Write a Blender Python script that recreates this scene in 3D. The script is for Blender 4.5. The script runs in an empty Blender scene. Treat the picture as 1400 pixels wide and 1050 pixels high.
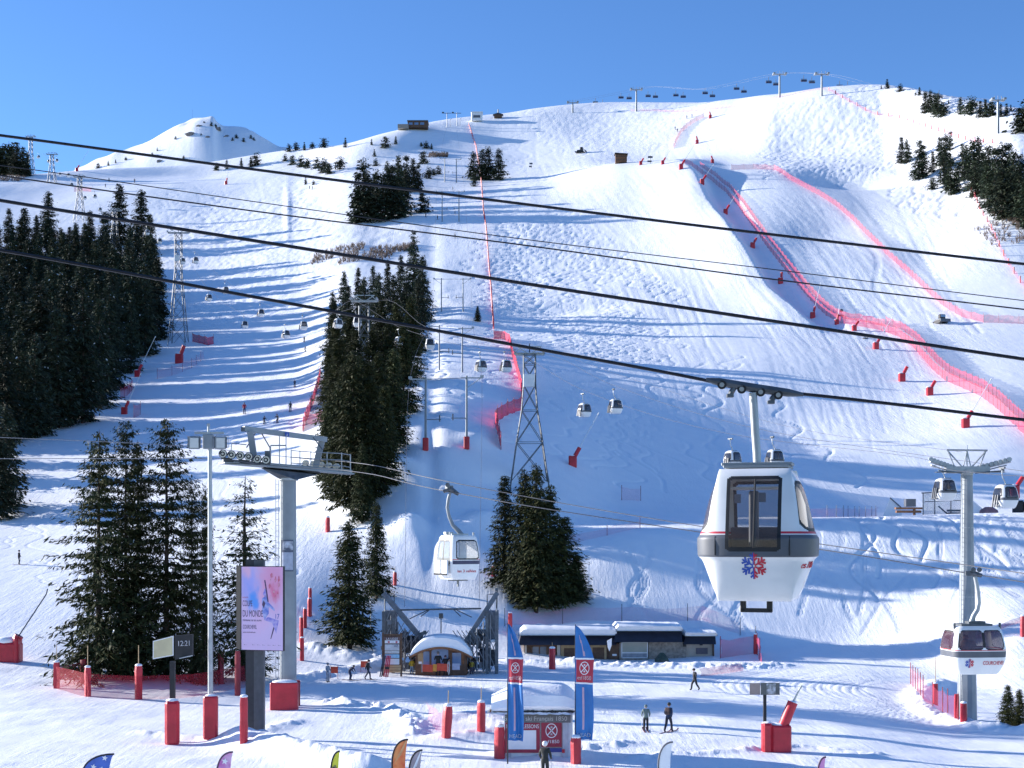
import bpy, math, random
import numpy as np
from mathutils import Vector, Matrix
random.seed(7)
SC = bpy.context.scene
COL = SC.collection
R = math.radians

# ------------------------------------------------------------------ camera, sky, sun, exposure
F = 1923.0          # focal length in photo pixels (photo 1400 x 1050)
YH = 737.0          # photo row of the horizon
ZC = 12.0           # camera height over the flat snow
cd = bpy.data.cameras.new('camera')
cam = bpy.data.objects.new('camera', cd)
COL.objects.link(cam)
SC.camera = cam
cam.location = (0, 0, ZC)
cam.rotation_euler = (R(90), 0, 0)
cd.sensor_fit = 'HORIZONTAL'
cd.sensor_width = 36.0
cd.lens = 36.0 * F / 1400.0
cd.shift_y = (YH - 525.0) / 1400.0
cd.clip_start = 0.5
cd.clip_end = 6000

SUN_EL, SUN_AZ = R(16), R(20)      # azimuth: how far beyond the left-hand direction
sdir = Vector((-math.cos(SUN_EL) * math.cos(SUN_AZ), math.cos(SUN_EL) * math.sin(SUN_AZ), math.sin(SUN_EL)))
wd = bpy.data.worlds.new('World')
SC.world = wd
wd.use_nodes = True
nt = wd.node_tree
nt.nodes.clear()
wo = nt.nodes.new('ShaderNodeOutputWorld')
bg = nt.nodes.new('ShaderNodeBackground')
sk = nt.nodes.new('ShaderNodeTexSky')
sk.sky_type = 'NISHITA'
sk.sun_disc = False
sk.sun_elevation = SUN_EL
sk.sun_rotation = math.atan2(sdir.x, sdir.y)
sk.altitude = 1900
sk.air_density = 1.0
sk.dust_density = 0.25
sk.ozone_density = 3.5
bg.inputs[1].default_value = 0.122
hs = nt.nodes.new('ShaderNodeHueSaturation')
hs.inputs['Saturation'].default_value = 1.13
hs.inputs['Hue'].default_value = .508
nt.links.new(sk.outputs[0], hs.inputs['Color'])
nt.links.new(hs.outputs[0], bg.inputs[0])
nt.links.new(bg.outputs[0], wo.inputs[0])
sl = bpy.data.lights.new('sun', 'SUN')
sl.energy = 5.0
sl.angle = R(0.5)
sl.color = (1.0, 0.95, 0.90)
so = bpy.data.objects.new('sun', sl)
COL.objects.link(so)
so.rotation_euler = (-sdir).to_track_quat('-Z', 'Y').to_euler()
so.location = sdir * 50
SC.view_settings.view_transform = 'Standard'
SC.view_settings.look = 'None'
SC.view_settings.exposure = 1.0
SC.view_settings.gamma = 1.0

# ------------------------------------------------------------------ materials
MATS = {}
def mat(name, c, rough=0.6, metal=0.0, c2=None, scale=3.0, bump=0.0, bscale=20.0, spec=0.5, alpha=None, trans=0.0, coat=0.0):
    if name in MATS: return MATS[name]
    m = bpy.data.materials.new(name)
    m.use_nodes = True
    n = m.node_tree
    b = n.nodes['Principled BSDF']
    b.inputs['Roughness'].default_value = rough
    b.inputs['Metallic'].default_value = metal
    b.inputs['Specular IOR Level'].default_value = spec
    if trans: b.inputs['Transmission Weight'].default_value = trans
    if coat: b.inputs['Coat Weight'].default_value = coat
    tc = n.nodes.new('ShaderNodeTexCoord')
    no = n.nodes.new('ShaderNodeTexNoise')
    no.inputs['Scale'].default_value = scale
    no.inputs['Detail'].default_value = 5
    n.links.new(tc.outputs['Object'], no.inputs['Vector'])
    if c2 is None: c2 = tuple(x * 0.8 for x in c)
    cr = n.nodes.new('ShaderNodeValToRGB')
    cr.color_ramp.elements[0].position = 0.35
    cr.color_ramp.elements[1].position = 0.65
    cr.color_ramp.elements[0].color = (*c2, 1)
    cr.color_ramp.elements[1].color = (*c, 1)
    n.links.new(no.outputs[0], cr.inputs[0])
    n.links.new(cr.outputs[0], b.inputs['Base Color'])
    if bump:
        n2 = n.nodes.new('ShaderNodeTexNoise')
        n2.inputs['Scale'].default_value = bscale
        n2.inputs['Detail'].default_value = 4
        n.links.new(tc.outputs['Object'], n2.inputs['Vector'])
        bp = n.nodes.new('ShaderNodeBump')
        bp.inputs['Strength'].default_value = bump
        bp.inputs['Distance'].default_value = 0.05
        n.links.new(n2.outputs[0], bp.inputs['Height'])
        n.links.new(bp.outputs[0], b.inputs['Normal'])
    if alpha is not None:
        b.inputs['Alpha'].default_value = alpha
    MATS[name] = m
    return m

# ------------------------------------------------------------------ mesh building helpers
class MB:
    def __init__(s):
        s.v, s.f, s.m = [], [], []
    def add(s, vs, fs, mi=0):
        o = len(s.v)
        s.v += [tuple(v) for v in vs]
        s.f += [tuple(i + o for i in f) for f in fs]
        s.m += [mi] * len(fs)
        return s
    def box(s, c, d, rz=0.0, mi=0, rx=0.0, ry=0.0, bev=0.0):
        M = Matrix.Translation(c) @ Matrix.Rotation(rz, 4, 'Z') @ Matrix.Rotation(ry, 4, 'Y') @ Matrix.Rotation(rx, 4, 'X')
        hx, hy, hz = d[0] / 2, d[1] / 2, d[2] / 2
        if not bev:
            vs = [M @ Vector((x, y, z)) for z in (-hz, hz) for x, y in ((-hx, -hy), (hx, -hy), (hx, hy), (-hx, hy))]
            return s.add(vs, [(3, 2, 1, 0), (4, 5, 6, 7), (0, 1, 5, 4), (1, 2, 6, 5), (2, 3, 7, 6), (3, 0, 4, 7)], mi)
        b = min(bev, hx * .49, hy * .49)
        bz = min(bev, hz * .49)
        def ring(k, z):
            o = []
            for sx, sy in ((1, 1), (-1, 1), (-1, -1), (1, -1)):
                p = [(hx - k, hy - b), (hx - b, hy - k)]
                if sx * sy < 0: p = p[::-1]
                o += [M @ Vector((sx * a, sy * q, z)) for a, q in p]
            return o
        return s.loft([ring(b, -hz) if False else ring(b * .6, -hz), ring(0, -hz + bz), ring(0, hz - bz), ring(b * .6, hz)], mi)
    def loft(s, rings, mi=0, caps=True):
        n = len(rings[0])
        vs = [p for r in rings for p in r]
        fs = []
        for k in range(len(rings) - 1):
            for i in range(n):
                j = (i + 1) % n
                fs.append((k * n + i, k * n + j, (k + 1) * n + j, (k + 1) * n + i))
        if caps:
            fs.append(tuple(range(n))[::-1])
            fs.append(tuple((len(rings) - 1) * n + i for i in range(n)))
        return s.add(vs, fs, mi)
    def cyl(s, p0, p1, r0, r1=None, n=10, mi=0, caps=True):
        if r1 is None: r1 = r0
        p0, p1 = Vector(p0), Vector(p1)
        d = (p1 - p0).normalized()
        a = d.orthogonal().normalized()
        if abs(d.z) > .99: a = Vector((1, 0, 0))
        b = d.cross(a)
        rg = []
        for p, r in ((p0, r0), (p1, r1)):
            rg.append([p + (a * math.cos(2 * math.pi * i / n) + b * math.sin(2 * math.pi * i / n)) * r for i in range(n)])
        return s.loft(rg, mi, caps)
    def tube(s, pts, r, n=6, mi=0):
        pts = [Vector(p) for p in pts]
        rg = []
        up = None
        for i, p in enumerate(pts):
            d = (pts[min(i + 1, len(pts) - 1)] - pts[max(i - 1, 0)]).normalized()
            if up is None: up = d.orthogonal().normalized()
            a = (up - d * up.dot(d)).normalized()
            up = a
            b = d.cross(a)
            rr = r[i] if isinstance(r, (list, tuple)) else r
            rg.append([p + (a * math.cos(2 * math.pi * k / n) + b * math.sin(2 * math.pi * k / n)) * rr for k in range(n)])
        return s.loft(rg, mi)
    def sph(s, c, r, n=10, mi=0, sc=(1, 1, 1)):
        rg = []
        for i in range(1, n // 2 + 1):
            a = math.pi * (i - .5) / (n // 2)
            a = math.pi * i / (n // 2 + 1)
            rg.append([(c[0] + r * sc[0] * math.sin(a) * math.cos(2 * math.pi * k / n), c[1] + r * sc[1] * math.sin(a) * math.sin(2 * math.pi * k / n), c[2] - r * sc[2] * math.cos(a)) for k in range(n)])
        return s.loft(rg, mi)
    def prism(s, poly, axis, a0, a1, mi=0):
        # poly: 2D outline; axis 'y': poly in (x,z), extruded a0..a1 along y
        def mk(p, a):
            if axis == 'y': return (p[0], a, p[1])
            if axis == 'x': return (a, p[0], p[1])
            return (p[0], p[1], a)
        return s.loft([[mk(p, a0) for p in poly], [mk(p, a1) for p in poly]], mi)
    def build(s, name, mats, parent=None, smooth=False, loc=None):
        me = bpy.data.meshes.new(name)
        me.from_pydata(s.v, [], s.f)
        if not isinstance(mats, (list, tuple)): mats = [mats]
        for m in mats: me.materials.append(m)
        if len(mats) > 1: me.polygons.foreach_set('material_index', s.m)
        bmfix(me)
        if smooth:
            me.polygons.foreach_set('use_smooth', [True] * len(me.polygons))
            try: me.set_sharp_from_angle(angle=R(38))
            except Exception: pass
        o = bpy.data.objects.new(name, me)
        COL.objects.link(o)
        if parent: o.parent = parent
        if loc is not None: o.location = loc
        return o
import bmesh
def bmfix(me):
    b = bmesh.new()
    b.from_mesh(me)
    bmesh.ops.recalc_face_normals(b, faces=b.faces)
    b.to_mesh(me)
    b.free()

def tag(o, label, cat, group=None, kind=None):
    if label: o['label'] = label
    if cat: o['category'] = cat
    if group: o['group'] = group
    if kind: o['kind'] = kind
    return o
def thing(name, label, cat, loc=(0, 0, 0), rz=0.0, group=None, scale=1.0):
    o = bpy.data.objects.new(name, None)
    o.empty_display_size = .3
    COL.objects.link(o)
    o.location = loc
    o.rotation_euler = (0, 0, rz)
    o.scale = (scale,) * 3
    return tag(o, label, cat, group)
def copy_tree(o, parent=None):
    c = o.copy()
    COL.objects.link(c)
    if parent: c.parent = parent
    for ch in list(o.children): copy_tree(ch, c)
    return c
def dup(root, loc, rz=0.0, label=None, group=None, scale=None):
    c = copy_tree(root)
    c.location = loc
    c.rotation_euler = (0, 0, rz)
    if label: c['label'] = label
    if group: c['group'] = group
    if scale is not None: c.scale = (scale,) * 3
    return c
def P(px, py, Y):
    return Vector(((px - 700) / F * Y, Y, ZC + (YH - py) / F * Y))

# ------------------------------------------------------------------ terrain (one height field on a fan of bearings)
def pchip(x, y, xq):
    x = np.asarray(x, float); y = np.asarray(y, float); xq = np.clip(np.asarray(xq, float), x[0], x[-1])
    h = np.diff(x); d = np.diff(y) / h
    m = np.zeros_like(y)
    for i in range(1, len(x) - 1):
        if d[i - 1] * d[i] > 0:
            w1 = 2 * h[i] + h[i - 1]; w2 = h[i] + 2 * h[i - 1]
            m[i] = (w1 + w2) / (w1 / d[i - 1] + w2 / d[i])
    m[0] = d[0]; m[-1] = d[-1]
    k = np.clip(np.searchsorted(x, xq) - 1, 0, len(x) - 2)
    t = (xq - x[k]) / h[k]
    return ((1 + 2 * t) * (1 - t) ** 2 * y[k] + t * (1 - t) ** 2 * h[k] * m[k] + t * t * (3 - 2 * t) * y[k + 1] + t * t * (t - 1) * h[k] * m[k + 1])
# rows of the land from near to far; entries (bearing in photo px, row py, distance), 'z' rows give height instead
def zrow(l): return [(a, YH - (z - ZC) * F / Y, Y) for a, z, Y in l]
ROWS = [
 zrow([(-900, 0, 10), (2300, 0, 10)]),
 zrow([(-900, 0, 60), (2300, 0, 60)]),
 zrow([(-900, 0, 85), (900, 0, 85), (1150, -.1, 85), (1330, -.7, 85), (2300, -1, 85)]),
 zrow([(-900, .6, 105), (0, .3, 105), (300, .1, 105), (900, 0, 106), (1150, -.4, 106), (1330, -1.3, 106), (2300, -1.5, 106)]),
 zrow([(-900, 2.2, 122), (0, 1.4, 122), (300, .5, 122), (450, .2, 122), (600, .1, 124), (900, .1, 124), (1150, .0, 124), (1250, -.5, 122), (1330, -.9, 118), (1450, -.6, 116), (2300, 0, 116)]),
 [(-900, 850, 137), (0, 862, 134), (200, 858, 135), (330, 870, 135), (480, 884, 135), (560, 896, 136), (700, 898, 136), (850, 902, 138), (1000, 890, 141), (1150, 885, 142), (1250, 882, 139), (1400, 872, 130), (2300, 872, 128)],
 [(-900, 820, 146), (0, 830, 143), (270, 820, 145), (400, 805, 148), (500, 815, 149), (600, 815, 150), (690, 822, 149), (760, 838, 149), (850, 815, 153), (1000, 805, 155), (1200, 800, 154), (1400, 795, 150), (2300, 795, 150)],
 [(-900, 700, 212), (0, 703, 209), (270, 690, 200), (400, 690, 190), (500, 705, 174), (600, 715, 169), (735, 750, 165), (850, 728, 168), (1000, 716, 171), (1200, 706, 174), (1400, 701, 175), (2300, 700, 175)],
 [(-900, 645, 236), (0, 648, 233), (270, 640, 222), (400, 640, 210), (500, 655, 184), (600, 665, 180), (735, 692, 180), (850, 703, 188), (1000, 702, 194), (1200, 707, 200), (1400, 704, 202), (2300, 704, 202)],
 [(-900, 580, 285), (0, 588, 278), (270, 590, 258), (400, 580, 245), (500, 600, 203), (600, 610, 192), (735, 620, 206), (850, 622, 224), (1000, 622, 240), (1200, 605, 250), (1400, 575, 254), (2300, 560, 256)],
 [(-900, 500, 395), (0, 505, 378), (270, 520, 345), (400, 520, 322), (500, 515, 276), (600, 505, 280), (735, 510, 288), (850, 516, 294), (1000, 522, 296), (1200, 518, 303), (1400, 495, 312), (2300, 480, 312)],
 [(-900, 420, 505), (0, 420, 488), (270, 440, 445), (400, 440, 424), (500, 430, 400), (600, 426, 400), (735, 430, 397), (850, 430, 392), (1000, 426, 388), (1200, 430, 378), (1400, 430, 362), (2300, 400, 330)],
 [(-900, 320, 640), (0, 322, 630), (270, 322, 596), (400, 310, 578), (500, 310, 550), (600, 302, 550), (735, 300, 540), (850, 300, 522), (960, 300, 500), (1030, 296, 490), (1200, 300, 478), (1400, 312, 430), (2300, 300, 400)],
 [(-900, 255, 730), (0, 258, 725), (130, 256, 730), (270, 250, 735), (400, 246, 705), (500, 250, 640), (600, 240, 670), (735, 242, 640), (850, 224, 612), (940, 222, 590), (1000, 236, 575), (1060, 236, 565), (1200, 246, 545), (1300, 238, 520), (1400, 222, 480), (2300, 210, 440)],
 [(-900, 248, 760), (0, 248, 755), (130, 244, 770), (270, 240, 785), (400, 228, 770), (500, 225, 720), (600, 205, 750), (735, 215, 720), (850, 216, 690), (940, 213, 660), (1000, 216, 640), (1060, 214, 625), (1200, 190, 620), (1300, 180, 570), (1400, 180, 525), (2300, 180, 480)],
 [(-900, 240, 790), (0, 240, 790), (130, 234, 805), (270, 226, 830), (345, 215, 830), (400, 207, 820), (470, 203, 800), (540, 186, 800), (600, 172, 830), (680, 160, 850), (740, 153, 860), (820, 150, 870), (900, 150, 850), (1000, 143, 790), (1060, 132, 750), (1130, 121, 730), (1200, 120, 710), (1300, 139, 640), (1400, 155, 580), (1600, 160, 540), (2300, 160, 520)],
]
r11 = ROWS[-1]
ROWS.append([(a, YH - (ZC + (YH - py) / F * Y - 45 - ZC) * F / (Y + 150), Y + 150) for a, py, Y in r11])
ROWS.append([(-900, 300, 1290), (60, 262, 1290), (110, 236, 1290), (150, 218, 1290), (200, 197, 1290), (232, 182, 1290), (268, 168, 1290), (290, 167, 1290), (298, 177, 1290), (306, 181, 1290), (322, 181, 1290), (345, 187, 1290), (352, 191, 1290), (372, 201, 1290), (400, 211, 1290), (440, 235, 1290), (520, 290, 1290), (600, 320, 1290), (2300, 330, 1290)])
ROWS.append([(-900, 420, 1800), (2300, 420, 1800)])

cols = np.concatenate([np.arange(-900, -120, 20.0), np.arange(-120, 1520, 2.3), np.arange(1520, 2301, 20.0)])
ys = np.concatenate([np.arange(10, 60, 1.5), np.arange(60, 100, .4), np.arange(100, 236, .36), np.arange(236, 460, 0.95), np.arange(460, 880, 1.7), np.arange(880, 1240, 20), np.arange(1240, 1320, 4), np.arange(1320, 1801, 40)])
CY = np.array([pchip([e[0] for e in r], [e[2] for e in r], cols) for r in ROWS])
CP = np.array([pchip([e[0] for e in r], [e[1] for e in r], cols) for r in ROWS])
CZ = ZC + (YH - CP) / F * CY
H = np.empty((len(cols), len(ys)))
for i in range(len(cols)):
    H[i] = pchip(CY[:, i], CZ[:, i], ys)
PX = np.repeat(cols[:, None], len(ys), 1)
YY = np.repeat(ys[None, :], len(cols), 0)
XX = (PX - 700) / F * YY
def vnoise(x, y, seed):
    xi = np.floor(x).astype(np.int64); yi = np.floor(y).astype(np.int64)
    fx = x - xi; fy = y - yi
    fx = fx * fx * (3 - 2 * fx); fy = fy * fy * (3 - 2 * fy)
    def h(a, b):
        n = (a * 374761393 + b * 668265263 + seed * 974634777) & 0xffffffff
        n = ((n ^ (n >> 13)) * 1274126177) & 0xffffffff
        return ((n ^ (n >> 16)) & 0xffff) / 65535.0 * 2 - 1
    return (h(xi, yi) * (1 - fx) + h(xi + 1, yi) * fx) * (1 - fy) + (h(xi, yi + 1) * (1 - fx) + h(xi + 1, yi + 1) * fx) * fy
def smooth(a, b, x):
    t = np.clip((x - a) / (b - a), 0, 1)
    return t * t * (3 - 2 * t)
PYg = YH - (H - ZC) * F / YY        # photo row of every land vertex
base_H = H.copy()
def blob(cx, cy, rx, ry, p=PX, q=None):
    q = PYg if q is None else q
    return np.exp(-((p - cx) / rx) ** 2 - ((q - cy) / ry) ** 2)
off = smooth(560, 600, PX) * smooth(700, 640, PX) * smooth(200, 250, PYg)     # groomed drag-lift lane
far = smooth(150, 260, YY)
vfar = smooth(420, 620, YY)
# rolling undulation
H += far * (0.55 * vnoise(XX / 34, YY / 46, 1) + .18 * vnoise(XX / 13, YY / 19, 2)) + vfar * 1.6 * vnoise(XX / 60, YY / 60, 3)
# rough, skied-out snow
rough = np.zeros_like(H)
for b in ((700, 285, 35, 50), (735, 385, 70, 30), (690, 400, 40, 40), (590, 420, 40, 60), (420, 300, 70, 50), (520, 330, 60, 40), (1250, 150, 120, 30), (1130, 190, 60, 20), (1330, 290, 70, 40), (1370, 340, 40, 40), (760, 450, 60, 30), (300, 330, 80, 30), (330, 300, 90, 35), (560, 560, 30, 50), (680, 560, 60, 50), (480, 240, 110, 30), (270, 190, 90, 25), (850, 770, 90, 40)):
    rough = np.maximum(rough, blob(*b))
rough *= smooth(138, 150, YY)
H += smooth(1150, 1240, YY) * (2.2 * vnoise(XX / 30, YY / 30, 21) + 1.6 * vnoise(XX / 11, YY / 16, 22))
H += rough * (.06 * vnoise(XX / 3.6, YY / 5.5, 4) + .055 * vnoise(XX / 1.6, YY / 2.6, 5)) * (0.8 + far * .7 + vfar * .7)
# long dips with shade (the bowl on the right, gullies beside the racing nets)
H -= 4.4 * np.exp(-((PX - 1152) / 66) ** 2 - ((YY - 550 + (PX - 1150) * .12) / 13) ** 2)
crest = PX - np.interp(YY, [340, 375, 405, 465, 520, 560, 590], [1150, 1092, 1052, 1003, 968, 950, 925])
cw = smooth(610, 575, YY) * smooth(350, 385, YY)
H += cw * np.where(crest < 0, 2.6 * np.exp(-(crest / 60) ** 2), 2.6 * np.exp(-(crest / 13) ** 2))
H -= cw * np.where(crest > 0, 2.0 * np.exp(-((crest - 26) / 20) ** 2), 0)
H -= 1.3 * np.exp(-((PX - 1270) / 40) ** 2 - ((YY - 430) / 18) ** 2)
H -= 1.6 * np.exp(-((PX - 1130) / 60) ** 2 - ((YY - 470) / 20) ** 2)
H += .5 * np.exp(-((PX - 393) / 4) ** 2 - ((YY - 625) / 60) ** 2)
H -= 1.6 * np.exp(-((PX - 760) / 90) ** 2 - ((YY - 405) / 9) ** 2)
H -= 1.4 * np.exp(-((PX - 1050) / 120) ** 2 - ((YY - 720) / 16) ** 2)
# lift-line trench and little knolls
H -= .5 * np.exp(-((PX - 590) / 12) ** 2) * smooth(150, 165, YY) * smooth(620, 500, YY)
for cx, cy, a in ((545, 640, 1.5), (560, 720, 1.6), (660, 715, 1.3), (520, 600, 1.2), (655, 600, .8), (640, 430, 1.2), (690, 655, -.9)):
    H += a * blob(cx, cy, 26, 12) * smooth(140, 150, YY)
# foreground: wind-blown banks and ploughed rims
flat = smooth(62, 72, YY) * smooth(136, 118, YY)
H += flat * (.07 * vnoise(XX / 6, YY / 5, 8) + .035 * vnoise(XX / 1.6, YY / 1.3, 9))
def bankline(pts, w, h, lumps):
    global H
    pts = [(( a - 700) / F * Y, Y) for a, Y in pts]
    d = np.full(H.shape, 1e9)
    m = (YY > 60) & (YY < 160)
    x = XX[m]; y = YY[m]; dd = np.full(x.shape, 1e9)
    for (x0, y0), (x1, y1) in zip(pts[:-1], pts[1:]):
        L = (x1 - x0) ** 2 + (y1 - y0) ** 2
        t = np.clip(((x - x0) * (x1 - x0) + (y - y0) * (y1 - y0)) / L, 0, 1)
        dd = np.minimum(dd, np.hypot(x - x0 - t * (x1 - x0), y - y0 - t * (y1 - y0)))
    H[m] += np.exp(-(dd / w) ** 2) * (h + lumps * vnoise(x / .55, y / .6, 11) + lumps * .6 * vnoise(x / .25, y / .3, 12))
bankline([(330, 83), (420, 77), (500, 72.5)], 1.5, .95, .10)
bankline([(455, 102), (540, 98), (570, 90), (560, 86)], .9, .3, .22)
bankline([(600, 94), (660, 96), (690, 88), (600, 84)], 1.6, .3, .05)
bankline([(790, 132), (900, 131), (980, 128.5), (1060, 130)], 1.5, .28, .22)
bankline([(700, 133), (790, 132)], 1.2, .22, .14)
bankline([(860, 77), (1010, 80), (1100, 82), (1200, 79)], .6, .12, .12)
bankline([(1285, 122), (1255, 113), (1275, 104), (1340, 97), (1450, 93)], 1.2, .55, .12)
bankline([(690, 79), (740, 78), (790, 80), (860, 82)], .8, .22, .15)
bankline([(200, 87), (290, 84), (345, 86), (400, 92)], .8, .2, .08)
bankline([(400, 118), (450, 122), (500, 126), (530, 131)], 1.2, .5, .15)
bankline([(430, 133), (480, 131), (530, 133)], 1.5, .5, .15)

def cell(px, Y):
    i = np.clip(np.searchsorted(cols, px) - 1, 0, len(cols) - 2)
    j = np.clip(np.searchsorted(ys, Y) - 1, 0, len(ys) - 2)
    return i, j, (px - cols[i]) / (cols[i + 1] - cols[i]), (Y - ys[j]) / (ys[j + 1] - ys[j])
def gz(px, Y):
    i, j, u, v = cell(px, Y)
    return float((H[i, j] * (1 - u) + H[i + 1, j] * u) * (1 - v) + (H[i, j + 1] * (1 - u) + H[i + 1, j + 1] * u) * v)
def G(px, Y, dz=0.0):
    return Vector(((px - 700) / F * Y, Y, gz(px, Y) + dz))
def GX(X, Y, dz=0.0):
    return Vector((X, Y, gz(700 + F * X / Y, Y) + dz))
def hitY(px, py, y0=62):
    # first place where the view ray of photo point (px,py) meets the land
    i = min(max(int(np.searchsorted(cols, px)), 0), len(cols) - 1)
    ray = ZC + (YH - py) / F * ys
    ok = np.nonzero((H[i] >= ray) & (ys > y0))[0]
    if len(ok) == 0: return float(ys[-60])
    j = ok[0]
    a = H[i, j] - ray[j]; b = ray[j - 1] - H[i, j - 1]
    return float(ys[j] - (ys[j] - ys[j - 1]) * a / max(a + b, 1e-6))
def GP(px, py, y0=62, dz=0.0):
    return G(px, hitY(px, py, y0), dz)

# ski tracks: grooves pressed into the land
rng = np.random.default_rng(3)
def groove(pts, w, depth):
    for px, Y in pts:
        i, j, u, v = cell(px, Y)
        X = (px - 700) / F * Y
        dx = (cols[i + 1] - cols[i]) / F * Y; dy = ys[j + 1] - ys[j]
        ni = max(1, int(1.8 * w / dx)); nj = max(1, int(1.8 * w / dy))
        s = (slice(max(i - ni, 0), i + ni + 2), slice(max(j - nj, 0), j + nj + 2))
        d2 = (XX[s] - X) ** 2 + (YY[s] - Y) ** 2
        TR[s] = np.minimum(TR[s], -depth * np.exp(-d2 / (w * w)) + depth * .45 * np.exp(-((np.sqrt(d2) - 1.7 * w) / (.6 * w)) ** 2))
TR = np.zeros_like(H)
def strack(px, Y0, Y1, amp, wl, lean=0.0, w=.45, depth=.22):
    n = max(6, int(abs(Y1 - Y0) * 2.2 / max(w, .3)))
    ph = rng.uniform(0, 6.28)
    t = np.linspace(0, 1, n)
    y = Y0 + (Y1 - Y0) * t
    X0 = (px - 700) / F * Y0
    x = X0 + lean * (Y0 - y) + amp * np.sin(ph + (Y0 - y) / wl * 6.28) + amp * .4 * np.sin(ph * 2 + (Y0 - y) / wl * 2.3)
    groove(zip(700 + F * x / y, y), w, depth)
for k in range(150): strack(rng.uniform(1050, 1300), rng.uniform(590, 700), rng.uniform(550, 590), rng.uniform(2, 6), rng.uniform(16, 30), rng.uniform(-.3, .3), .45, .30)
for k in range(40): strack(rng.uniform(700, 900), rng.uniform(760, 840), rng.uniform(690, 740), rng.uniform(2, 5), rng.uniform(20, 34), rng.uniform(-.2, .6), .45, .2)
for k in range(26): strack(rng.uniform(1215, 1370), rng.uniform(500, 530), rng.uniform(455, 490), rng.uniform(2, 4), rng.uniform(12, 22), .2, .7, .3)
for k in range(45): strack(rng.uniform(670, 790), rng.uniform(470, 560), rng.uniform(400, 470), rng.uniform(1.5, 4), rng.uniform(9, 18), rng.uniform(-.2, .3), .45, .28)
for k in range(40): strack(rng.uniform(690, 860), rng.uniform(380, 430), rng.uniform(310, 380), rng.uniform(1.5, 3), rng.uniform(9, 16), rng.uniform(-.1, .3), .35, .22)
for k in range(26): strack(rng.uniform(700, 1100), rng.uniform(220, 330), rng.uniform(205, 240), rng.uniform(1, 3), rng.uniform(12, 20), rng.uniform(-.5, .3), .35, .14)
for k in range(22): strack(rng.uniform(560, 600), rng.uniform(300, 420), rng.uniform(230, 290), rng.uniform(.8, 2), rng.uniform(8, 14), rng.uniform(-.2, .2), .4, .2)
for k in range(70): strack(rng.uniform(230, 450), rng.uniform(500, 700), rng.uniform(430, 500), rng.uniform(1.5, 4), rng.uniform(10, 20), rng.uniform(-.1, .2), .45, .24)
for k in range(20): strack(rng.uniform(0, 400), rng.uniform(170, 215), rng.uniform(140, 165), rng.uniform(1, 3), rng.uniform(9, 16), rng.uniform(-.3, .5), .22, .06)
def twin(px, Y0, Y1, amp, wl, lean, d=.13):
    ph = rng.uniform(0, 6.28)
    n = int((Y0 - Y1) / .09)
    t = np.linspace(0, 1, n); y = Y0 + (Y1 - Y0) * t
    X0 = (px - 700) / F * Y0
    x = X0 + lean * (Y0 - y) + amp * np.sin(ph + (Y0 - y) / wl * 6.28)
    for o in (-.17, .17): groove(zip(700 + F * (x + o) / y, y), .12, d)
for k in range(18): twin(rng.uniform(1130, 1400), 174.0, rng.uniform(143, 153), rng.uniform(.1, .9), rng.uniform(12, 24), rng.uniform(-.35, .35), rng.uniform(.05, .12))
for k in range(9): twin(rng.uniform(1290, 1420), 172.0, rng.uniform(140, 150), rng.uniform(.1, .5), rng.uniform(12, 24), rng.uniform(-.9, .9), .08)
for k in range(5): strack(rng.uniform(1150, 1300), 173.5, rng.uniform(150, 158), rng.uniform(.4, 1.6), rng.uniform(12, 20), rng.uniform(-.3, .3), .28, .2)
for k in range(8): twin(rng.uniform(800, 1090), rng.uniform(160, 166), rng.uniform(143, 150), rng.uniform(.3, 1.4), rng.uniform(10, 18), rng.uniform(-.4, .4), .09)
# groomed arcs of the piste turning round the pylon on the right
for k in range(26):
    q = k / 25
    pts = []
    for t in np.linspace(0, 1, 260):
        a = -0.9 + 2.5 * t
        Xc, Yc = 39.0, 113.5
        rr = 7.5 + 9 * q + .25 * math.sin(t * 9 + k)
        X = Xc - rr * 1.35 * math.cos(a) ; Y = Yc + rr * 1.25 * math.sin(a) * -1
        if 82 < Y < 132: pts.append((700 + F * X / Y, Y))
    groove(pts, .14, .05)
for k in range(40):
    Y0 = rng.uniform(68, 132); x0 = rng.uniform(-45, 40); L = rng.uniform(8, 30); sl_ = rng.uniform(-.25, .25)
    if abs(x0) < 2: continue
    pts = [(700 + F * (x0 + t) / (Y0 + sl_ * t), Y0 + sl_ * t) for t in np.arange(0, L, .12) if 62 < Y0 + sl_ * t < 134]
    groove(pts, .13, .035)
# groomed lines down the fall line of the wide pistes
def gline(px0, px1, Ya, Yb, w=.45, d=.10):
    n = int(abs(Ya - Yb) / .7)
    t = np.linspace(0, 1, n)
    groove(zip(px0 + (px1 - px0) * t + 1.5 * np.sin(t * 3 + px0), Ya + (Yb - Ya) * t), w, d)
for k in range(150):
    a = rng.uniform(740, 930); y0 = rng.uniform(470, 585)
    gline(a, a + rng.uniform(60, 110) * (y0 - 370) / 200, y0, y0 - rng.uniform(50, 150), rng.uniform(.35, .6), rng.uniform(.05, .14))
for k in range(120):
    a = rng.uniform(980, 1240); y0 = rng.uniform(420, 530)
    gline(a, a + rng.uniform(50, 110), y0, y0 - rng.uniform(50, 120), rng.uniform(.35, .6), rng.uniform(.05, .13))
for k in range(110):
    a = rng.uniform(860, 1250); y0 = rng.uniform(300, 390)
    gline(a, a + rng.uniform(20, 60), y0, y0 - rng.uniform(40, 90), rng.uniform(.3, .5), rng.uniform(.025, .065))
for k in range(70):
    a = rng.uniform(225, 400); y0 = rng.uniform(560, 720)
    gline(a, a + rng.uniform(10, 40), y0, y0 - rng.uniform(60, 130), rng.uniform(.4, .6), rng.uniform(.05, .12))
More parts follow.
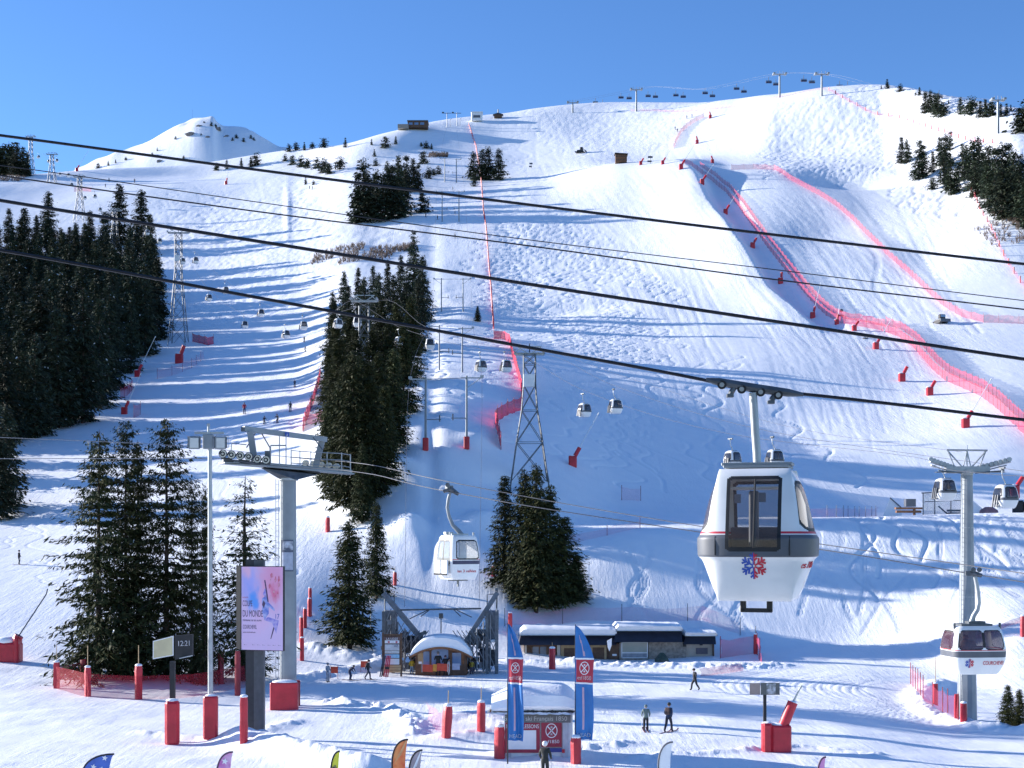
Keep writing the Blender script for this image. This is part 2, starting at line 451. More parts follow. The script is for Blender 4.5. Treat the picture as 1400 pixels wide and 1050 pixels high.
for k in range(60):
    a = rng.uniform(700, 960); y0 = rng.uniform(700, 830)
    gline(a, a + rng.uniform(-10, 60), y0, y0 - rng.uniform(50, 110), .6, rng.uniform(.05, .13))
# tractor / groomer ruts
for o in (0, 4.0):
    groove([(1130 + 26 * math.sin(t * 5.2) + 110 * t + o, 470 - 85 * t) for t in np.linspace(0, 1, 360)], .6, .16)
H += TR

nc, nr = len(cols), len(ys)
co = np.stack([(PX - 700) / F * YY, YY, H], -1).reshape(-1, 3)
ii, jj = np.meshgrid(np.arange(nc - 1), np.arange(nr - 1), indexing='ij')
a = (ii * nr + jj).ravel()
quads = np.stack([a, a + nr, a + nr + 1, a + 1], -1)
def np_mesh(name, co, faces, mats, mi=None, smooth_=False):
    me = bpy.data.meshes.new(name)
    k = faces.shape[1]
    me.vertices.add(len(co))
    me.vertices.foreach_set('co', np.ascontiguousarray(co, np.float32).ravel())
    me.loops.add(faces.size)
    me.loops.foreach_set('vertex_index', np.ascontiguousarray(faces, np.int32).ravel())
    me.polygons.add(len(faces))
    me.polygons.foreach_set('loop_start', np.arange(0, faces.size, k, dtype=np.int32))
    for m in mats: me.materials.append(m)
    if mi is not None: me.polygons.foreach_set('material_index', np.ascontiguousarray(mi, np.int32))
    if smooth_: me.polygons.foreach_set('use_smooth', np.ones(len(faces), bool))
    me.update(calc_edges=True)
    return me

def snow_material():
    m = bpy.data.materials.new('snow')
    m.use_nodes = True
    n = m.node_tree
    b = n.nodes['Principled BSDF']
    b.inputs['Roughness'].default_value = .55
    b.inputs['Specular IOR Level'].default_value = .25
    ge = n.nodes.new('ShaderNodeNewGeometry')
    def noise(scale, mp, det=6, rough=.6):
        mpn = n.nodes.new('ShaderNodeMapping')
        mpn.inputs['Scale'].default_value = mp
        n.links.new(ge.outputs['Position'], mpn.inputs['Vector'])
        t = n.nodes.new('ShaderNodeTexNoise')
        t.inputs['Scale'].default_value = scale
        t.inputs['Detail'].default_value = det
        t.inputs['Roughness'].default_value = rough
        n.links.new(mpn.outputs[0], t.inputs['Vector'])
        return t.outputs[0]
    cr = n.nodes.new('ShaderNodeValToRGB')
    cr.color_ramp.elements[0].position = .3
    cr.color_ramp.elements[1].position = .7
    cr.color_ramp.elements[0].color = (.86, .885, .92, 1)
    cr.color_ramp.elements[1].color = (.93, .94, .955, 1)
    n.links.new(noise(.35, (1, 1, 1)), cr.inputs[0])
    n.links.new(cr.outputs[0], b.inputs['Base Color'])
    mr = n.nodes.new('ShaderNodeMapRange')
    mr.inputs['From Min'].default_value = .38; mr.inputs['From Max'].default_value = .66
    mr.inputs['To Min'].default_value = .25; mr.inputs['To Max'].default_value = 1.25
    n.links.new(noise(.022, (1.4, .8, 1), 4, .6), mr.inputs['Value'])
    mask = mr.outputs[0]
    prev = None
    for hnode, dist, st in ((noise(.16, (2.6, .4, .8), 9, .72), .9, .22),      # skied, slightly streaky fall-line texture
                            (noise(1.0, (2.8, .22, .4), 5, .6), .22, .24),     # grooming corduroy
                            (noise(2.2, (1.2, .7, 1), 9, .78), .13, .38)):        # grain
        bp = n.nodes.new('ShaderNodeBump')
        bp.inputs['Strength'].default_value = st
        bp.inputs['Distance'].default_value = dist
        mk = n.nodes.new('ShaderNodeMath'); mk.operation = 'MULTIPLY'
        n.links.new(hnode, mk.inputs[0]); n.links.new(mask, mk.inputs[1])
        n.links.new(mk.outputs[0], bp.inputs['Height'])
        if prev: n.links.new(prev.outputs[0], bp.inputs['Normal'])
        prev = bp
    n.links.new(prev.outputs[0], b.inputs['Normal'])
    return m
SNOW = snow_material()
SNOWCAP = mat('snow_cap', (.93, .94, .96), .6, c2=(.88, .9, .93), scale=2, bump=.5, bscale=6, spec=.25)
land = bpy.data.objects.new('snow_slope', np_mesh('snow_slope', co, quads, [SNOW], smooth_=True))
COL.objects.link(land)
land['kind'] = 'structure'

# ------------------------------------------------------------------ trees
def vary(m, lo, hi, tint):
    n = m.node_tree; b = n.nodes['Principled BSDF']
    src = b.inputs['Base Color'].links[0].from_socket
    oi = n.nodes.new('ShaderNodeObjectInfo')
    mr = n.nodes.new('ShaderNodeMapRange'); mr.inputs['To Min'].default_value = lo; mr.inputs['To Max'].default_value = hi
    n.links.new(oi.outputs['Random'], mr.inputs['Value'])
    hv = n.nodes.new('ShaderNodeHueSaturation')
    n.links.new(src, hv.inputs['Color']); n.links.new(mr.outputs[0], hv.inputs['Value'])
    ml = n.nodes.new('ShaderNodeMath'); ml.operation = 'MULTIPLY_ADD'; ml.inputs[1].default_value = 7.31; ml.inputs[2].default_value = 0
    n.links.new(oi.outputs['Random'], ml.inputs[0])
    fr = n.nodes.new('ShaderNodeMath'); fr.operation = 'FRACT'; n.links.new(ml.outputs[0], fr.inputs[0])
    mx = n.nodes.new('ShaderNodeMix'); mx.data_type = 'RGBA'; mx.blend_type = 'MULTIPLY'
    n.links.new(fr.outputs[0], mx.inputs['Factor']); n.links.new(hv.outputs[0], mx.inputs['A']); mx.inputs['B'].default_value = (*tint, 1)
    n.links.new(mx.outputs['Result'], b.inputs['Base Color'])
NEEDLE = mat('spruce_needles', (.060, .072, .024), .75, c2=(.020, .032, .014), scale=1.1, spec=.2)
NEEDLE2 = mat('dark_spruce_needles', (.030, .042, .022), .75, c2=(.012, .020, .014), scale=.9, spec=.2)
vary(NEEDLE, .62, 1.25, (1.0, .86, .75))
vary(NEEDLE2, 1.0, 2.3, (1.0, .9, .95))
BARK = mat('bark', (.075, .055, .042), .9, c2=(.035, .027, .022), scale=6, bump=.6, bscale=14)
TWIG = mat('bare_twigs', (.16, .115, .09), .9, c2=(.08, .06, .05), scale=4)
def spruce_meshes(seed, Ht, Rd, nb, ncl, leaf, base=.08, snow=0.0, needle=NEEDLE, power=.85, droop=.35, ragged=.2, width=.42, layer=.7):
    r = np.random.default_rng(seed)
    u = r.random(nb)
    t = base + (1 - base) * (1 - np.sqrt(1 - u * .985))
    t = base + (1 - base) * (0.45 * u + .55 * (1 - np.sqrt(1 - u * .99)))
    # whorls
    nw = int(Ht * (1.5 if layer > .8 else 2.1))
    t = np.where(r.random(nb) < layer, np.round(t * nw) / nw + r.normal(0, .004, nb), t)
    t = np.clip(t, base, .992)
    az = r.random(nb) * 6.2832
    lobe = 1 + ragged * np.sin(az * 2 + r.uniform(0, 6)) * .5 + ragged * .5 * np.sin(az * 3 + t * 9)
    Lb = Rd * ((1 - t) ** power + .035) * (1 + ragged * r.normal(0, 1, nb)).clip(.35, 1.5) * lobe * np.where(t < base + .12, .65 + 2.5 * (t - base), 1)
    s = (np.arange(ncl)[None, :] + r.random((nb, ncl))) / ncl
    s = .12 + .9 * s ** .8
    sl0 = (.55 * t - .12)[:, None]
    dr = (droop * (1.15 - t))[:, None]
    rad = Lb[:, None] * s
    zz = t[:, None] * Ht + Lb[:, None] * (sl0 * s - dr * s ** 1.6 + .16 * s ** 4)
    j = leaf * .35
    ax = az[:, None] + r.normal(0, .05, (nb, ncl))
    px_ = np.cos(ax) * rad + r.normal(0, j, (nb, ncl))
    py_ = np.sin(ax) * rad + r.normal(0, j, (nb, ncl))
    pz_ = zz + r.normal(0, j * .6, (nb, ncl))
    c = np.stack([px_, py_, pz_], -1).reshape(-1, 3)
    N = len(c)
    a2 = (ax + r.choice([-1, 1], (nb, ncl)) * r.uniform(.1, 1.0, (nb, ncl))).ravel()
    pitch = r.uniform(-1.0, .12, N)
    d = np.stack([np.cos(a2) * np.cos(pitch), np.sin(a2) * np.cos(pitch), np.sin(pitch)], -1)
    up = np.stack([r.normal(0, .5, N), r.normal(0, .5, N), np.ones(N)], -1)
    sd = np.cross(d, up)
    sd /= np.linalg.norm(sd, axis=1)[:, None] + 1e-9
    ln = (leaf * r.uniform(.6, 1.35, N) * np.repeat((.55 + .45 * (1 - t)), ncl))[:, None]
    w = ln * width * r.uniform(.6, 1.2, N)[:, None]
    v = np.stack([c - d * ln * .35, c + sd * w * .5 + d * ln * .1, c + d * ln * .75, c - sd * w * .5 + d * ln * .15], 1)
    fm = np.zeros(N, int)
    co_ = v.reshape(-1, 3)
    fc = np.arange(N * 4).reshape(-1, 4)
    if snow:
        k = np.nonzero(r.random(N) < snow)[0]
        q = v[k].copy(); q[:, :, 2] += leaf * .10
        cen = q.mean(1, keepdims=True); q = cen + (q - cen) * .62
        fc = np.concatenate([fc, len(co_) + np.arange(len(k) * 4).reshape(-1, 4)])
        co_ = np.concatenate([co_, q.reshape(-1, 3)])
        fm = np.concatenate([fm, np.ones(len(k), int)])
    crown = np_mesh('crown', co_, fc, [needle, SNOWCAP], fm)
    tb = MB()
    r0 = .011 * Ht + .03
    lean = [(0, 0, -1.0), (0, 0, 0)] + [(r.normal(0, .03), r.normal(0, .03), Ht * q) for q in (.25, .5, .75, .97)]
    tb.tube(lean, [r0 * 1.25, r0 * 1.15, r0 * .85, r0 * .6, r0 * .33, r0 * .06], 8)
    nl = min(nb, 60)
    for q in range(nl):
        e = Lb[q] * .75
        p0 = Vector((0, 0, t[q] * Ht)); zz1 = t[q] * Ht + e * (sl0[q, 0] * .75 - dr[q, 0] * .63)
        tb.tube([p0, (math.cos(az[q]) * e * .5, math.sin(az[q]) * e * .5, t[q] * Ht + e * .5 * (sl0[q, 0] - dr[q, 0] * .5)), (math.cos(az[q]) * e, math.sin(az[q]) * e, zz1)], [r0 * .22, r0 * .14, .012], 4)
    to = tb.build('trunk', BARK)
    me = to.data
    bpy.data.objects.remove(to)
    return me, crown
KINDS = {}
def kind(k, *a, n=4, **kw):
    KINDS[k] = [spruce_meshes(hash((k, i)) % 9999 if False else sum(map(ord, k)) * 31 + i, *a, **kw) for i in range(n)]
kind('fg', 22, 4.5, 330, 48, .58, n=4, base=.05, droop=.50, ragged=.42, power=.74, width=.34, snow=.003, layer=.93)
kind('fgslim', 18, 2.5, 240, 28, .46, n=2, base=.06, droop=.45, ragged=.35, power=.7, width=.3)
kind('dense', 18, 3.1, 520, 22, .62, n=4, base=.07, droop=.42, ragged=.22, power=.92, width=.36)
kind('forest', 18, 3.0, 330, 16, .78, n=6, base=.04, snow=.014, needle=NEEDLE2, ragged=.26, power=.98, width=.4)
kind('far', 14, 2.5, 170, 9, .95, n=5, base=.03, snow=.01, needle=NEEDLE2, ragged=.26, power=.92, width=.45)
kind('broad', 8, 2.7, 90, 8, 1.1, n=3, base=.02, needle=NEEDLE2, ragged=.3, power=.5, width=.55)
HT = {'fg': 22, 'fgslim': 18, 'dense': 18, 'forest': 18, 'far': 14, 'broad': 8}
tcount = [0]
def tree(k, loc, h, label, group=None, fat=1.0, name='spruce_tree', v=None):
    tcount[0] += 1
    tm, cm = KINDS[k][(tcount[0] * 7 + tcount[0] // 3) % len(KINDS[k]) if v is None else v]
    s = h / HT[k]
    t = thing(name, label, 'tree', loc, random.uniform(0, 6.28), group)
    t.scale = (s * fat, s * fat, s)
    for nm, me in (('trunk', tm), ('crown', cm)):
        o = bpy.data.objects.new(nm, me)
        COL.objects.link(o)
        o.parent = t
    return t
def ptree(k, px, pyb, pyt, label, group=None, fat=1.0, Y=None, v=None, y0=62):
    """tree whose foot is on the land at photo point (px,pyb), reaching up to row pyt"""
    Y = hitY(px, pyb, y0) if Y is None else Y
    g = G(px, Y)
    top = P(px, pyt, Y)
    return tree(k, g - Vector((0, 0, .1)), max(top.z - g.z, 1.0), label, group, fat, v=v)
# ---- foreground group on the left
g = 'tall dark spruces of the foreground group on the left'
for px, b, t, v, fat, lab in (
  (135, 936, 575, 0, 1.08, 'tall ragged spruce, leftmost of the foreground group'),
  (172, 940, 562, 1, .78, 'tall spruce with a dense top, second from the left in the foreground group'),
  (188, 944, 590, 2, .72, 'spruce squeezed into the middle of the foreground group, behind the red net'),
  (228, 941, 560, 1, .95, 'tall broad spruce above the small beige sign in the foreground group'),
  (262, 938, 645, 0, .62, 'shorter thin spruce just left of the floodlight pole'),
  (281, 934, 655, 2, .42, 'very thin spruce directly behind the floodlight pole')):
    ptree('fg', px, b, t, lab, g, fat, Y=113 + (px % 7), v=v)
ptree('fgslim', 335, 925, 640, 'slender see-through spruce behind the pink poster screen', None, 1.5, Y=117, v=0)
ptree('dense', 478, 882, 700, 'conical spruce beside the thin pole left of the drag-lift station', None, 1.35, Y=134, v=1)
ptree('dense', 515, 818, 680, 'narrow spruce standing behind and right of the spruce with the thin pole', None, 1.0, v=2)
g = 'spruces in the clump above the low building'
for px, b, t, v, fat, lab in (
  (690, 805, 642, 0, 1.0, 'thin left-hand spruce of the clump above the low building'),
  (717, 826, 632, 1, 1.05, 'dense spruce left of the middle of the clump above the low building'),
  (733, 837, 626, 2, 1.05, 'tallest spruce of the clump above the low building, with its bare foot nearest the roof'),
  (752, 832, 655, 3, 1.25, 'broad spruce right of the middle of the clump above the low building'),
  (772, 826, 700, 0, 1.75, 'wide low spruce in the right half of the clump above the low building'),
  (788, 822, 752, 1, 2.0, 'shortest spruce at the right edge of the clump above the low building')):
    ptree('dense', px, b, t, lab, g, fat, v=v, y0=140)
# ---- centre forest on its spur
g = 'spruces of the narrow forest spur between the two pistes'
LB = 'dark spruce crowded in the narrow forest spur between the two pistes'
C = [(566, 425, 310, .95), (578, 440, 345, .9), (548, 420, 345, 1), (530, 425, 352, 1), (510, 430, 360, 1), (490, 430, 362, 1), (470, 440, 368, 1),
     (455, 460, 395, 1), (572, 480, 375, 1), (556, 470, 365, 1), (538, 470, 370, 1), (518, 470, 368, 1), (498, 475, 375, 1), (476, 480, 385, 1), (457, 500, 405, 1),
     (562, 520, 400, 1), (543, 520, 405, 1), (522, 525, 400, 1), (500, 530, 410, 1), (478, 530, 415, 1), (458, 545, 430, 1), (450, 575, 470, 1),
     (552, 565, 435, 1), (532, 575, 430, 1), (510, 580, 440, 1), (486, 585, 445, 1), (464, 600, 455, 1), (538, 615, 470, 1), (518, 630, 475, 1), (494, 635, 480, 1), (470, 640, 490, 1),
     (526, 668, 520, .95), (505, 690, 485, .95), (482, 700, 470, .95), (462, 685, 520, .95), (447, 660, 545, .9), (495, 715, 600, .9)]
for i, (px, b, t, fat) in enumerate(C):
    lab = LB
    if i == 0: lab = 'tallest spire-like spruce at the upper right corner of the forest spur'
    if i == 33: lab = 'big olive spruce at the front foot of the forest spur'
    ptree('dense' if b > 500 else 'forest', px, b, t, lab, g, fat * (1.12 if b > 500 else 1.08) * random.uniform(.88, 1.1), y0=160)
# ---- left forest
g = 'dark spruces of the big forest on the left'
LB = 'dark snow-dusted spruce packed in the big forest on the left'
def right_edge(b):
    return float(np.interp(b, [350, 400, 440, 480, 500, 530, 560, 590, 620], [120, 205, 222, 232, 205, 170, 158, 135, 30]))
b = 372.0
row = 0
while b < 605:
    st = 12.5 + (b - 372) * .045
    x = -150 + random.uniform(0, st)
    while x < right_edge(b):
        Y = hitY(x, b + random.uniform(-4, 4), 150)
        if not (x < -20 and random.random() < .55):
            tree('forest', G(x, Y, -.1), random.uniform(18, 27) + (3 if b > 440 else 0), LB, g, random.uniform(.95, 1.3))
        x += st * random.uniform(1.0, 1.7)
    b += 17 + (b - 372) * .045
    row += 1

for px, b, t, lab in ((12, 330, 282, 'lone spruce standing up at the left edge above the big forest'),
    (66, 330, 258, 'pair-like broad spruce rising above the left forest beside the lowest lattice tower'),
    (50, 335, 292, 'shorter spruce leaning against the broad one above the left forest'),
    (95, 352, 308, 'small pointed spruce above the middle of the left forest edge'),
    (116, 352, 302, 'slim spruce just below the lattice tower above the left forest'),
    (163, 335, 248, 'tall spruce on the left of the two beside the gondola line'),
    (193, 345, 255, 'tall spruce on the right of the two beside the gondola line'),
    (205, 350, 290, 'shorter spruce at the foot of the two tall ones beside the gondola line')):
    ptree('forest', px, b, t, lab, None, 1.35, y0=150)
tree('forest', G(-6, 205, -.1), 18, 'large nearer spruce cut by the left edge, below the big forest', None, 1.3)
tree('forest', G(8, 212, -.1), 16.5, 'nearer spruce below the big forest, right of the one cut by the edge', None, 1.3)
for x_, b_ in ((-18, 612), (6, 606), (26, 600), (48, 596), (-34, 632), (-22, 655)):
    tree('forest', G(x_, hitY(x_, b_, 150), -.1), random.uniform(18, 22), 'dark snow-dusted spruce packed in the big forest on the left', 'dark spruces of the big forest on the left', 1.2)
# ---- upper clumps
g = 'spruces of the clump at the top of the spur, left of the drag lift'
LB = 'dark spruce in the clump at the top of the spur, left of the drag lift'
for px, b, t in ((490, 303, 232), (497, 304, 212), (506, 298, 240), (516, 300, 228), (524, 302, 232), (534, 300, 222), (545, 298, 225), (553, 292, 226), (512, 275, 235), (530, 270, 218), (545, 262, 210), (556, 262, 209), (565, 260, 214), (538, 285, 222), (500, 285, 230), (572, 262, 222)):
    ptree('far', px, b, t, LB, g, 1.25, y0=300)
g = 'spruces of the dark clump right of the drag lift'
for px, b, t, lab in ((647, 246, 205, 'left-hand spruce of the dark clump right of the drag lift'), (659, 246, 201, 'second spruce from the left in the dark clump right of the drag lift'),
    (668, 246, 198, 'tallest spruce in the middle of the dark clump right of the drag lift'), (682, 246, 200, 'right-hand spruce of the dark clump right of the drag lift'), (648, 255, 236, 'tiny spruce at the foot of the dark clump right of the drag lift')):
    ptree('far', px, b, t, lab, g, 1.5, y0=300)
LB = 'small lone spruce dotted on the rolling snow below the left-centre ridge'
g = 'scattered small spruces below the left-centre ridge'
for px, b, t in ((350, 226, 208), (343, 228, 213), (330, 230, 215), (310, 231, 217), (296, 233, 222), (395, 207, 196), (405, 205, 194), (416, 205, 193), (427, 203, 194), (472, 201, 187), (508, 198, 189), (527, 202, 186), (541, 197, 185), (443, 202, 188), (390, 220, 210), (400, 225, 212), (412, 228, 212), (420, 230, 216), (433, 230, 214), (443, 236, 216), (449, 238, 222), (465, 231, 214), (418, 252, 241), (429, 252, 246), (512, 214, 203), (514, 227, 216), (576, 200, 194), (583, 203, 192), (590, 204, 195), (579, 224, 206), (586, 244, 228), (593, 240, 230), (599, 238, 226), (572, 253, 245), (578, 290, 264), (576, 275, 255), (134, 229, 222), (148, 226, 219), (158, 223, 217), (172, 219, 214), (215, 206, 201), (208, 212, 208), (240, 190, 186), (251, 216, 212)):
    ptree('far' if t % 2 else 'broad', px, b, t, LB, g, 1.3, y0=400)
g = 'stunted spruces on the rocky peak'
for px, b, t in ((279, 168, 165), (289, 172, 166), (295, 176, 169), (300, 179, 173), (323, 189, 183), (343, 190, 184), (347, 193, 187), (333, 194, 188), (318, 192, 187), (275, 185, 182)):
    ptree('broad', px, b, t, 'tiny stunted spruce on the rocky snow peak at the left', g, 1.3, y0=1000)
LB = 'dark spruce on the knoll at the far left above the piste'
g = 'spruces of the knoll at the far left'
for px, b, t in ((-8, 240, 190), (3, 240, 192), (12, 240, 188), (22, 240, 193), (31, 240, 198), (37, 241, 207), (18, 238, 190), (-20, 240, 190)):
    ptree('far', px, b, t, LB, g, 1.5, y0=300)
# ---- right-hand slope
LB = 'dark spruce of the wood on the right-hand slope'
g = 'spruces of the wood on the right-hand slope'
for px, b, t in ((1232, 223, 185), (1240, 222, 188), (1257, 245, 188), (1262, 242, 195), (1275, 235, 205), (1287, 225, 185), (1293, 228, 180), (1299, 205, 178), (1284, 205, 185), (1290, 250, 205), (1300, 266, 210), (1308, 262, 225), (1296, 258, 222), (1316, 246, 192), (1321, 240, 195), (1330, 258, 188), (1338, 250, 183), (1344, 262, 205), (1333, 268, 215), (1352, 268, 195), (1362, 275, 196), (1370, 268, 190), (1379, 262, 191), (1386, 275, 200), (1395, 270, 207), (1408, 272, 200), (1360, 290, 215), (1370, 300, 222), (1382, 298, 222), (1394, 302, 218), (1350, 282, 220), (1405, 310, 225), (1418, 300, 220), (1430, 310, 220)):
    ptree('far', px, b, t, LB, g, 1.25, y0=300)
ptree('broad', 1275, 259, 241, 'small bushy spruce standing alone left of the right-hand wood', None, 1.2, y0=300)
LB = 'small dark spruce near the skyline at the top right'
g = 'spruces near the skyline at the top right'
for px, b, t in ((1213, 121, 107), (1205, 121, 116), (1231, 124, 114), (1257, 130, 118), (1252, 130, 126), (1265, 153, 122), (1272, 152, 121), (1278, 155, 125), (1282, 156, 125), (1289, 158, 138), (1297, 142, 136), (1313, 156, 131), (1327, 156, 132), (1340, 160, 136), (1347, 160, 134), (1355, 158, 138), (1368, 160, 140), (1376, 158, 140), (1382, 152, 142), (1397, 178, 150), (1402, 180, 135)):
    ptree('far' if t % 3 else 'broad', px, b, t, LB, g, 1.4, y0=400)
ptree('dense', 653, 440, 417, 'lone bushy little spruce between the drag lift and the red slope net', None, 1.5, y0=300, v=0)
ptree('dense', 1378, 985, 932, 'young snow-dusted fir by the right edge beside the pylon', None, 1.6, Y=97, v=2)
ptree('dense', 1394, 990, 938, 'young fir cut by the right edge of the view', None, 1.6, Y=96, v=3)
# ---- leafless thickets
def thicket(px, py, w, h, label, seed, n=160):
    r = random.Random(seed)
    c = GP(px, py, 150)
    m = MB()
    for i in range(n):
        Y = c.y + r.uniform(-h, h); X = c.x + r.uniform(-w, w)
        p = GX(X, Y)
        L = r.uniform(.9, 2.2)
        for q in range(4):
            d = Vector((r.uniform(-.7, .7), r.uniform(-.7, .7), 1)).normalized()
            mid = p + d * L * .6
            e = mid + Vector((r.uniform(-.5, .5), r.uniform(-.5, .5), .6)) * L * .5
            m.tube([p - c, mid - c, e - c], [.09, .06, .03], 3)
    m.loft([[(1.08 * w * math.cos(2 * math.pi * i / 16), 1.08 * h * math.sin(2 * math.pi * i / 16), GX(c.x + 1.08 * w * math.cos(2 * math.pi * i / 16), c.y + 1.08 * h * math.sin(2 * math.pi * i / 16)).z - c.z - 2.5 + q) for i in range(16)] for q in (0, .4)])
    o = m.build('leafless_thicket', TWIG, None, loc=c)
    tag(o, label, 'thicket')
for k, a in enumerate(((462, 345, 9, 7, 'brown leafless thicket left of the top of the forest spur'), (500, 352, 9, 6, 'brown leafless thicket across the top of the forest spur'), (536, 342, 8, 5, 'sparse leafless thicket on the knoll above the forest spur'),
    (600, 213, 5, 5, 'small brown leafless thicket beside the upper drag lift'), (1385, 315, 9, 10, 'grey leafless thicket under the right-hand wood'), (1395, 290, 7, 9, 'brown leafless thicket among the trunks of the right-hand wood'), (95, 330, 10, 10, 'leafless thicket between the trees above the left forest'), (10, 245, 9, 7, 'reddish leafless thicket in front of the knoll at the far left'))):
    thicket(*a, seed=k)
# ------------------------------------------------------------------ shared materials
RED = mat('red_pad_vinyl', (.56, .022, .040), .45, c2=(.42, .014, .028), scale=1.3, bump=.5, bscale=3)
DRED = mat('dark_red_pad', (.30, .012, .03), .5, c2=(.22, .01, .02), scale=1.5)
STEEL = mat('galvanised_steel', (.42, .44, .46), .45, .5, c2=(.33, .35, .37), scale=3)
GREYP = mat('grey_painted_steel', (.27, .30, .325), .5, .15, c2=(.20, .225, .25), scale=.7, bump=.15)
DSTEEL = mat('dark_steel', (.13, .145, .165), .5, .4, c2=(.08, .09, .10), scale=3)
BLACK = mat('black_rubber', (.018, .018, .022), .6, c2=(.012, .012, .014))
ROPE = mat('steel_rope', (.035, .035, .045), .5, .4, c2=(.02, .02, .028), scale=8)
ROPEL = mat('sunlit_steel_rope', (.40, .41, .43), .4, .7, c2=(.25, .25, .28), scale=8)  # rope steel again, with the sunlight on it put into a paler colour
ROPEM = mat('grey_steel_rope', (.16, .165, .18), .5, .5, c2=(.10, .10, .12), scale=8)
WHITE = mat('white_shell', (.80, .81, .82), .28, c2=(.72, .73, .74), scale=1.5, coat=.3)
WHITEM = mat('white_paint', (.78, .79, .80), .5, c2=(.68, .69, .70), scale=2)
GREYB = mat('grey_bumper', (.105, .115, .14), .5, c2=(.085, .095, .115), scale=2)
NAVY = mat('navy_band', (.045, .05, .11), .45, c2=(.035, .04, .09))
REDL = mat('red_print', (.55, .02, .05), .5, c2=(.5, .02, .045))
BLUEL = mat('blue_print', (.03, .09, .45), .5, c2=(.025, .08, .4))
WPRINT = mat('white_print', (.85, .85, .86), .6, c2=(.8, .8, .82))
DPRINT = mat('dark_print', (.10, .06, .14), .6, c2=(.08, .05, .11))
WOOD = mat('brown_wood', (.27, .12, .055), .7, c2=(.17, .075, .035), scale=3, bump=.3)
LWOOD = mat('pale_wood', (.50, .36, .20), .7, c2=(.40, .27, .14), scale=3, bump=.3)
DWOOD = mat('dark_wood', (.14, .075, .042), .7, c2=(.085, .045, .028), scale=3, bump=.3)
FASCIA = mat('dark_blue_fascia', (.022, .026, .045), .55, c2=(.015, .018, .03), scale=2)
STONE = mat('rubble_stone', (.36, .32, .27), .85, c2=(.20, .175, .15), scale=3.2, bump=.8, bscale=5)
PLASTER = mat('beige_plaster', (.50, .45, .38), .85, c2=(.44, .39, .33), scale=2, bump=.2)
YELLOW = mat('yellow_cloth', (.75, .70, .06), .7, c2=(.68, .62, .04))
SKIN = mat('skin', (.55, .34, .25), .6, c2=(.5, .3, .22))
def glass(name, c, alpha, rough=.05):
    m = mat(name, c, rough, c2=tuple(x * .85 for x in c), spec=.8)
    m.node_tree.nodes['Principled BSDF'].inputs['Alpha'].default_value = alpha
    return m
GLASS_BR = glass('bronze_glass', (.19, .13, .10), .36)
GLASS_DK = glass('dark_tinted_glass', (.03, .028, .035), .72)
GLASS_RD = glass('reddish_tinted_glass', (.10, .05, .07), .72)
GLASS_CL = glass('pale_glass', (.55, .60, .66), .45)
GLASS_BL = mat('blue_window_glass', (.10, .17, .30), .08, c2=(.16, .24, .38), scale=.8, spec=.9)
def net_mat(name, c, a):
    m = mat(name, c, .8, c2=tuple(x * .85 for x in c), scale=.6)
    m.node_tree.nodes['Principled BSDF'].inputs['Alpha'].default_value = a
    return m
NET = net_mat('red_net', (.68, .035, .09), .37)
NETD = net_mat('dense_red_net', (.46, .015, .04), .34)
NETP = net_mat('pink_net', (.80, .10, .20), .15)
NETO = net_mat('solid_red_net', (.62, .015, .07), .74)

def txt(s, h, m, parent, loc, rot=(90, 0, 0), width=None, name='lettering', ext=.006, fmap=None, align='CENTER'):
    cu = bpy.data.curves.new(name, 'FONT')
    cu.body = s
    cu.size = h
    cu.extrude = ext
    cu.align_x = align
    o = bpy.data.objects.new(name, cu)
    COL.objects.link(o)
    dg = bpy.context.evaluated_depsgraph_get()
    me = bpy.data.meshes.new_from_object(o.evaluated_get(dg))
    bpy.data.objects.remove(o)
    me.name = name
    me.materials.clear()
    me.materials.append(m)
    if width:
        xs = [v.co.x for v in me.vertices]
        k = width / max(max(xs) - min(xs), 1e-6)
        for v in me.vertices: v.co.x *= k
    if fmap:
        for v in me.vertices: v.co = fmap(v.co.x, v.co.y, v.co.z)
    o = bpy.data.objects.new(name, me)
    COL.objects.link(o)
    if parent: o.parent = parent
    if not fmap:
        o.location = loc
        o.rotation_euler = tuple(R(a) for a in rot)
    return o

# ------------------------------------------------------------------ cables
def cable(name, label, pts, r, m, group=None, sub=14, cat='cable'):
    """pts: world points; smooth curve through them"""
    pts = [Vector(p) for p in pts]
    s = [0.0]
    for a, b in zip(pts[:-1], pts[1:]): s.append(s[-1] + max((b - a).length, 1e-3))
    q = np.unique(np.concatenate([np.linspace(a, b, sub) for a, b in zip(s[:-1], s[1:])]))
    if len(pts) > 2:
        C_ = [pchip(s, [p[k] for p in pts], q) for k in range(3)]
    else:
        C_ = [np.interp(q, s, [p[k] for p in pts]) for k in range(3)]
    c = pts[0]
    mb = MB()
    mb.tube([Vector((x, y, z)) - c for x, y, z in zip(*C_)], r, 6)
    o = mb.build(name, m, smooth=True, loc=c)
    return tag(o, label, cat, group)

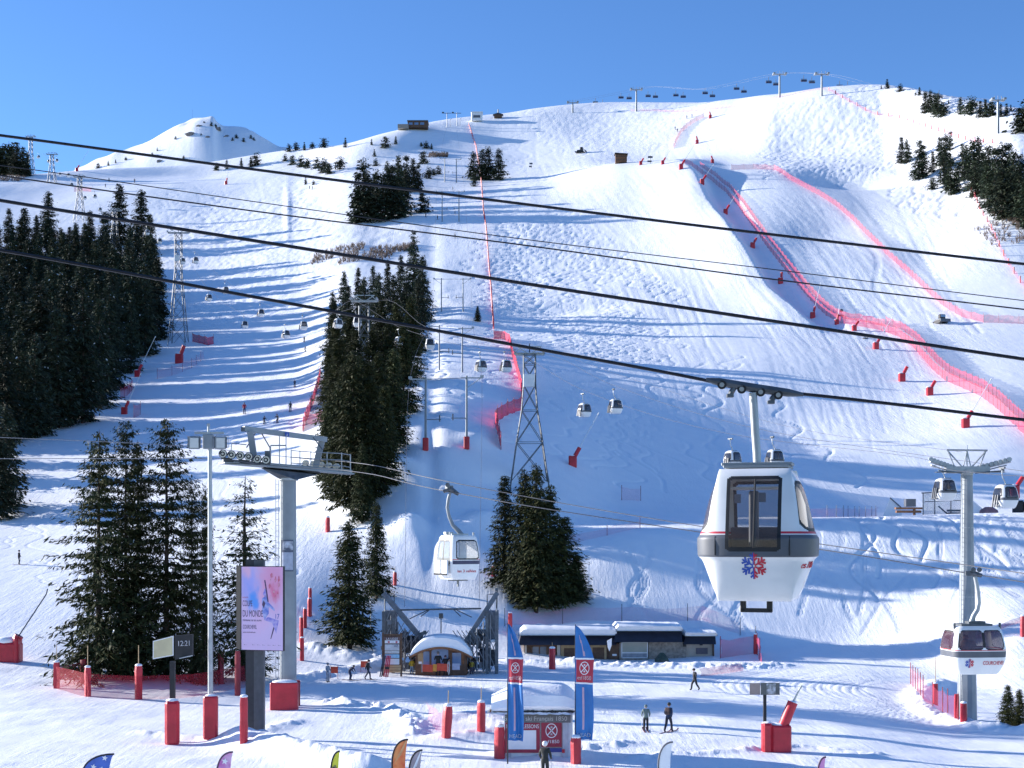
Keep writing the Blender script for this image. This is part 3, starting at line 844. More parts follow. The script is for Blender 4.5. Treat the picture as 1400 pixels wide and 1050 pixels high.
# ------------------------------------------------------------------ gondola cabins
def superloop(a, b, n, N):
    th = np.linspace(0, 2 * math.pi, 4000, endpoint=False)
    x = a * np.sign(np.cos(th)) * np.abs(np.cos(th)) ** (2 / n)
    y = b * np.sign(np.sin(th)) * np.abs(np.sin(th)) ** (2 / n)
    d = np.hypot(np.diff(np.append(x, x[0])), np.diff(np.append(y, y[0])))
    L = np.concatenate([[0], np.cumsum(d)[:-1]])
    q = np.linspace(0, d.sum(), N, endpoint=False)
    return np.interp(q, L, x), np.interp(q, L, y)
def rrect(u, z, u0, u1, z0, z1, r):
    du = max(u0 + r - u, u - (u1 - r), 0)
    dz = max(z0 + r - z, z - (z1 - r), 0)
    if not (u0 <= u <= u1 and z0 <= z <= z1): return False
    return math.hypot(du, dz) <= r
def cabin(t, w, d, h, prof, n, N, Z, wins, bands, shell, glassm, frame_w=.05, seats=True, frame_m=None, flat=0.0):
    """prof: (z fraction, x factor, y factor); wins: side -> (u0,u1,z0,z1,r) metres from the side's middle; bands: (z0,z1,material)"""
    pz = [p[0] for p in prof]
    mats = [shell] + [b[2] for b in bands]
    sx, sy = superloop(w / 2, d / 2, n, N)
    sides = []
    for x, y in zip(sx, sy):
        if abs(y) / (d / 2) >= abs(x) / (w / 2): sides.append('front' if y < 0 else 'back')
        else: sides.append('right' if x > 0 else 'left')
    zs = np.linspace(0, 1, Z + 1)
    fx = pchip(pz, [p[1] for p in prof], zs)
    fy = pchip(pz, [p[2] for p in prof], zs)
    V = np.empty((Z + 1, N, 3))
    for k in range(Z + 1):
        bl = smooth(flat, .97, np.abs(sx) / (w / 2)) if flat else 1.0
        V[k, :, 0] = sx * (1 + (fx[k] - 1) * bl); V[k, :, 1] = sy * fy[k]; V[k, :, 2] = zs[k] * h
    parts = {}
    body = MB()
    def put(mb, idx, mi=0):
        mb.add([V[k, i] for k, i in idx], [(0, 1, 2, 3)], mi)
    for k in range(Z):
        for i in range(N):
            j = (i + 1) % N
            c = (V[k, i] + V[k, j] + V[k + 1, i] + V[k + 1, j]) / 4
            sd = sides[i] if sides[i] == sides[j] else 'x'
            ang = (sx[i] + sx[j]) / 2, (sy[i] + sy[j]) / 2
            s2 = ('front' if ang[1] < 0 else 'back') if abs(ang[1]) / (d / 2) >= abs(ang[0]) / (w / 2) else ('right' if ang[0] > 0 else 'left')
            u = ang[0] if s2 in ('front', 'back') else ang[1]
            what = 'body'
            for wi, (ws, u0, u1, z0, z1, rr) in enumerate(wins):
                if ws != s2: continue
                if rrect(u, c[2], u0, u1, z0, z1, rr): what = ('window', wi)
                elif rrect(u, c[2], u0 - frame_w, u1 + frame_w, z0 - frame_w, z1 + frame_w, rr + frame_w) and what == 'body': what = ('window_frame', wi)
            idx = [(k, i), (k, j), (k + 1, j), (k + 1, i)]
            if what == 'body':
                mi = 0
                for bi, b in enumerate(bands):
                    if b[0] <= c[2] <= b[1] and (len(b) < 4 or s2 in b[3]): mi = bi + 1
                put(body, idx, mi)
            else:
                put(parts.setdefault(what, MB()), idx)
    body.add([V[Z, i] for i in range(N)], [tuple(range(N))], 0)
    body.add([V[0, i] for i in range(N)], [tuple(range(N))[::-1]], 0)
    def bld(mb, name, ms):
        me = bpy.data.meshes.new(name)
        me.from_pydata(mb.v, [], mb.f)
        for m_ in ms: me.materials.append(m_)
        me.polygons.foreach_set('material_index', mb.m)
        b_ = bmesh.new(); b_.from_mesh(me)
        bmesh.ops.remove_doubles(b_, verts=b_.verts, dist=1e-4)
        b_.to_mesh(me); b_.free()
        me.polygons.foreach_set('use_smooth', [True] * len(me.polygons))
        try: me.set_sharp_from_angle(angle=R(35))
        except Exception: pass
        o = bpy.data.objects.new(name, me)
        COL.objects.link(o); o.parent = t
        return o
    bld(body, 'body', mats)
    for (nm, wi), mb in parts.items():
        bld(mb, nm, [glassm if nm == 'window' else (frame_m or BLACK)])
    if seats:
        s = MB()
        s.box((0, d * .30, h * .22), (w * .72, d * .2, .08)); s.box((0, d * .385, h * .36), (w * .72, .06, h * .2))
        s.box((0, -d * .28, h * .22), (w * .7, d * .2, .08))
        s.build('bench', DSTEEL, t)
    def surf(side, u, z, o_=.006):
        zf = z / h
        ax = float(np.interp(zf, zs, fx)); ay = float(np.interp(zf, zs, fy))
        if side == 'front':
            if flat and abs(u) < flat * w / 2: ax = 1.0
            q = min(abs(u / (w / 2 * ax)), .999)
            return Vector((u, -(d / 2) * ay * (1 - q ** n) ** (1 / n) - o_, z))
        q = min(abs(u / (d / 2 * ay)), .999)
        return Vector(((w / 2) * ax * (1 - q ** n) ** (1 / n) + o_, u, z))
    return surf
def snowflake(t, fmap, rad, name='snowflake_emblem', detail=True):
    for half, m in ((-1, BLUEL), (1, REDL)):
        mb = MB()
        def bar(p, q, wd):
            p, q = Vector((*p, 0)), Vector((*q, 0)); dd = (q - p).normalized(); s_ = Vector((-dd.y, dd.x, 0)) * wd / 2
            nseg = 3
            for k in range(nseg):
                a, b = p.lerp(q, k / nseg), p.lerp(q, (k + 1) / nseg)
                mb.add([fmap(v.x, v.y) for v in (a - s_, b - s_, b + s_, a + s_)], [(0, 1, 2, 3)])
        for k in range(6):
            an = R(30 + 60 * k)
            c_, s_ = math.cos(an), math.sin(an)
            if abs(c_) < .1:
                o = half * rad * .045
                bar((o, s_ * rad * .1), (o, s_ * rad), rad * .085)
                if detail:
                    for f in (.42, .68): bar((o, s_ * rad * f), (o + half * rad * .22, s_ * rad * (f + .2)), rad * .14)
                continue
            if c_ * half < 0: continue
            bar((c_ * rad * .08, s_ * rad * .08), (c_ * rad, s_ * rad), rad * .12)
            if detail:
                for f in (.38, .66):
                    for dv in (-1, 1):
                        a2 = an + dv * R(50); L = rad * (.42 if f < .5 else .36)
                        bar((c_ * rad * f, s_ * rad * f), (c_ * rad * f + math.cos(a2) * L, s_ * rad * f + math.sin(a2) * L), rad * .15)
        mb.build(name, m, t)

PROF_EGG = [(0, .66, .66), (.03, .74, .74), (.22, .92, .92), (.36, 1.0, 1.0), (.45, 1.0, 1.0), (.75, .90, .88), (.93, .78, .72), (.985, .66, .58), (1, .58, .50)]
def make_small_cabin():
    t = thing('gondola_cabin', 'x', 'gondola cabin')
    h, w, d = 1.95, 1.75, 1.75
    cabin(t, w, d, h, PROF_EGG, 4, 48, 26, [('front', -.58, .58, .92, 1.72, .15), ('back', -.58, .58, .92, 1.72, .15), ('left', -.55, .55, .95, 1.65, .15), ('right', -.55, .55, .95, 1.65, .15)], [(.66, .88, GREYB)], WHITE, GLASS_DK, .06)
    m = MB()
    m.tube([(0, 0, h - .05), (0, 0, h + .12), (-.10, 0, h + .35), (-.28, 0, h + .62), (-.33, 0, h + .9), (-.33, 0, h + 1.35)], [.06, .05, .045, .045, .045, .045], 6)
    m.build('hanger', STEEL, t)
    g = MB(); g.box((-.33, 0, h + 1.38), (.16, .7, .14)); g.box((-.33, 0, h + 1.3), (.3, .2, .12)); g.build('grip', DSTEEL, t)
    s = MB()
    for y in (-.3, 0, .3): s.box((-w / 2 - .12, y, .62), (.12, .1, 1.0), ry=R(8))
    s.box((-w / 2 - .1, 0, .2), (.18, .9, .08)); s.build('ski_rack', GREYB, t)
    r = MB(); r.box((0, 0, h + .02), (.9, .6, .07)); r.build('roof_plate', DSTEEL, t)
    return t
SMALL = {'root': None}
HANGZ = 3.33
def small_cabin(hang, rz, label, group):
    if SMALL['root'] is None:
        SMALL['root'] = make_small_cabin(); c = SMALL['root']
    else: c = copy_tree(SMALL['root'])
    off_ = Matrix.Rotation(rz, 3, 'Z') @ Vector((-.33, 0, HANGZ))
    c.location = Vector(hang) - off_
    c.rotation_euler = (0, 0, rz)
    c['label'] = label; c['group'] = group
    if label.endswith('by the right edge'):
        c.scale = (.86,) * 3; c.location = Vector(hang) - off_ * .86
    return c

# ------------------------------------------------------------------ people (one skinned body each)
def person(label, loc, h=1.75, rz=0.0, pose='stand', top=(.02, .02, .03), legs=(.02, .02, .03), hat=(.02, .02, .02), skis=True, poles=True, pack=None, group=None, hel=False):
    t = thing('person', label, 'person', loc, rz, group)
    s = h / 1.75
    J = dict(pel=(0, 0, .93), ch=(0, 0, 1.25), nk=(0, -.01, 1.46), hd=(0, -.02, 1.56),
             sl=(-.19, 0, 1.40), el=(-.27, -.03, 1.12), hl=(-.24, -.20, .93), sr=(.19, 0, 1.40), er=(.27, -.03, 1.12), hr=(.24, -.20, .93),
             kl=(-.11, -.05, .50), al=(-.12, .02, .10), tl=(-.12, -.14, .06), kr=(.11, -.05, .50), ar=(.12, .02, .10), tr=(.12, -.14, .06))
    if pose == 'walk':
        J.update(kl=(-.09, -.22, .52), al=(-.10, -.26, .10), tl=(-.10, -.42, .07), kr=(.10, .10, .50), ar=(.11, .36, .14), tr=(.11, .22, .05), hl=(-.22, .12, .90), el=(-.27, .12, 1.12), hr=(.22, -.28, .98), ch=(0, -.03, 1.25), nk=(0, -.07, 1.46), hd=(0, -.10, 1.57))
    elif pose == 'bend':
        J.update(pel=(0, .12, .90), ch=(0, -.12, 1.16), nk=(0, -.30, 1.30), hd=(0, -.40, 1.33), sl=(-.19, -.24, 1.27), sr=(.19, -.24, 1.27), el=(-.25, -.34, 1.02), er=(.25, -.34, 1.02), hl=(-.20, -.46, .86), hr=(.20, -.46, .86))
    elif pose == 'ski':
        J.update(pel=(0, .10, .80), ch=(0, -.06, 1.08), nk=(0, -.15, 1.27), hd=(0, -.20, 1.37), sl=(-.19, -.12, 1.22), sr=(.19, -.12, 1.22), el=(-.32, -.22, 1.0), er=(.32, -.22, 1.0), hl=(-.32, -.45, .95), hr=(.32, -.45, .95), kl=(-.12, -.20, .46), kr=(.12, -.20, .46))
    names = ['pel', 'ch', 'nk', 'sl', 'el', 'hl', 'sr', 'er', 'hr', 'kl', 'al', 'tl', 'kr', 'ar', 'tr']
    rad = dict(pel=.155, ch=.165, nk=.065, sl=.085, el=.062, hl=.045, sr=.085, er=.062, hr=.045, kl=.085, al=.07, tl=.055, kr=.085, ar=.07, tr=.055)
    vs = [Vector(J[n]) * s for n in names]
    hipl = len(vs); vs.append((Vector(J['pel']) + Vector((-.10, 0, -.06))) * s)
    hipr = len(vs); vs.append((Vector(J['pel']) + Vector((.10, 0, -.06))) * s)
    ix = {n: i for i, n in enumerate(names)}
    ed = [('pel', 'ch'), ('ch', 'nk'), ('ch', 'sl'), ('sl', 'el'), ('el', 'hl'), ('ch', 'sr'), ('sr', 'er'), ('er', 'hr'), ('kl', 'al'), ('al', 'tl'), ('kr', 'ar'), ('ar', 'tr')]
    es = [(ix[a], ix[b]) for a, b in ed] + [(0, hipl), (hipl, ix['kl']), (0, hipr), (hipr, ix['kr'])]
    me = bpy.data.meshes.new('body')
    me.from_pydata(vs, es, [])
    o = bpy.data.objects.new('body', me)
    COL.objects.link(o)
    md = o.modifiers.new('skin', 'SKIN')
    sv = me.skin_vertices[0].data
    for n in names: sv[ix[n]].radius = (rad[n] * s, rad[n] * s)
    sv[hipl].radius = sv[hipr].radius = (.11 * s, .11 * s)
    sv[0].use_root = True
    o.modifiers.new('sub', 'SUBSURF').levels = 1
    dg = bpy.context.evaluated_depsgraph_get()
    me2 = bpy.data.meshes.new_from_object(o.evaluated_get(dg))
    bpy.data.objects.remove(o)
    me2.name = 'body'
    me2.materials.clear()
    def cm(c): return mat('cloth_%.3f_%.3f_%.3f' % c, c, .75, c2=tuple(x * .7 for x in c), scale=6)
    for m_ in (cm(top), cm(legs), BLACK): me2.materials.append(m_)
    pz = J['pel'][2] * s
    hands = [Vector(J['hl']) * s, Vector(J['hr']) * s]
    for p in me2.polygons:
        c = p.center
        p.use_smooth = True
        if min((c - q).length for q in hands) < .09 * s or c.z < .13 * s: p.material_index = 2
        elif c.z < pz - .04 * s: p.material_index = 1
    b = bpy.data.objects.new('body', me2)
    COL.objects.link(b); b.parent = t
    hd = Vector(J['hd']) * s
    m = MB(); m.sph(hd + Vector((0, 0, .06 * s)), .105 * s, 12, sc=(.85, 1, 1.15)); m.sph(hd + Vector((0, -.10 * s, .05 * s)), .02 * s, 6); m.build('head', SKIN, t, True)
    m = MB(); m.sph(hd + Vector((0, .02 * s, .105 * s)), (.135 if hel else .118) * s, 12, sc=(.95, 1.05, .95)); m.build('helmet' if hel else 'hat', cm(hat), t, True)
    m = MB(); m.box(hd + Vector((0, -.10 * s, .09 * s)), (.15 * s, .03, .06 * s), bev=.01); m.build('goggles', BLACK, t)
    if pack:
        m = MB(); q = Vector(J['ch']) * s; m.box(q + Vector((0, .19 * s, .03)), (.28 * s, .16 * s, .42 * s), bev=.06); m.build('backpack', cm(pack), t)
    if skis:
        for sd in 'lr':
            a = Vector(J['a' + sd]) * s; tip = Vector(J['t' + sd]) * s
            m = MB(); x = a.x; z0 = min(a.z - .08, .05); 
            m.loft([[(x - .045, y, z), (x + .045, y, z), (x + .045, y, z + .02), (x - .045, y, z + .02)] for y, z in ((.75 + a.y, .012), (-.75 + a.y, .012), (-.92 + a.y, .05), (-1.0 + a.y, .11))])
            m.build('ski', mat('ski_topsheet', (.25, .05, .05), .4, c2=(.05, .05, .08), scale=2), t)
    if poles:
        for sd in 'lr':
            hnd = Vector(J['h' + sd]) * s
            m = MB(); m.cyl(hnd + Vector((0, 0, .08)), (hnd.x * 1.25, hnd.y + .25, .02), .014, .011, 5); m.build('ski_pole', STEEL, t)
    return t

# ------------------------------------------------------------------ red padded posts, snow lances, nets
def pad(name_loc, hgt, rad, label, group='red padded posts', rod=0.0, lean=0.0, m=RED, snow=True, square=False):
    t = thing('padded_post', label, 'padded post', name_loc, random.uniform(0, 1), group)
    mb = MB(); n = 4 if square else 10
    rg = []
    r = random.Random(int(abs(name_loc[0] * 100)))
    for k in range(7):
        z = hgt * k / 6
        q = rad * (1 + .05 * r.uniform(-1, 1)) * (1.0 if k < 6 else .86)
        rg.append([(q * math.cos(2 * math.pi * i / n + .4) * (1.0 + .06 * math.sin(i * 2.1)) + lean * z / hgt, q * math.sin(2 * math.pi * i / n + .4), z - (.25 if k == 0 else 0)) for i in range(n)])
    mb.loft(rg); mb.build('cover', m, t, not square)
    if snow:
        mb = MB(); mb.sph((lean, 0, hgt + .02), rad * .95, 10, sc=(1, 1, .5)); mb.build('snow_cap', SNOWCAP, t, True)
    if rod:
        mb = MB(); mb.cyl((lean, 0, hgt - .1), (lean * 1.2, 0, hgt + rod), .03, .025, 6); mb.build('rod', LWOOD, t)
    return t
def snow_lance(loc, scale, label, rz=0.0, tilt=32, lance=4.2, group='snow lances in red pads', pale=True):
    t = thing('snow_lance', label, 'snow lance', loc, rz, group, scale)
    m = MB(); m.box((0, 0, .45), (1.0, .8, 1.5), bev=.12); m.build('pad_box', RED, t)
    T = R(tilt); d = Vector((math.sin(T), 0, math.cos(T)))
    p = Vector((.15, 0, .95))
    m = MB(); m.cyl(p, p + d * 1.45, .27, .25, 10); m.build('pad_sleeve', RED, t, True)
    m = MB(); m.sph((-.1, 0, 1.2), .5, 10, sc=(1, .75, .28)); m.build('snow_cap', SNOWCAP, t, True)
    if lance:
        m = MB(); m.cyl(p + d * 1.3, p + d * (1.4 + lance), .055, .045, 6); m.cyl(p + d * (1.4 + lance), p + d * (1.75 + lance) + Vector((0, 0, -.02)), .09, .07, 8)
        m.build('pipe', WHITEM if pale else STEEL, t)
    return t
def net(label, pts, hgt, m, y0=62, group=None, post=6.0, lift=0.0, wave=.12, postm=None, world=None, name='safety_net', pr=None):
    """net standing on the land along photo points (row = its foot)"""
    W = world or [GP(a, b, y0) for a, b in pts]
    dense = []
    for a, b in zip(W[:-1], W[1:]):
        n = max(1, int((b - a).length / 1.2))
        for k in range(n): dense.append(a.lerp(b, k / n))
    dense.append(W[-1])
    dense = [GX(p.x, p.y) for p in dense]
    c = dense[0]
    t = thing(name, label, 'safety net', c, 0, group)
    mb = MB()
    r = random.Random(len(dense))
    rows_ = 4
    sag = [1 - .16 * abs(math.sin(i * 1.2 / max(post, .1) * math.pi)) for i in range(len(dense))]
    for i in range(len(dense) - 1):
        for k in range(rows_):
            q = []
            for (ii_, kk) in ((i, k), (i + 1, k), (i + 1, k + 1), (i, k + 1)):
                p = dense[ii_] - c
                q.append((p.x + wave * math.sin(ii_ * 1.7 + kk), p.y + wave * math.cos(ii_ * 1.3 + kk * 2), p.z + lift + hgt * kk / rows_ * sag[ii_]))
            mb.add(q, [(0, 1, 2, 3)])
    o = mb.build('mesh_panel', m, t)
    L = 0.0; nxt = 0.0; proto = None
    prev = dense[0]
    cnt = 0
    for p in dense:
        L += (p - prev).length; prev = p
        if L >= nxt and post and cnt < 95:
            nxt += post; cnt += 1
            if proto is None:
                pm = MB(); pm.cyl((0, 0, -.3), (0, 0, hgt + lift + .25), pr or max(.035, hgt * .016), None, 6)
                proto = pm.build('post', postm or DRED, t); proto.location = p - c
            else:
                q = proto.copy(); COL.objects.link(q); q.location = p - c
    return t

# ------------------------------------------------------------------ lattice towers
def lattice_tower(label, base, top_z, wb, wt, armw, group='lattice gondola towers', box=False, rz=0.0, m=DSTEEL, thin=.075):
    Ht = top_z - base.z
    t = thing('lattice_tower', label, 'lift tower', base, rz, group)
    lv = [0]; z = 0
    while z < Ht - 2.2:
        z += max(1.6, (wb + (wt - wb) * z / Ht) * 1.05); lv.append(min(z, Ht - 1.2))
    def half(z): 
        q = min(z / (Ht * .62), 1); return (wb + (wt - wb) * q) / 2
    cs = ((-1, -1), (1, -1), (1, 1), (-1, 1))
    for sx_, sy_ in cs:
        b = MB(); b.tube([(sx_ * half(z), sy_ * half(z), z - (.8 if z == 0 else 0)) for z in lv] , thin * 1.25, 5); b.build('leg', m, t)
    br = MB()
    for a, b in zip(lv[:-1], lv[1:]):
        for k in range(4):
            (x0, y0), (x1, y1) = cs[k], cs[(k + 1) % 4]
            ha, hb = half(a), half(b)
            br.tube([(x0 * ha, y0 * ha, a), (x1 * hb, y1 * hb, b)], thin * .7, 4)
            br.tube([(x1 * ha, y1 * ha, a), (x0 * hb, y0 * hb, b)], thin * .7, 4)
            br.tube([(x0 * hb, y0 * hb, b), (x1 * hb, y1 * hb, b)], thin * .6, 4)
    br.build('bracing', m, t)
    zt = Ht - 1.0
    a = MB()
    a.box((0, 0, zt - .1), (armw, .5, .35)); a.box((0, 0, zt + .9), (armw * .8, .12, .12))
    for s in (-1, 1):
        a.tube([(s * .3, 0, zt), (s * armw * .4, 0, zt + .9)], thin, 4); a.tube([(s * armw * .5, 0, zt), (s * armw * .25, 0, zt + .9)], thin, 4); a.tube([(0, 0, zt), (0, 0, zt + 1.3)], thin, 4)
        a.box((s * armw * .25, 0, zt - .02), (armw * .45, .9, .06))
    a.build('crossarm', STEEL, t)
    for s in (-1, 1):
        sh = MB()
        sh.box((s * armw * .5, 0, zt + .05), (.12, 2.6, .16))
        for k in range(6): sh.cyl((s * armw * .5 - .08, -1.25 + k * .5, zt + .22), (s * armw * .5 + .08, -1.25 + k * .5, zt + .22), .2, None, 8)
        sh.build('sheave_train', STEEL, t)
    if box:
        b = MB(); b.box((-.1, -wt / 2 - .35, Ht * .74), (1.5, .8, 1.7), bev=.05); b.build('equipment_box', WHITEM, t)
    return t
# ================================================================== big near cables
cable('track_cable', 'thick black cable crossing the sky at the left, topmost of the three', [P(-1800, -40, 31), P(-500, 122, 31), P(0, 185, 31), P(350, 232, 31), P(700, 277, 31), P(1050, 320, 31), P(1400, 361, 31), P(1900, 415, 31), P(3400, 570, 31)], .031, ROPE, sub=10)
cable('track_cable', 'thick black cable over the middle of the slope, second of the three', [P(-1800, -30, 29), P(-500, 188, 29), P(0, 274, 29), P(350, 329.5, 29), P(700, 385, 29), P(1050, 438, 29), P(1400, 491, 29), P(1900, 562, 29), P(3400, 770, 29)], .036, ROPE, sub=10)
YG = 26.0
cable('track_cable', 'thick black cable carrying the large white gondola with the snowflake', [P(-1800, 60, YG), P(-500, 262, YG), P(0, 342, YG), P(350, 406.5, YG), P(700, 471, YG), P(960, 519, YG), P(992, 526, YG), P(1068, 536, YG), P(1100, 539, YG), P(1400, 574, YG), P(1900, 632, YG), P(3400, 800, YG)], .031, ROPE, sub=10)
cable('haul_cable', 'medium thin dark cable between the two topmost thick ones', [P(-300, 197, 58), P(0, 240, 58), P(350, 289, 58), P(700, 333, 58), P(1050, 381, 58), P(1400, 423, 58), P(1800, 470, 58), P(2800, 580, 58)], .030, ROPE, sub=10)
cable('haul_cable', 'thinnest dark cable just above the medium thin one', [P(-300, 190, 66), P(0, 226, 66), P(350, 276, 66), P(700, 325, 66), P(1050, 367.5, 66), P(1400, 411, 66), P(1800, 456, 66), P(2800, 560, 66)], .022, ROPE, sub=10)

# ================================================================== the large gondola
def big_gondola():
    k = YG / F
    base = P(1037, 820, YG)
    rz = R(-17)
    t = thing('gondola_cabin', 'large white gondola with a blue and red snowflake on its door, nearest in the view', 'gondola cabin', base, rz)
    h, w, d = 2.40, 2.10, 1.95
    prof = [(0, .62, .62), (.02, .68, .68), (.08, .75, .77), (.20, .85, .87), (.31, .95, .96), (.345, 1.02, 1.015), (.47, 1.03, 1.02), (.50, .985, .985), (.60, .92, .93), (.75, .84, .85), (.88, .74, .76), (.945, .66, .69), (.985, .59, .60), (1, .55, .55)]
    wins = [('front', -.42, .46, .97, 2.19, .03), ('back', -.52, .52, 1.0, 2.15, .03), ('right', -.80, .32, 1.33, 2.12, .24), ('left', -.80, .32, 1.33, 2.12, .24)]
    bands = [(.80, 1.19, GREYB, ('left', 'right', 'back', 'front')), (1.215, 1.26, REDL)]
    surf = cabin(t, w, d, h, prof, 3.6, 220, 120, wins, bands, WHITE, GLASS_BR, .062, seats=False, flat=.56)
    s = MB()
    s.box((0, .62, .82), (1.25, .42, .10), bev=.03); s.box((0, .84, 1.1), (1.25, .09, .5), bev=.03)
    s.build('bench', mat('seat_cloth', (.10, .10, .13), .8, c2=(.07, .07, .09)), t)
    f = MB(); f.box((0, 0, .30), (1.2, 1.2, .06)); f.build('cabin_floor', DSTEEL, t)
    p = MB(); p.tube([surf('front', .03, z, .004) for z in np.linspace(.97, 2.19, 14)], .018, 6); p.build('door_seal', BLACK, t)
    p = MB(); p.box((-.04, -.35, 1.25), (.16, .25, 1.5), bev=.03); p.build('inner_pillar', GREYB, t)
    p = MB(); p.box((-.28, -.76, 1.85), (.12, .01, .16)); p.box((.16, -.76, 1.87), (.13, .01, .17)); p.build('window_sticker', mat('grey_blue_sticker', (.16, .18, .24), .5), t)
    for sx in (-.66, .66):
        p = MB(); p.tube([surf('front', sx, z, .002) for z in (1.17, 1.0, .83)], .012, 5); p.build('bumper_seam', BLACK, t)
    c = MB(); c.box((0, 0, 2.06), (1.0, .9, .03)); c.build('ceiling_panel', WHITEM, t)
    snowflake(t, lambda a, b: surf('front', a + .03, b + .64, .010), .235)
    fm = lambda x, y, z: surf('right', x - .30, .60 + y, .008 + z)
    txt('Les 3 Vallées', .17, REDL, t, None, width=.95, fmap=fm)
    # bumper bracket below
    m = MB()
    for x in (-.24, .24):
        m.box((x, -.30, -.07), (.10, .12, .26), bev=.015)
    m.box((0, -.30, -.18), (.58, .12, .075), bev=.015)
    m.build('bumper_bracket', BLACK, t)
    m = MB(); m.box((0, 0, h + .045), (1.18, .85, .05), bev=.01); m.box((0, -.1, h + .095), (1.28, .5, .06), bev=.015)
    for x in (-.45, .45): m.cyl((x, -.3, h), (x, -.3, h + .08), .05)
    m.build('roof_rack', GREYP, t)
    # hanger up to the rope: slight kink
    inv = Matrix.Rotation(-rz, 3, 'Z')
    def Lc(px, py, dY=0.0): return inv @ (P(px, py, YG + dY) - base)
    m = MB()
    pts = [Lc(1035.5, 640), Lc(1034.5, 618), Lc(1032.5, 590), Lc(1031, 562), Lc(1029.5, 537)]
    m.tube(pts, .075, 10)
    m.build('hanger', STEEL, t, True)
    # carriage riding on the rope
    g = MB()
    g.tube([Lc(965, 519), Lc(982, 522), Lc(1030, 530.5), Lc(1078, 537), Lc(1098, 539.5)], [.035, .075, .085, .075, .035], 8)
    g.build('carriage_beam', DSTEEL, t)
    for px, py in ((987, 526), (1014, 532), (1040, 536), (1064, 540)):
        wv = MB(); a = Lc(px, py, -.07); b = Lc(px, py, .07); wv.cyl(a, b, .085, None, 14); wv.build('wheel', BLACK, t)
        hv = MB(); hv.cyl(Lc(px, py, -.085), Lc(px, py, .085), .045, None, 10); hv.build('wheel_hub', STEEL, t)
    for px, py in ((1000, 536), (1056, 545)):
        b = MB(); b.tube([Lc(px + 4, py - 6), Lc(px, py), Lc(px - 3, py + 6)], [.05, .055, .04], 8); b.box(Lc(px - 2, py + 5), (.12, .14, .06), rz=-rz); b.build('grip_jaw', DSTEEL, t)
big_gondola()

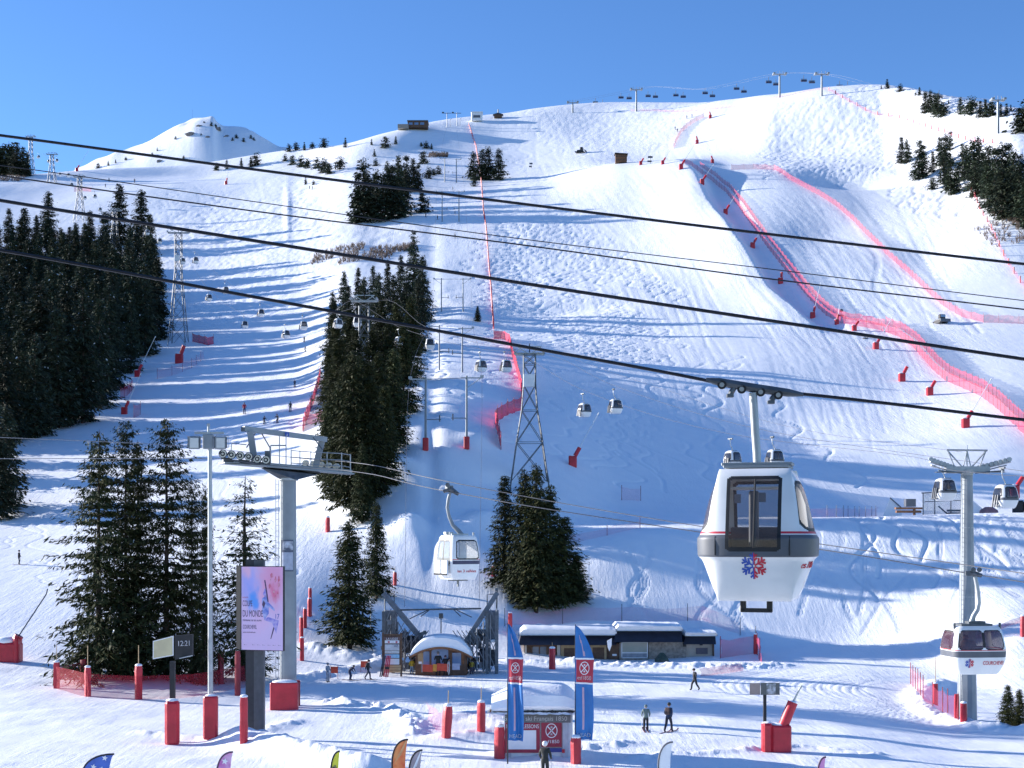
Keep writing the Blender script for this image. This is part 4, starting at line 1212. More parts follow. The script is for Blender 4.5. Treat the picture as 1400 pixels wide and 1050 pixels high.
# ================================================================== two mid cabins on the lower line
def mid_cabins():
    # cabin seen from its corner
    Y = 73.0
    base = P(626, 792, Y)
    t = thing('gondola_cabin', 'white gondola with double doors and red lettering, hanging left of the clump of spruces', 'gondola cabin', base, R(-58))
    # front (-y local) turned to the right side of the view, left side carries the doors
    h, w, d = 2.28, 1.75, 1.95
    t.rotation_euler = (0, 0, R(32))
    prof = [(0, .74, .80), (.03, .80, .86), (.30, .97, .98), (.45, 1, 1), (.62, .98, .98), (.90, .88, .86), (.97, .84, .80), (1, .78, .74)]
    wins = [('front', -.60, .66, 1.10, 1.98, .14), ('left', -.60, -.06, .80, 1.98, .06), ('left', .06, .62, .80, 1.98, .06), ('back', -.6, .6, 1.1, 1.95, .12)]
    surf = cabin(t, w, d, h, prof, 7, 110, 60, wins, [(.80, 1.0, NAVY, ('front', 'right', 'back')), (1.02, 1.05, REDL, ('front',))], WHITE, GLASS_CL, .075)
    txt('les 3 vallées', .20, REDL, t, None, width=1.1, fmap=lambda x, y, z: surf('front', x, .38 + y, .01 + z))
    m = MB()
    for y in (-.36, .34): 
        m.box((-w / 2 - .10, y, .62), (.10, .60, .75), bev=.03)
    m.build('ski_rack', WHITEM, t)
    m = MB()
    for y in np.linspace(-.62, .62, 12): m.box((-w / 2 - .17, y, .28), (.06, .05, .09))
    m.build('rack_teeth', BLACK, t)
    m = MB(); m.box((0, 0, -.05), (.9, .5, .05)); m.box((0, 0, -.22), (.06, .1, .32)); m.build('guide_blade', DSTEEL, t)
    m = MB(); m.box((-.1, 0, h + .05), (1.0, .8, .08)); m.box((-.5, .1, h + .12), (.45, .25, .12)); m.cyl((-.7, -.4, h), (-.7, -.4, h + .18), .05); m.cyl((.7, -.4, h), (.7, -.4, h + .16), .05); m.build('roof_gear', STEEL, t)
    inv = Matrix.Rotation(-t.rotation_euler.z, 3, 'Z')
    def Lc(px, py, dY=0.0): return inv @ (P(px, py, Y + dY) - base)
    m = MB()
    m.tube([Lc(632, 733), Lc(627, 726), Lc(619, 718), Lc(614, 706), Lc(611.5, 694), Lc(613, 682), Lc(615.5, 673)], [.15, .12, .10, .09, .085, .085, .08], 10)
    m.build('hanger', GREYP, t, True)
    g = MB(); g.tube([Lc(606, 672), Lc(616, 668.5), Lc(627, 676)], [.09, .16, .09], 8); g.box(Lc(614, 666), (.35, .25, .16)); g.cyl(Lc(612, 663, -.2), Lc(612, 663, .2), .12); g.cyl(Lc(624, 674, -.2), Lc(624, 674, .2), .1)
    g.build('grip', DSTEEL, t)
    # side-on cabin in front of the pylon
    Y2 = 57.0
    base = P(1330, 920, Y2)
    t = thing('gondola_cabin', 'white gondola seen side-on in front of the pylon, red place name on its side', 'gondola cabin', base, R(6))
    h, w, d = 1.93, 2.28, 1.8
    prof = [(0, .74, .74), (.04, .80, .80), (.36, 1.0, 1.0), (.48, 1.01, 1.01), (.60, .99, .98), (.86, .90, .86), (.96, .84, .76), (1, .78, .7)]
    surf = cabin(t, w, d, h, prof, 5, 130, 64, [('front', -.93, .04, 1.03, 1.74, .16), ('front', .12, .93, 1.03, 1.74, .16), ('back', -.9, .9, 1.03, 1.7, .16), ('left', -.6, .6, 1.03, 1.7, .16), ('right', -.6, .6, 1.03, 1.7, .16)], [(.70, .93, GREYB), (.95, .985, REDL)], WHITE, GLASS_RD, .04)
    txt('COURCHEVEL', .22, REDL, t, None, width=.92, fmap=lambda x, y, z: surf('front', x + .50, .40 + y, .01 + z))
    snowflake(t, lambda a, b: surf('front', a - .52, b + .46, .012), .19)
    m = MB(); m.box((0, 0, h + .04), (1.3, .8, .07)); m.box((.1, .0, h + .12), (.7, .4, .1)); m.cyl((-.95, -.4, h - .12), (-.95, -.4, h + .12), .05); m.cyl((.95, -.4, h - .12), (.95, -.4, h + .12), .05); m.build('roof_gear', DSTEEL, t)
    b = MB(); b.sph((-.3, 0, 1.15), .22, 10); b.sph((-.3, 0, 1.45), .12, 10); b.sph((-.02, .1, 1.12), .2, 10); b.build('passenger_shape', DWOOD, t, True)
    inv = Matrix.Rotation(-R(6), 3, 'Z')
    def Lc(px, py, dY=0.0): return inv @ (P(px, py, Y2 + dY) - base)
    m = MB(); m.tube([Lc(1327, 853), Lc(1331, 842), Lc(1336, 834), Lc(1338, 824), Lc(1337, 810), Lc(1335, 797), Lc(1333, 788)], [.10, .10, .10, .095, .09, .085, .08], 10); m.build('hanger', STEEL, t, True)
    g = MB(); g.tube([Lc(1320, 784), Lc(1331, 784), Lc(1342, 787)], [.09, .12, .08], 8)
    for px, py in ((1324, 784), (1331, 779), (1339, 779)): g.cyl(Lc(px, py, -.15), Lc(px, py, .15), .10, None, 12)
    g.build('grip', DSTEEL, t)
    ya, yb = 97.0, 102.0
    g_ = 'ropes of the lower lift past the round tower'
    cable('haul_cable', 'lower rope running from the round tower past the double-door gondola to the right edge', [P(302, 627, 97), P(368, 636, 96), P(470, 643, 93), P(606, 671, 73.3), P(626, 674.5, 72.7), P(700, 688, 70), P(960, 728, 65), P(1160, 757, 60), P(1331, 785, 57), P(1420, 799, 55), P(1800, 858, 50)], .024, ROPEM, g_, 8)
    cable('haul_cable', 'upper rope running from the round tower to the right edge behind the side-on gondola', [P(425, 628, 103), P(480, 632, 100), P(600, 656, 86), P(780, 690, 80), P(960, 720, 74), P(1150, 748, 68), P(1331, 774, 63), P(1420, 787, 60), P(1800, 845, 54)], .024, ROPEM, g_, 8)
    cable('haul_cable', 'lower rope, sunlight put into its pale colour, leaving the round tower towards the left edge', [P(-400, 626, 104), P(0, 627, 100), P(302, 627, 97)], .024, ROPEL, g_, 8)
    cable('haul_cable', 'upper rope, sunlight put into its pale colour, leaving the round tower towards the left edge', [P(-400, 583, 112), P(0, 598, 107), P(250, 610, 104), P(425, 628, 103)], .024, ROPEL, g_, 8)
mid_cabins()

# ================================================================== long gondola line up the left slope
TB = {232: hitY(248, 470, 150), 157: hitY(157, 340, 150), 108: hitY(109, 303, 150), 70: hitY(71, 250, 150), 40: hitY(42, 239, 150)}
TW = [(1323.5, 640, 50, 103), (723, 484, 20, 190), (498, 412, 17.5, 240), (232, 318, 15, TB[232]), (157, 289, 10, TB[157]), (108, 242, 8.5, TB[108]), (70, 212, 8.5, TB[70]), (40, 188, 7.5, TB[40])]
def chainY(px):
    for (x0, _, _, y0), (x1, _, _, y1) in zip(TW[:-1], TW[1:]):
        if x1 <= px <= x0:
            A0, A1 = (x0 - 700) / F * y0, (x1 - 700) / F * y1
            m = (px - 700) / F
            k = (m * y0 - A0) / ((A1 - A0) - m * (y1 - y0))
            return y0 + (y1 - y0) * k
    return TW[-1][3] if px < TW[-1][0] else 100.0
CAB = [(-1, 1287, 675, 'small gondola on the left rope at the pylon by the right edge'), (1, 1370, 685, 'small gondola on the right rope at the pylon by the right edge'),
 (-1, 998, 626, 'far small gondola peeping over the left of the big gondola roof'), (1, 1055, 625, 'far small gondola peeping over the right of the big gondola roof'),
 (-1, 796, 559, 'small gondola with its side turned, left one of the two above the red snow lance'), (1, 838, 554, 'small gondola, right one of the two above the red snow lance'),
 (-1, 655, 499, 'small gondola between the drag lift and the lattice tower, left one of the two'), (1, 689, 499, 'small gondola just left of the lattice tower head, right one of the two'),
 (-1, 544, 466, 'small gondola hanging in front of the right half of the forest spur'), (1, 585, 469, 'small gondola at the right-hand rim of the forest spur'),
 (1, 486, 439, 'small gondola in front of the forest spur, just under its tower head'), (-1, 460, 441, 'small gondola in front of the left rim of the forest spur'),
 (1, 413, 444, 'tiny gondola nearest the forest spur over the left piste'), (-1, 389, 456, 'lowest tiny gondola over the left piste'),
 (1, 355, 427, 'tiny gondola over the left piste, upper one of the third pair from the spur'), (-1, 333, 443, 'tiny gondola over the left piste, lower one of the third pair from the spur'),
 (1, 307, 396, 'tiny gondola over the left piste beside the second thick cable'), (-1, 284, 406, 'tiny gondola over the left piste just below the lowest thick cable'),
 (1, 266, 355, 'tiny gondola over the left piste, right one just past the lattice tower'), (-1, 248, 356, 'tiny gondola touching the lattice tower beside the left forest'),
 (1, 217, 329, 'tiny gondola under the lattice tower head, right of the two tall spruces'), (-1, 200, 317, 'tiny gondola in front of the right-hand tall spruce'), (-1, 185, 317, 'tiny gondola in front of the gap between the two tall spruces'),
 (1, 136, 286, 'tiny gondola just left of the tall spruces by the upper line'), (1, 129, 268, 'tiny gondola right of the third lattice tower from the top'), (-1, 115, 270, 'tiny gondola behind the third lattice tower from the top'),
 (-1, 97, 252, 'tiny gondola left of the third lattice tower from the top'), (1, 93, 239, 'tiny gondola on the right rope below the second lattice tower'), (-1, 81, 238, 'tiny gondola on the left rope below the second lattice tower'),
 (1, 77, 219, 'tiny gondola at the right arm of the second lattice tower'), (-1, 66, 220, 'tiny gondola at the left arm of the second lattice tower'), (-1, 52, 214, 'tiny gondola against the sky between the top two towers')]
hang = {-1: [], 1: []}
for s, px, py, lab in CAB:
    Y = chainY(px)
    hp = P(px, py, Y) + Vector((0, 0, HANGZ - 1.0))
    d = .33 if px > 600 else .1
    small_cabin(hp, R(35 if (px * 7) % 3 else 12) * (1 if s < 0 else .5), lab, 'small gondolas of the long line')
    hang[s].append((px, hp))
lt = []
for i, (px, py, hw, Y) in enumerate(TW):
    for s in (-1, 1): hang[s].append((px + s * hw, P(px + s * hw, py, Y) + Vector((0, 0, .1))))
for s, nm in ((-1, 'left'), (1, 'right')):
    L_ = sorted(hang[s], key=lambda e: e[1].y)
    out, last = [], None
    for px, p in L_:
        if last is None or p.y - last.y > 2.0: out.append(p); last = p
    pre = [P(1700, 668 if s < 0 else 690, 70)]
    cable('haul_cable', 'thin %s-hand rope of the long gondola line climbing the left slope' % nm, pre + out, .020, ROPEM, 'ropes of the long gondola line', 7)
cable('signal_cable', 'faint signal wire strung between the tops of the pylon and the lattice tower', [P(1315, 618, 103), P(1100, 588, 125), P(900, 530, 152), P(723, 470, 190)], .014, ROPEM, None, 8)
def tower_at(label, bx, by, tx, ty, Y, wb, wt, arm, **k):
    base = G(bx, Y)
    top = P(tx, ty, Y)
    return lattice_tower(label, base, top.z + 1.0, wb, wt, arm, **k)
tower_at('tall lattice tower with a white box, rising behind the clump of spruces', 724, 640, 723, 483, 190, 5.2, 1.6, 4.0, box=True, thin=.085)
tower_at('lattice tower whose head stands over the middle of the forest spur', 498, 500, 498, 411, 240, 4.0, 1.6, 4.4, thin=.09)
tower_at('tall lattice tower at the right rim of the left forest', 244, 470, 233, 318, TB[232], 5.0, 1.8, 6.0, thin=.085, box=True)
tower_at('lattice tower between the two tall spruces above the left forest', 157, 340, 157, 288, TB[157], 3.6, 1.6, 5.0, thin=.085)
tower_at('lattice tower standing free on the snow, third from the top of the line', 109, 305, 108, 242, TB[108], 4.6, 1.7, 5.2, thin=.095)
tower_at('lattice tower against the sky, second from the top of the line', 71, 250, 70, 211, TB[70], 4.2, 1.7, 5.6, thin=.10)
tower_at('lattice tower beside the far left knoll, highest of the line', 42, 240, 40, 187, TB[40], 4.0, 1.7, 5.0, thin=.10)

# ================================================================== pylon on the right
def right_pylon():
    Y = 103.0
    base = G(1322, Y)
    t = thing('lift_pylon', 'thick grey pylon with a wheel-laden crossarm at the right, two small gondolas at its arms', 'lift tower', base)
    top = P(1324, 648, Y).z - base.z
    m = MB(); n = 12
    m.loft([[(r_ * math.cos(2 * math.pi * (i + .5) / n), r_ * math.sin(2 * math.pi * (i + .5) / n), z) for i in range(n)] for z, r_ in ((-.8, .74), (0, .72), (top * .5, .56), (top, .40))])
    m.build('shaft', GREYP, t)
    m = MB()
    for z in (top * .2, top * .5, top * .78): m.cyl((0, 0, z), (0, 0, z + .05), .74 - .34 * z / top, None, 12)
    m.build('flange', STEEL, t)
    m = MB(); m.box((0, 0, top + .3), (3.2, .6, .5)); m.cyl((0, 0, top - .1), (0, 0, top + .3), .45, .5)
    m.build('crossarm', STEEL, t)
    for s in (-1, 1):
        a = MB()
        ang = R(-24) if s < 0 else R(20)
        x0 = s * 1.6
        for k in range(8):
            f = k / 7
            x = s * (.9 + 1.95 * f) ; y = -(-.2 + 0.9 * f); z = top + .25 + (.62 * f if s < 0 else .55 * f)
            z = top + .3 + .55 * f
            a.cyl((x, y - .09, z + .18), (x, y + .09, z + .18), .17, None, 10)
            a.cyl((x, y - .11, z + .18), (x, y + .11, z + .18), .06, None, 6)
        a.tube([(s * .8, 0.2, top + .3), (s * 2.95, -.75, top + .86)], .07, 6)
        a.tube([(s * .8, 0.5, top + .1), (s * 2.75, -.45, top + .62)], .05, 6)
        a.build('sheave_train', STEEL, t)
        w = MB(); w.tube([(s * .5, -.3, top + .05), (s * 2.4, -1.0, top + .2)], .05, 5)
        w.box((s * 1.5, -.65, top + .1), (2.0, .5, .05)); w.build('walkway', DSTEEL, t)
    m = MB()
    m.tube([(-1.5, 0, top + 1.75), (1.5, 0, top + 1.72)], .07, 6)
    for s in (-1, 1):
        m.tube([(s * .25, 0, top + .4), (s * 1.45, 0, top + 1.75)], .06, 5); m.tube([(s * .9, 0, top + .5), (s * 1.4, 0, top + 1.7)], .05, 5); m.tube([(s * .3, 0, top + .4), (0, 0, top + 1.75)], .05, 5)
    m.tube([(0, 0, top + .5), (0, 0, top + 2.1)], .05, 5)
    m.build('gantry_frame', STEEL, t)
    m = MB()
    for s in (-.2, .2): m.cyl((-.62, s - .2, .5), (-.42, s - .2, top), .025, None, 5)
    for z in np.arange(.8, top, .35): m.cyl((-.62 + .2 * z / top, -.4, z), (-.62 + .2 * z / top, 0, z), .018, None, 4)
    m.build('ladder', STEEL, t)
right_pylon()

# ================================================================== round lift tower on the left
def left_tower():
    Y = 100.0
    base = G(394, Y)
    t = thing('lift_tower', 'round grey lift tower with a tilted gantry and pale wheels, behind the pink poster', 'lift tower', base)
    def Lc(px, py, dY=0.0): return P(px, py, Y + dY) - base
    m = MB(); zt = Lc(394, 656).z
    m.cyl((0, 0, -.6), (0, 0, zt), .60, .56, 24); m.build('column', GREYP, t, True)
    m = MB(); m.cyl((0, 0, zt - .05), (0, 0, zt + .12), .72, None, 24); m.build('flange', STEEL, t)
    hd = MB()
    a = [Lc(360, 641, -1.0), Lc(378, 641, -1.4), Lc(432, 650, 1.2), Lc(436, 646, 2.0), Lc(408, 640, 1.6)]
    hd.loft([[Lc(382, 655, -.5), Lc(406, 656, -.5), Lc(406, 655, .5), Lc(382, 654, .5)], [Lc(357, 640, -1.6), Lc(434, 649, .6), Lc(440, 646, 2.2), Lc(366, 639, .4)]])
    hd.build('head_plate', DSTEEL, t)
    # main arm, running away to the right
    arm = MB()
    A, B = Lc(303, 633, -3.0), Lc(480, 648, 2.5)
    dv = (B - A); ang = math.atan2(dv.y, dv.x); mid = (A + B) / 2
    arm.box(mid, (dv.length, 1.1, .10), rz=ang, ry=-math.atan2(dv.z, math.hypot(dv.x, dv.y)))
    arm.box(mid + Vector((0, .4, .16)), (dv.length, .16, .3), rz=ang, ry=-math.atan2(dv.z, math.hypot(dv.x, dv.y)))
    arm.box(mid + Vector((0, -.5, .1)), (dv.length * .8, .08, .2), rz=ang, ry=-math.atan2(dv.z, math.hypot(dv.x, dv.y)))
    arm.build('platform', GREYP, t)
    # near sheave train: six pale wheels
    for k in range(6):
        px = 304.5 + k * 11.8; py = 620.5 + k * 1.25 + (2 if k > 3 else 0)
        w = MB()
        c0, c1 = Lc(px, py, -3.25), Lc(px + .6, py, -2.95)
        ring = [(.20, .34), (.27, .34), (.27, .20)]
        w.cyl(c0, c1, .285, None, 20); w.build('wheel', BLACK, t, True)
        w = MB()
        for k2 in range(20):
            a0, a1 = 2 * math.pi * k2 / 20, 2 * math.pi * (k2 + 1) / 20
            q = c0 + Vector((0, -.02, 0))
            vs = [q + Vector((math.cos(a0) * .165, 0, math.sin(a0) * .165)), q + Vector((math.cos(a1) * .165, 0, math.sin(a1) * .165)), q + Vector((math.cos(a1) * .255, 0, math.sin(a1) * .255)), q + Vector((math.cos(a0) * .255, 0, math.sin(a0) * .255))]
            w.add(vs + [v + Vector((0, .05, 0)) for v in vs], [(0, 1, 2, 3), (4, 5, 6, 7), (0, 1, 5, 4), (2, 3, 7, 6)])
        w.cyl(c0 + Vector((0, -.06, 0)), c1, .08, None, 10)
        w.build('wheel_rim', mat('pale_rim', (.62, .60, .50), .5, c2=(.5, .48, .40), scale=6), t)
    b = MB()
    for k in range(3): 
        px = 310 + k * 23.6
        b.box(Lc(px, 627 + k * 3, -2.8), (.75, .1, .14), ry=R(4))
    b.box(Lc(333, 632, -2.7), (2.4, .12, .2), ry=R(5)); b.box(Lc(366, 626, -2.7), (.35, .3, .95)); b.build('sheave_beam', DSTEEL, t)
    b = MB(); b.box(Lc(335, 636, -3.2), (2.9, .5, .05), ry=R(3)); b.box(Lc(318, 633, -3.2), (1.0, .45, .04)); b.build('walkway', STEEL, t)
    # far sheave train
    for k in range(5):
        px = 417 + k * 10.5; py = 633 + k * 1.2
        w = MB(); w.cyl(Lc(px, py, 2.6), Lc(px + 2, py, 2.9), .22, None, 14); w.cyl(Lc(px, py, 2.5), Lc(px, py, 2.7), .1, None, 8); w.build('wheel', mat('pale_rim', (.62, .60, .50)), t)
    b = MB(); b.box(Lc(440, 639, 2.7), (3.0, .1, .18), ry=R(4)); b.build('sheave_beam', DSTEEL, t)
    # gantry
    g = MB()
    def beam(p, q, wd, ht):
        d = q - p; L = d.length
        g.box((p + q) / 2, (L, wd, ht), rz=math.atan2(d.y, d.x), ry=-math.asin(d.z / L))
    beam(Lc(333, 586, -2.2), Lc(446, 601, 2.0), .30, .36)
    beam(Lc(348, 630, -2.2), Lc(342, 590, -2.2), .30, .42)
    beam(Lc(430, 645, 2.0), Lc(440, 603, 2.0), .30, .42)
    g.build('gantry', GREYP, t)
    g = MB(); g.box(Lc(332.5, 587, -2.3), (.25, .34, .3)); g.build('beam_cap', DSTEEL, t)
    g = MB()
    for a, b in (((355, 588), (369, 612)), ((369, 612), (370, 630)), ((428, 598), (441, 615)), ((349, 592), (337, 612))): g.tube([Lc(*a), Lc(*b)], .045, 5)
    g.build('strut', DSTEEL, t)
    g = MB(); g.box(Lc(392.5, 594, -.4), (.28, .06, .30)); s_ = g.build('number_plate', BLUEL, t)
    txt('2', .24, WPRINT, t, Lc(392.5, 596.2, -.46))
    r = MB()
    for px, y0, y1, dy in ((382, 596, 638, -.5), (391, 596, 640, -.5), (370, 609, 634, -.6), (410, 616, 642, .8), (425, 617, 643, 1.3), (447, 618, 646, 1.8), (467, 619, 650, 2.0), (479, 621, 650, 2.2), (398, 615, 641, .3)):
        r.tube([Lc(px, y0, dy), Lc(px, y1, dy)], .04, 5)
    for y in (0, 9, 17):
        r.tube([Lc(398, 616 + y, .3), Lc(425, 618 + y, 1.3), Lc(467, 620 + y, 2.0), Lc(479, 622 + y, 2.2)], .032, 5)
    r.tube([Lc(370, 609, -.6), Lc(391, 609, -.5)], .05, 5); r.tube([Lc(317, 606, -2.6), Lc(337, 608, -2.6)], .035, 5); r.tube([Lc(317, 606, -2.6), Lc(316, 616, -2.6)], .03, 5)
    r.build('railing', STEEL, t)
    lad = MB()
    for px in (377, 381): lad.tube([Lc(px, 655, -.3), Lc(px, 950, -.3)], .025, 5)
    for y in range(662, 950, 8): lad.tube([Lc(377, y, -.3), Lc(381, y, -.3)], .02, 4)
    lad.build('ladder', STEEL, t)
    # notice wrapped round the column
    def wrapped(px0, px1, y0, y1, m_, nm, off=.012):
        q = MB(); n = 10
        for k in range(n):
            xs = [(px0 + (px1 - px0) * (k + e) / n - 394) * Y / F for e in (0, 1)]
            ps = []
            for x in xs:
                x = max(-.585, min(.585, x)); ps.append((x, -math.sqrt(.60 ** 2 - x * x) - off))
            za, zb = Lc(0, y1).z, Lc(0, y0).z
            q.add([(ps[0][0], ps[0][1], za), (ps[1][0], ps[1][1], za), (ps[1][0], ps[1][1], zb), (ps[0][0], ps[0][1], zb)], [(0, 1, 2, 3)])
        return q.build(nm, m_, t)
    wrapped(385.5, 402.5, 738, 781, mat('dark_notice', (.06, .07, .11), .5, c2=(.10, .12, .17), scale=4), 'notice')
    wrapped(388, 402, 740, 752, mat('pale_notice', (.55, .58, .66), .5, c2=(.08, .09, .13), scale=2.6), 'notice', .018)
    wrapped(387, 402, 755, 779, mat('grey_notice', (.42, .46, .56), .5, c2=(.30, .33, .42), scale=3), 'notice', .018)
    # pads at the foot are things of their own
    p = thing('padded_box', 'big square red pad with snow on top round the foot of the round tower', 'pad', G(389, 98.6), 0)
    z0 = 0
    q = MB(); hh = 2.0
    q.box((0, -.1, hh / 2 - .1), (1.95, .55, hh), bev=.06); q.build('cover', RED, p)
    q = MB(); q.sph((0, .1, hh - .08), .9, 12, sc=(1, .5, .2)); q.build('snow_cap', SNOWCAP, p, True)
    p = thing('padded_box', 'dark red pad just behind and right of the big square red pad', 'pad', G(407, 101), R(10))
    q = MB(); q.box((0, 0, .85), (.35, .6, 1.9), bev=.06); q.build('cover', DRED, p)
left_tower()

# ================================================================== floodlight mast
def floodlight():
    Y = 84.0
    base = G(288, Y)
    t = thing('floodlight_mast', 'tall pale mast with two square floodlights, left of the round lift tower', 'floodlight', base)
    def Lc(px, py, dY=0.0): return P(px, py, Y + dY) - base
    m = MB(); m.cyl((0, 0, 0), Lc(287, 605), .165, .125, 14); m.build('mast', STEEL, t, True)
    m = MB(); m.box(Lc(285, 604), (.62, .4, .85), bev=.03); m.build('ballast_box', GREYP, t)
    m = MB(); m.box(Lc(286, 592), (1.75, .12, .14)); m.cyl(Lc(285, 596), Lc(285, 582), .09, .07); m.box(Lc(285, 581), (.16, .16, .16)); m.build('crossbar', STEEL, t)
    for px in (265.5, 301.5):
        f = MB(); f.box(Lc(px, 605.5, -.25), (.66, .22, .74), bev=.04, rz=R(6 if px < 280 else -4)); lf = f.build('floodlight', GREYP, t)
        g = MB(); g.box(Lc(px, 605.5, -.375), (.50, .03, .58), rz=R(6 if px < 280 else -4)); g.build('lens', mat('lamp_lens', (.62, .62, .60), .15, c2=(.55, .55, .54)), lf)
        for q in (8, -8): b = MB(); b.box(Lc(px + q, 605, -.3), (.06, .12, .66)); b.build('bracket', DSTEEL, lf)
    m = MB()
    m.tube([Lc(256, 597, -.3), Lc(272, 596, -.3), Lc(279, 600)], .025, 5); m.tube([Lc(312, 596, -.3), Lc(296, 595, -.3), Lc(290, 600)], .025, 5); m.tube([Lc(312, 596, -.3), Lc(312, 612, -.3)], .02, 5)
    m.build('guard_rail', STEEL, t)
    pb = G(288, 83.2)
    p = thing('padded_post', 'wide red pad at the foot of the floodlight mast', 'padded post', pb, 0, 'red padded posts')
    q = MB(); q.box((0, 0, 1.22), (.84, .5, 2.56), bev=.10); q.build('cover', RED, p)
    q = MB(); q.sph((0, .05, 2.5), .36, 10, sc=(1, .7, .35)); q.build('snow_cap', SNOWCAP, p, True)
floodlight()

# ================================================================== pink poster screen
def poster():
    Y = 85.0
    k = Y / F
    base = G(350, Y)
    t = thing('poster_screen', 'pink and lilac ski race poster on a dark double column', 'billboard', base)
    def Lc(px, py, dY=0.0): return P(px, py, Y + dY) - base
    m = MB(); z1 = Lc(0, 765).z
    m.box((Lc(342, 0).x, .25, z1 / 2 - .2), (.55, .5, z1 + .4)); m.build('column', mat('black_column', (.028, .03, .04), .45, c2=(.02, .022, .03)), t)
    m = MB(); m.box((Lc(354, 0).x, .22, z1 / 2 - .2), (.60, .5, z1 + .3)); m.build('column', mat('dark_grey_column', (.085, .09, .105), .5, c2=(.065, .07, .08)), t)
    # slab: left edge farther, right edge nearer
    A = Lc(330, 0, -.20); B = Lc(387, 0, -.95)
    ang = math.atan2(B.y - A.y, B.x - A.x); W = math.hypot(B.x - A.x, B.y - A.y)
    zb, ztp = Lc(0, 888).z, Lc(0, 774.5).z; Hh = ztp - zb
    fr = bpy.data.objects.new('panel_pivot', None)
    S = MB(); Rm = Matrix.Rotation(ang, 3, 'Z')
    o = Vector((A.x, A.y, zb))
    def L2(x, y, z): return o + Rm @ Vector((x, y, z))
    S.loft([[L2(-.02, 0, z), L2(W + .02, 0, z), L2(W + .02, .22, z), L2(-.02, .22, z)] for z in (-.03, Hh + .03)])
    S.build('panel', BLACK, t)
    S = MB(); S.loft([[L2(-.36, .04, z), L2(-.03, -.03, z), L2(-.03, .3, z), L2(-.36, .3, z)] for z in (0.05, Hh + .02)]); S.build('side_cheek', BLACK, t)
    pm = bpy.data.materials.new('poster_print'); pm.use_nodes = True
    n = pm.node_tree; b = n.nodes['Principled BSDF']; b.inputs['Roughness'].default_value = .45
    uv = n.nodes.new('ShaderNodeUVMap')
    def blob(cx, cy, r, col, prev, prevcol=None, amt=1.0):
        sub = n.nodes.new('ShaderNodeVectorMath'); sub.operation = 'DISTANCE'; sub.inputs[1].default_value = (cx, cy, 0)
        nz = n.nodes.new('ShaderNodeTexNoise'); nz.inputs['Scale'].default_value = 7; nz.inputs['Detail'].default_value = 3
        n.links.new(uv.outputs[0], nz.inputs['Vector'])
        mx0 = n.nodes.new('ShaderNodeVectorMath'); mx0.operation = 'MULTIPLY_ADD'; mx0.inputs[1].default_value = (.28, .28, 0)
        n.links.new(nz.outputs['Color'], mx0.inputs[0]); n.links.new(uv.outputs[0], mx0.inputs[2])
        ad = n.nodes.new('ShaderNodeVectorMath'); ad.operation = 'SUBTRACT'; ad.inputs[1].default_value = (.14, .14, 0)
        n.links.new(mx0.outputs[0], ad.inputs[0]); n.links.new(ad.outputs[0], sub.inputs[0])
        mr = n.nodes.new('ShaderNodeMapRange'); mr.interpolation_type = 'SMOOTHSTEP'
        mr.inputs['From Min'].default_value = r; mr.inputs['From Max'].default_value = r * .15; mr.inputs['To Max'].default_value = amt
        n.links.new(sub.outputs['Value'], mr.inputs['Value'])
        mx = n.nodes.new('ShaderNodeMix'); mx.data_type = 'RGBA'
        n.links.new(mr.outputs[0], mx.inputs['Factor'])
        if prev is None: mx.inputs['A'].default_value = (*prevcol, 1)
        else: n.links.new(prev, mx.inputs['A'])
        mx.inputs['B'].default_value = (*col, 1)
        return mx.outputs['Result']
    c = blob(.75, .85, .55, (.85, .32, .52), None, (.76, .55, .80), .8)
    c = blob(.18, .80, .36, (.42, .42, .88), c, amt=.9)
    c = blob(.30, .62, .20, (.12, .35, .88), c)
    c = blob(.12, .95, .16, (.85, .50, .70), c)
    c = blob(.80, .68, .17, (.78, .10, .22), c, amt=.7)
    c = blob(.45, .35, .25, (.85, .52, .74), c, amt=.6)
    n.links.new(c, b.inputs['Base Color'])
    q = MB(); q.add([L2(0.01, -.006, 0.01), L2(W - .01, -.006, 0.01), L2(W - .01, -.006, Hh - .01), L2(.01, -.006, Hh - .01)], [(0, 1, 2, 3)])
    po = q.build('poster_sheet', pm, t)
    ul = po.data.uv_layers.new(name='UVMap')
    nv = po.data.polygons[0]
    for li, vi in zip(nv.loop_indices, nv.vertices):
        v = Rm.transposed() @ (po.data.vertices[vi].co - o)
        ul.data[li].uv = (v.x / W, v.z / Hh)
    def word(s, h, x, z, w, m_):
        txt(s, h, m_, t, None, width=w, align='LEFT', ext=.002, fmap=lambda a, b_, c_: L2(x * W + a, -.012 - c_, z * Hh + b_))
    word('LA SUITE', .09, .03, .625, .35, REDL)
    word('COUPE', .50, .03, .525, .22 * W * 1.05, DPRINT)
    word('DU MONDE', .56, .03, .40, .48 * W, DPRINT)
    word('FÉMININE DE SKI ALPIN', .15, .04, .345, .44 * W, DPRINT)
    word('COURCHEVEL', .34, .04, .255, .33 * W, DPRINT)
    word('www.courchevel.com', .14, .04, .205, .30 * W, DPRINT)
    word('17', .42, .80, .38, .09 * W, BLUEL)
    for x in (.06, .26, .38, .50, .63, .75, .88): word('•–', .12, x, .055, .07 * W, DPRINT)
    # abstract racer figure
    f = MB()
    def poly(pts, dz=0.0): f.add([L2(x * W, -.010 - dz, z * Hh) for x, z in pts], [tuple(range(len(pts)))])
    poly([(.50, .62), (.60, .66), (.66, .56), (.66, .44), (.56, .36), (.50, .46)])
    poly([(.60, .60), (.80, .50), (.80, .47), (.60, .54)], .001)
    f.build('printed_figure', mat('print_blue', (.14, .20, .62), .5, c2=(.50, .52, .80), scale=3.5), t)
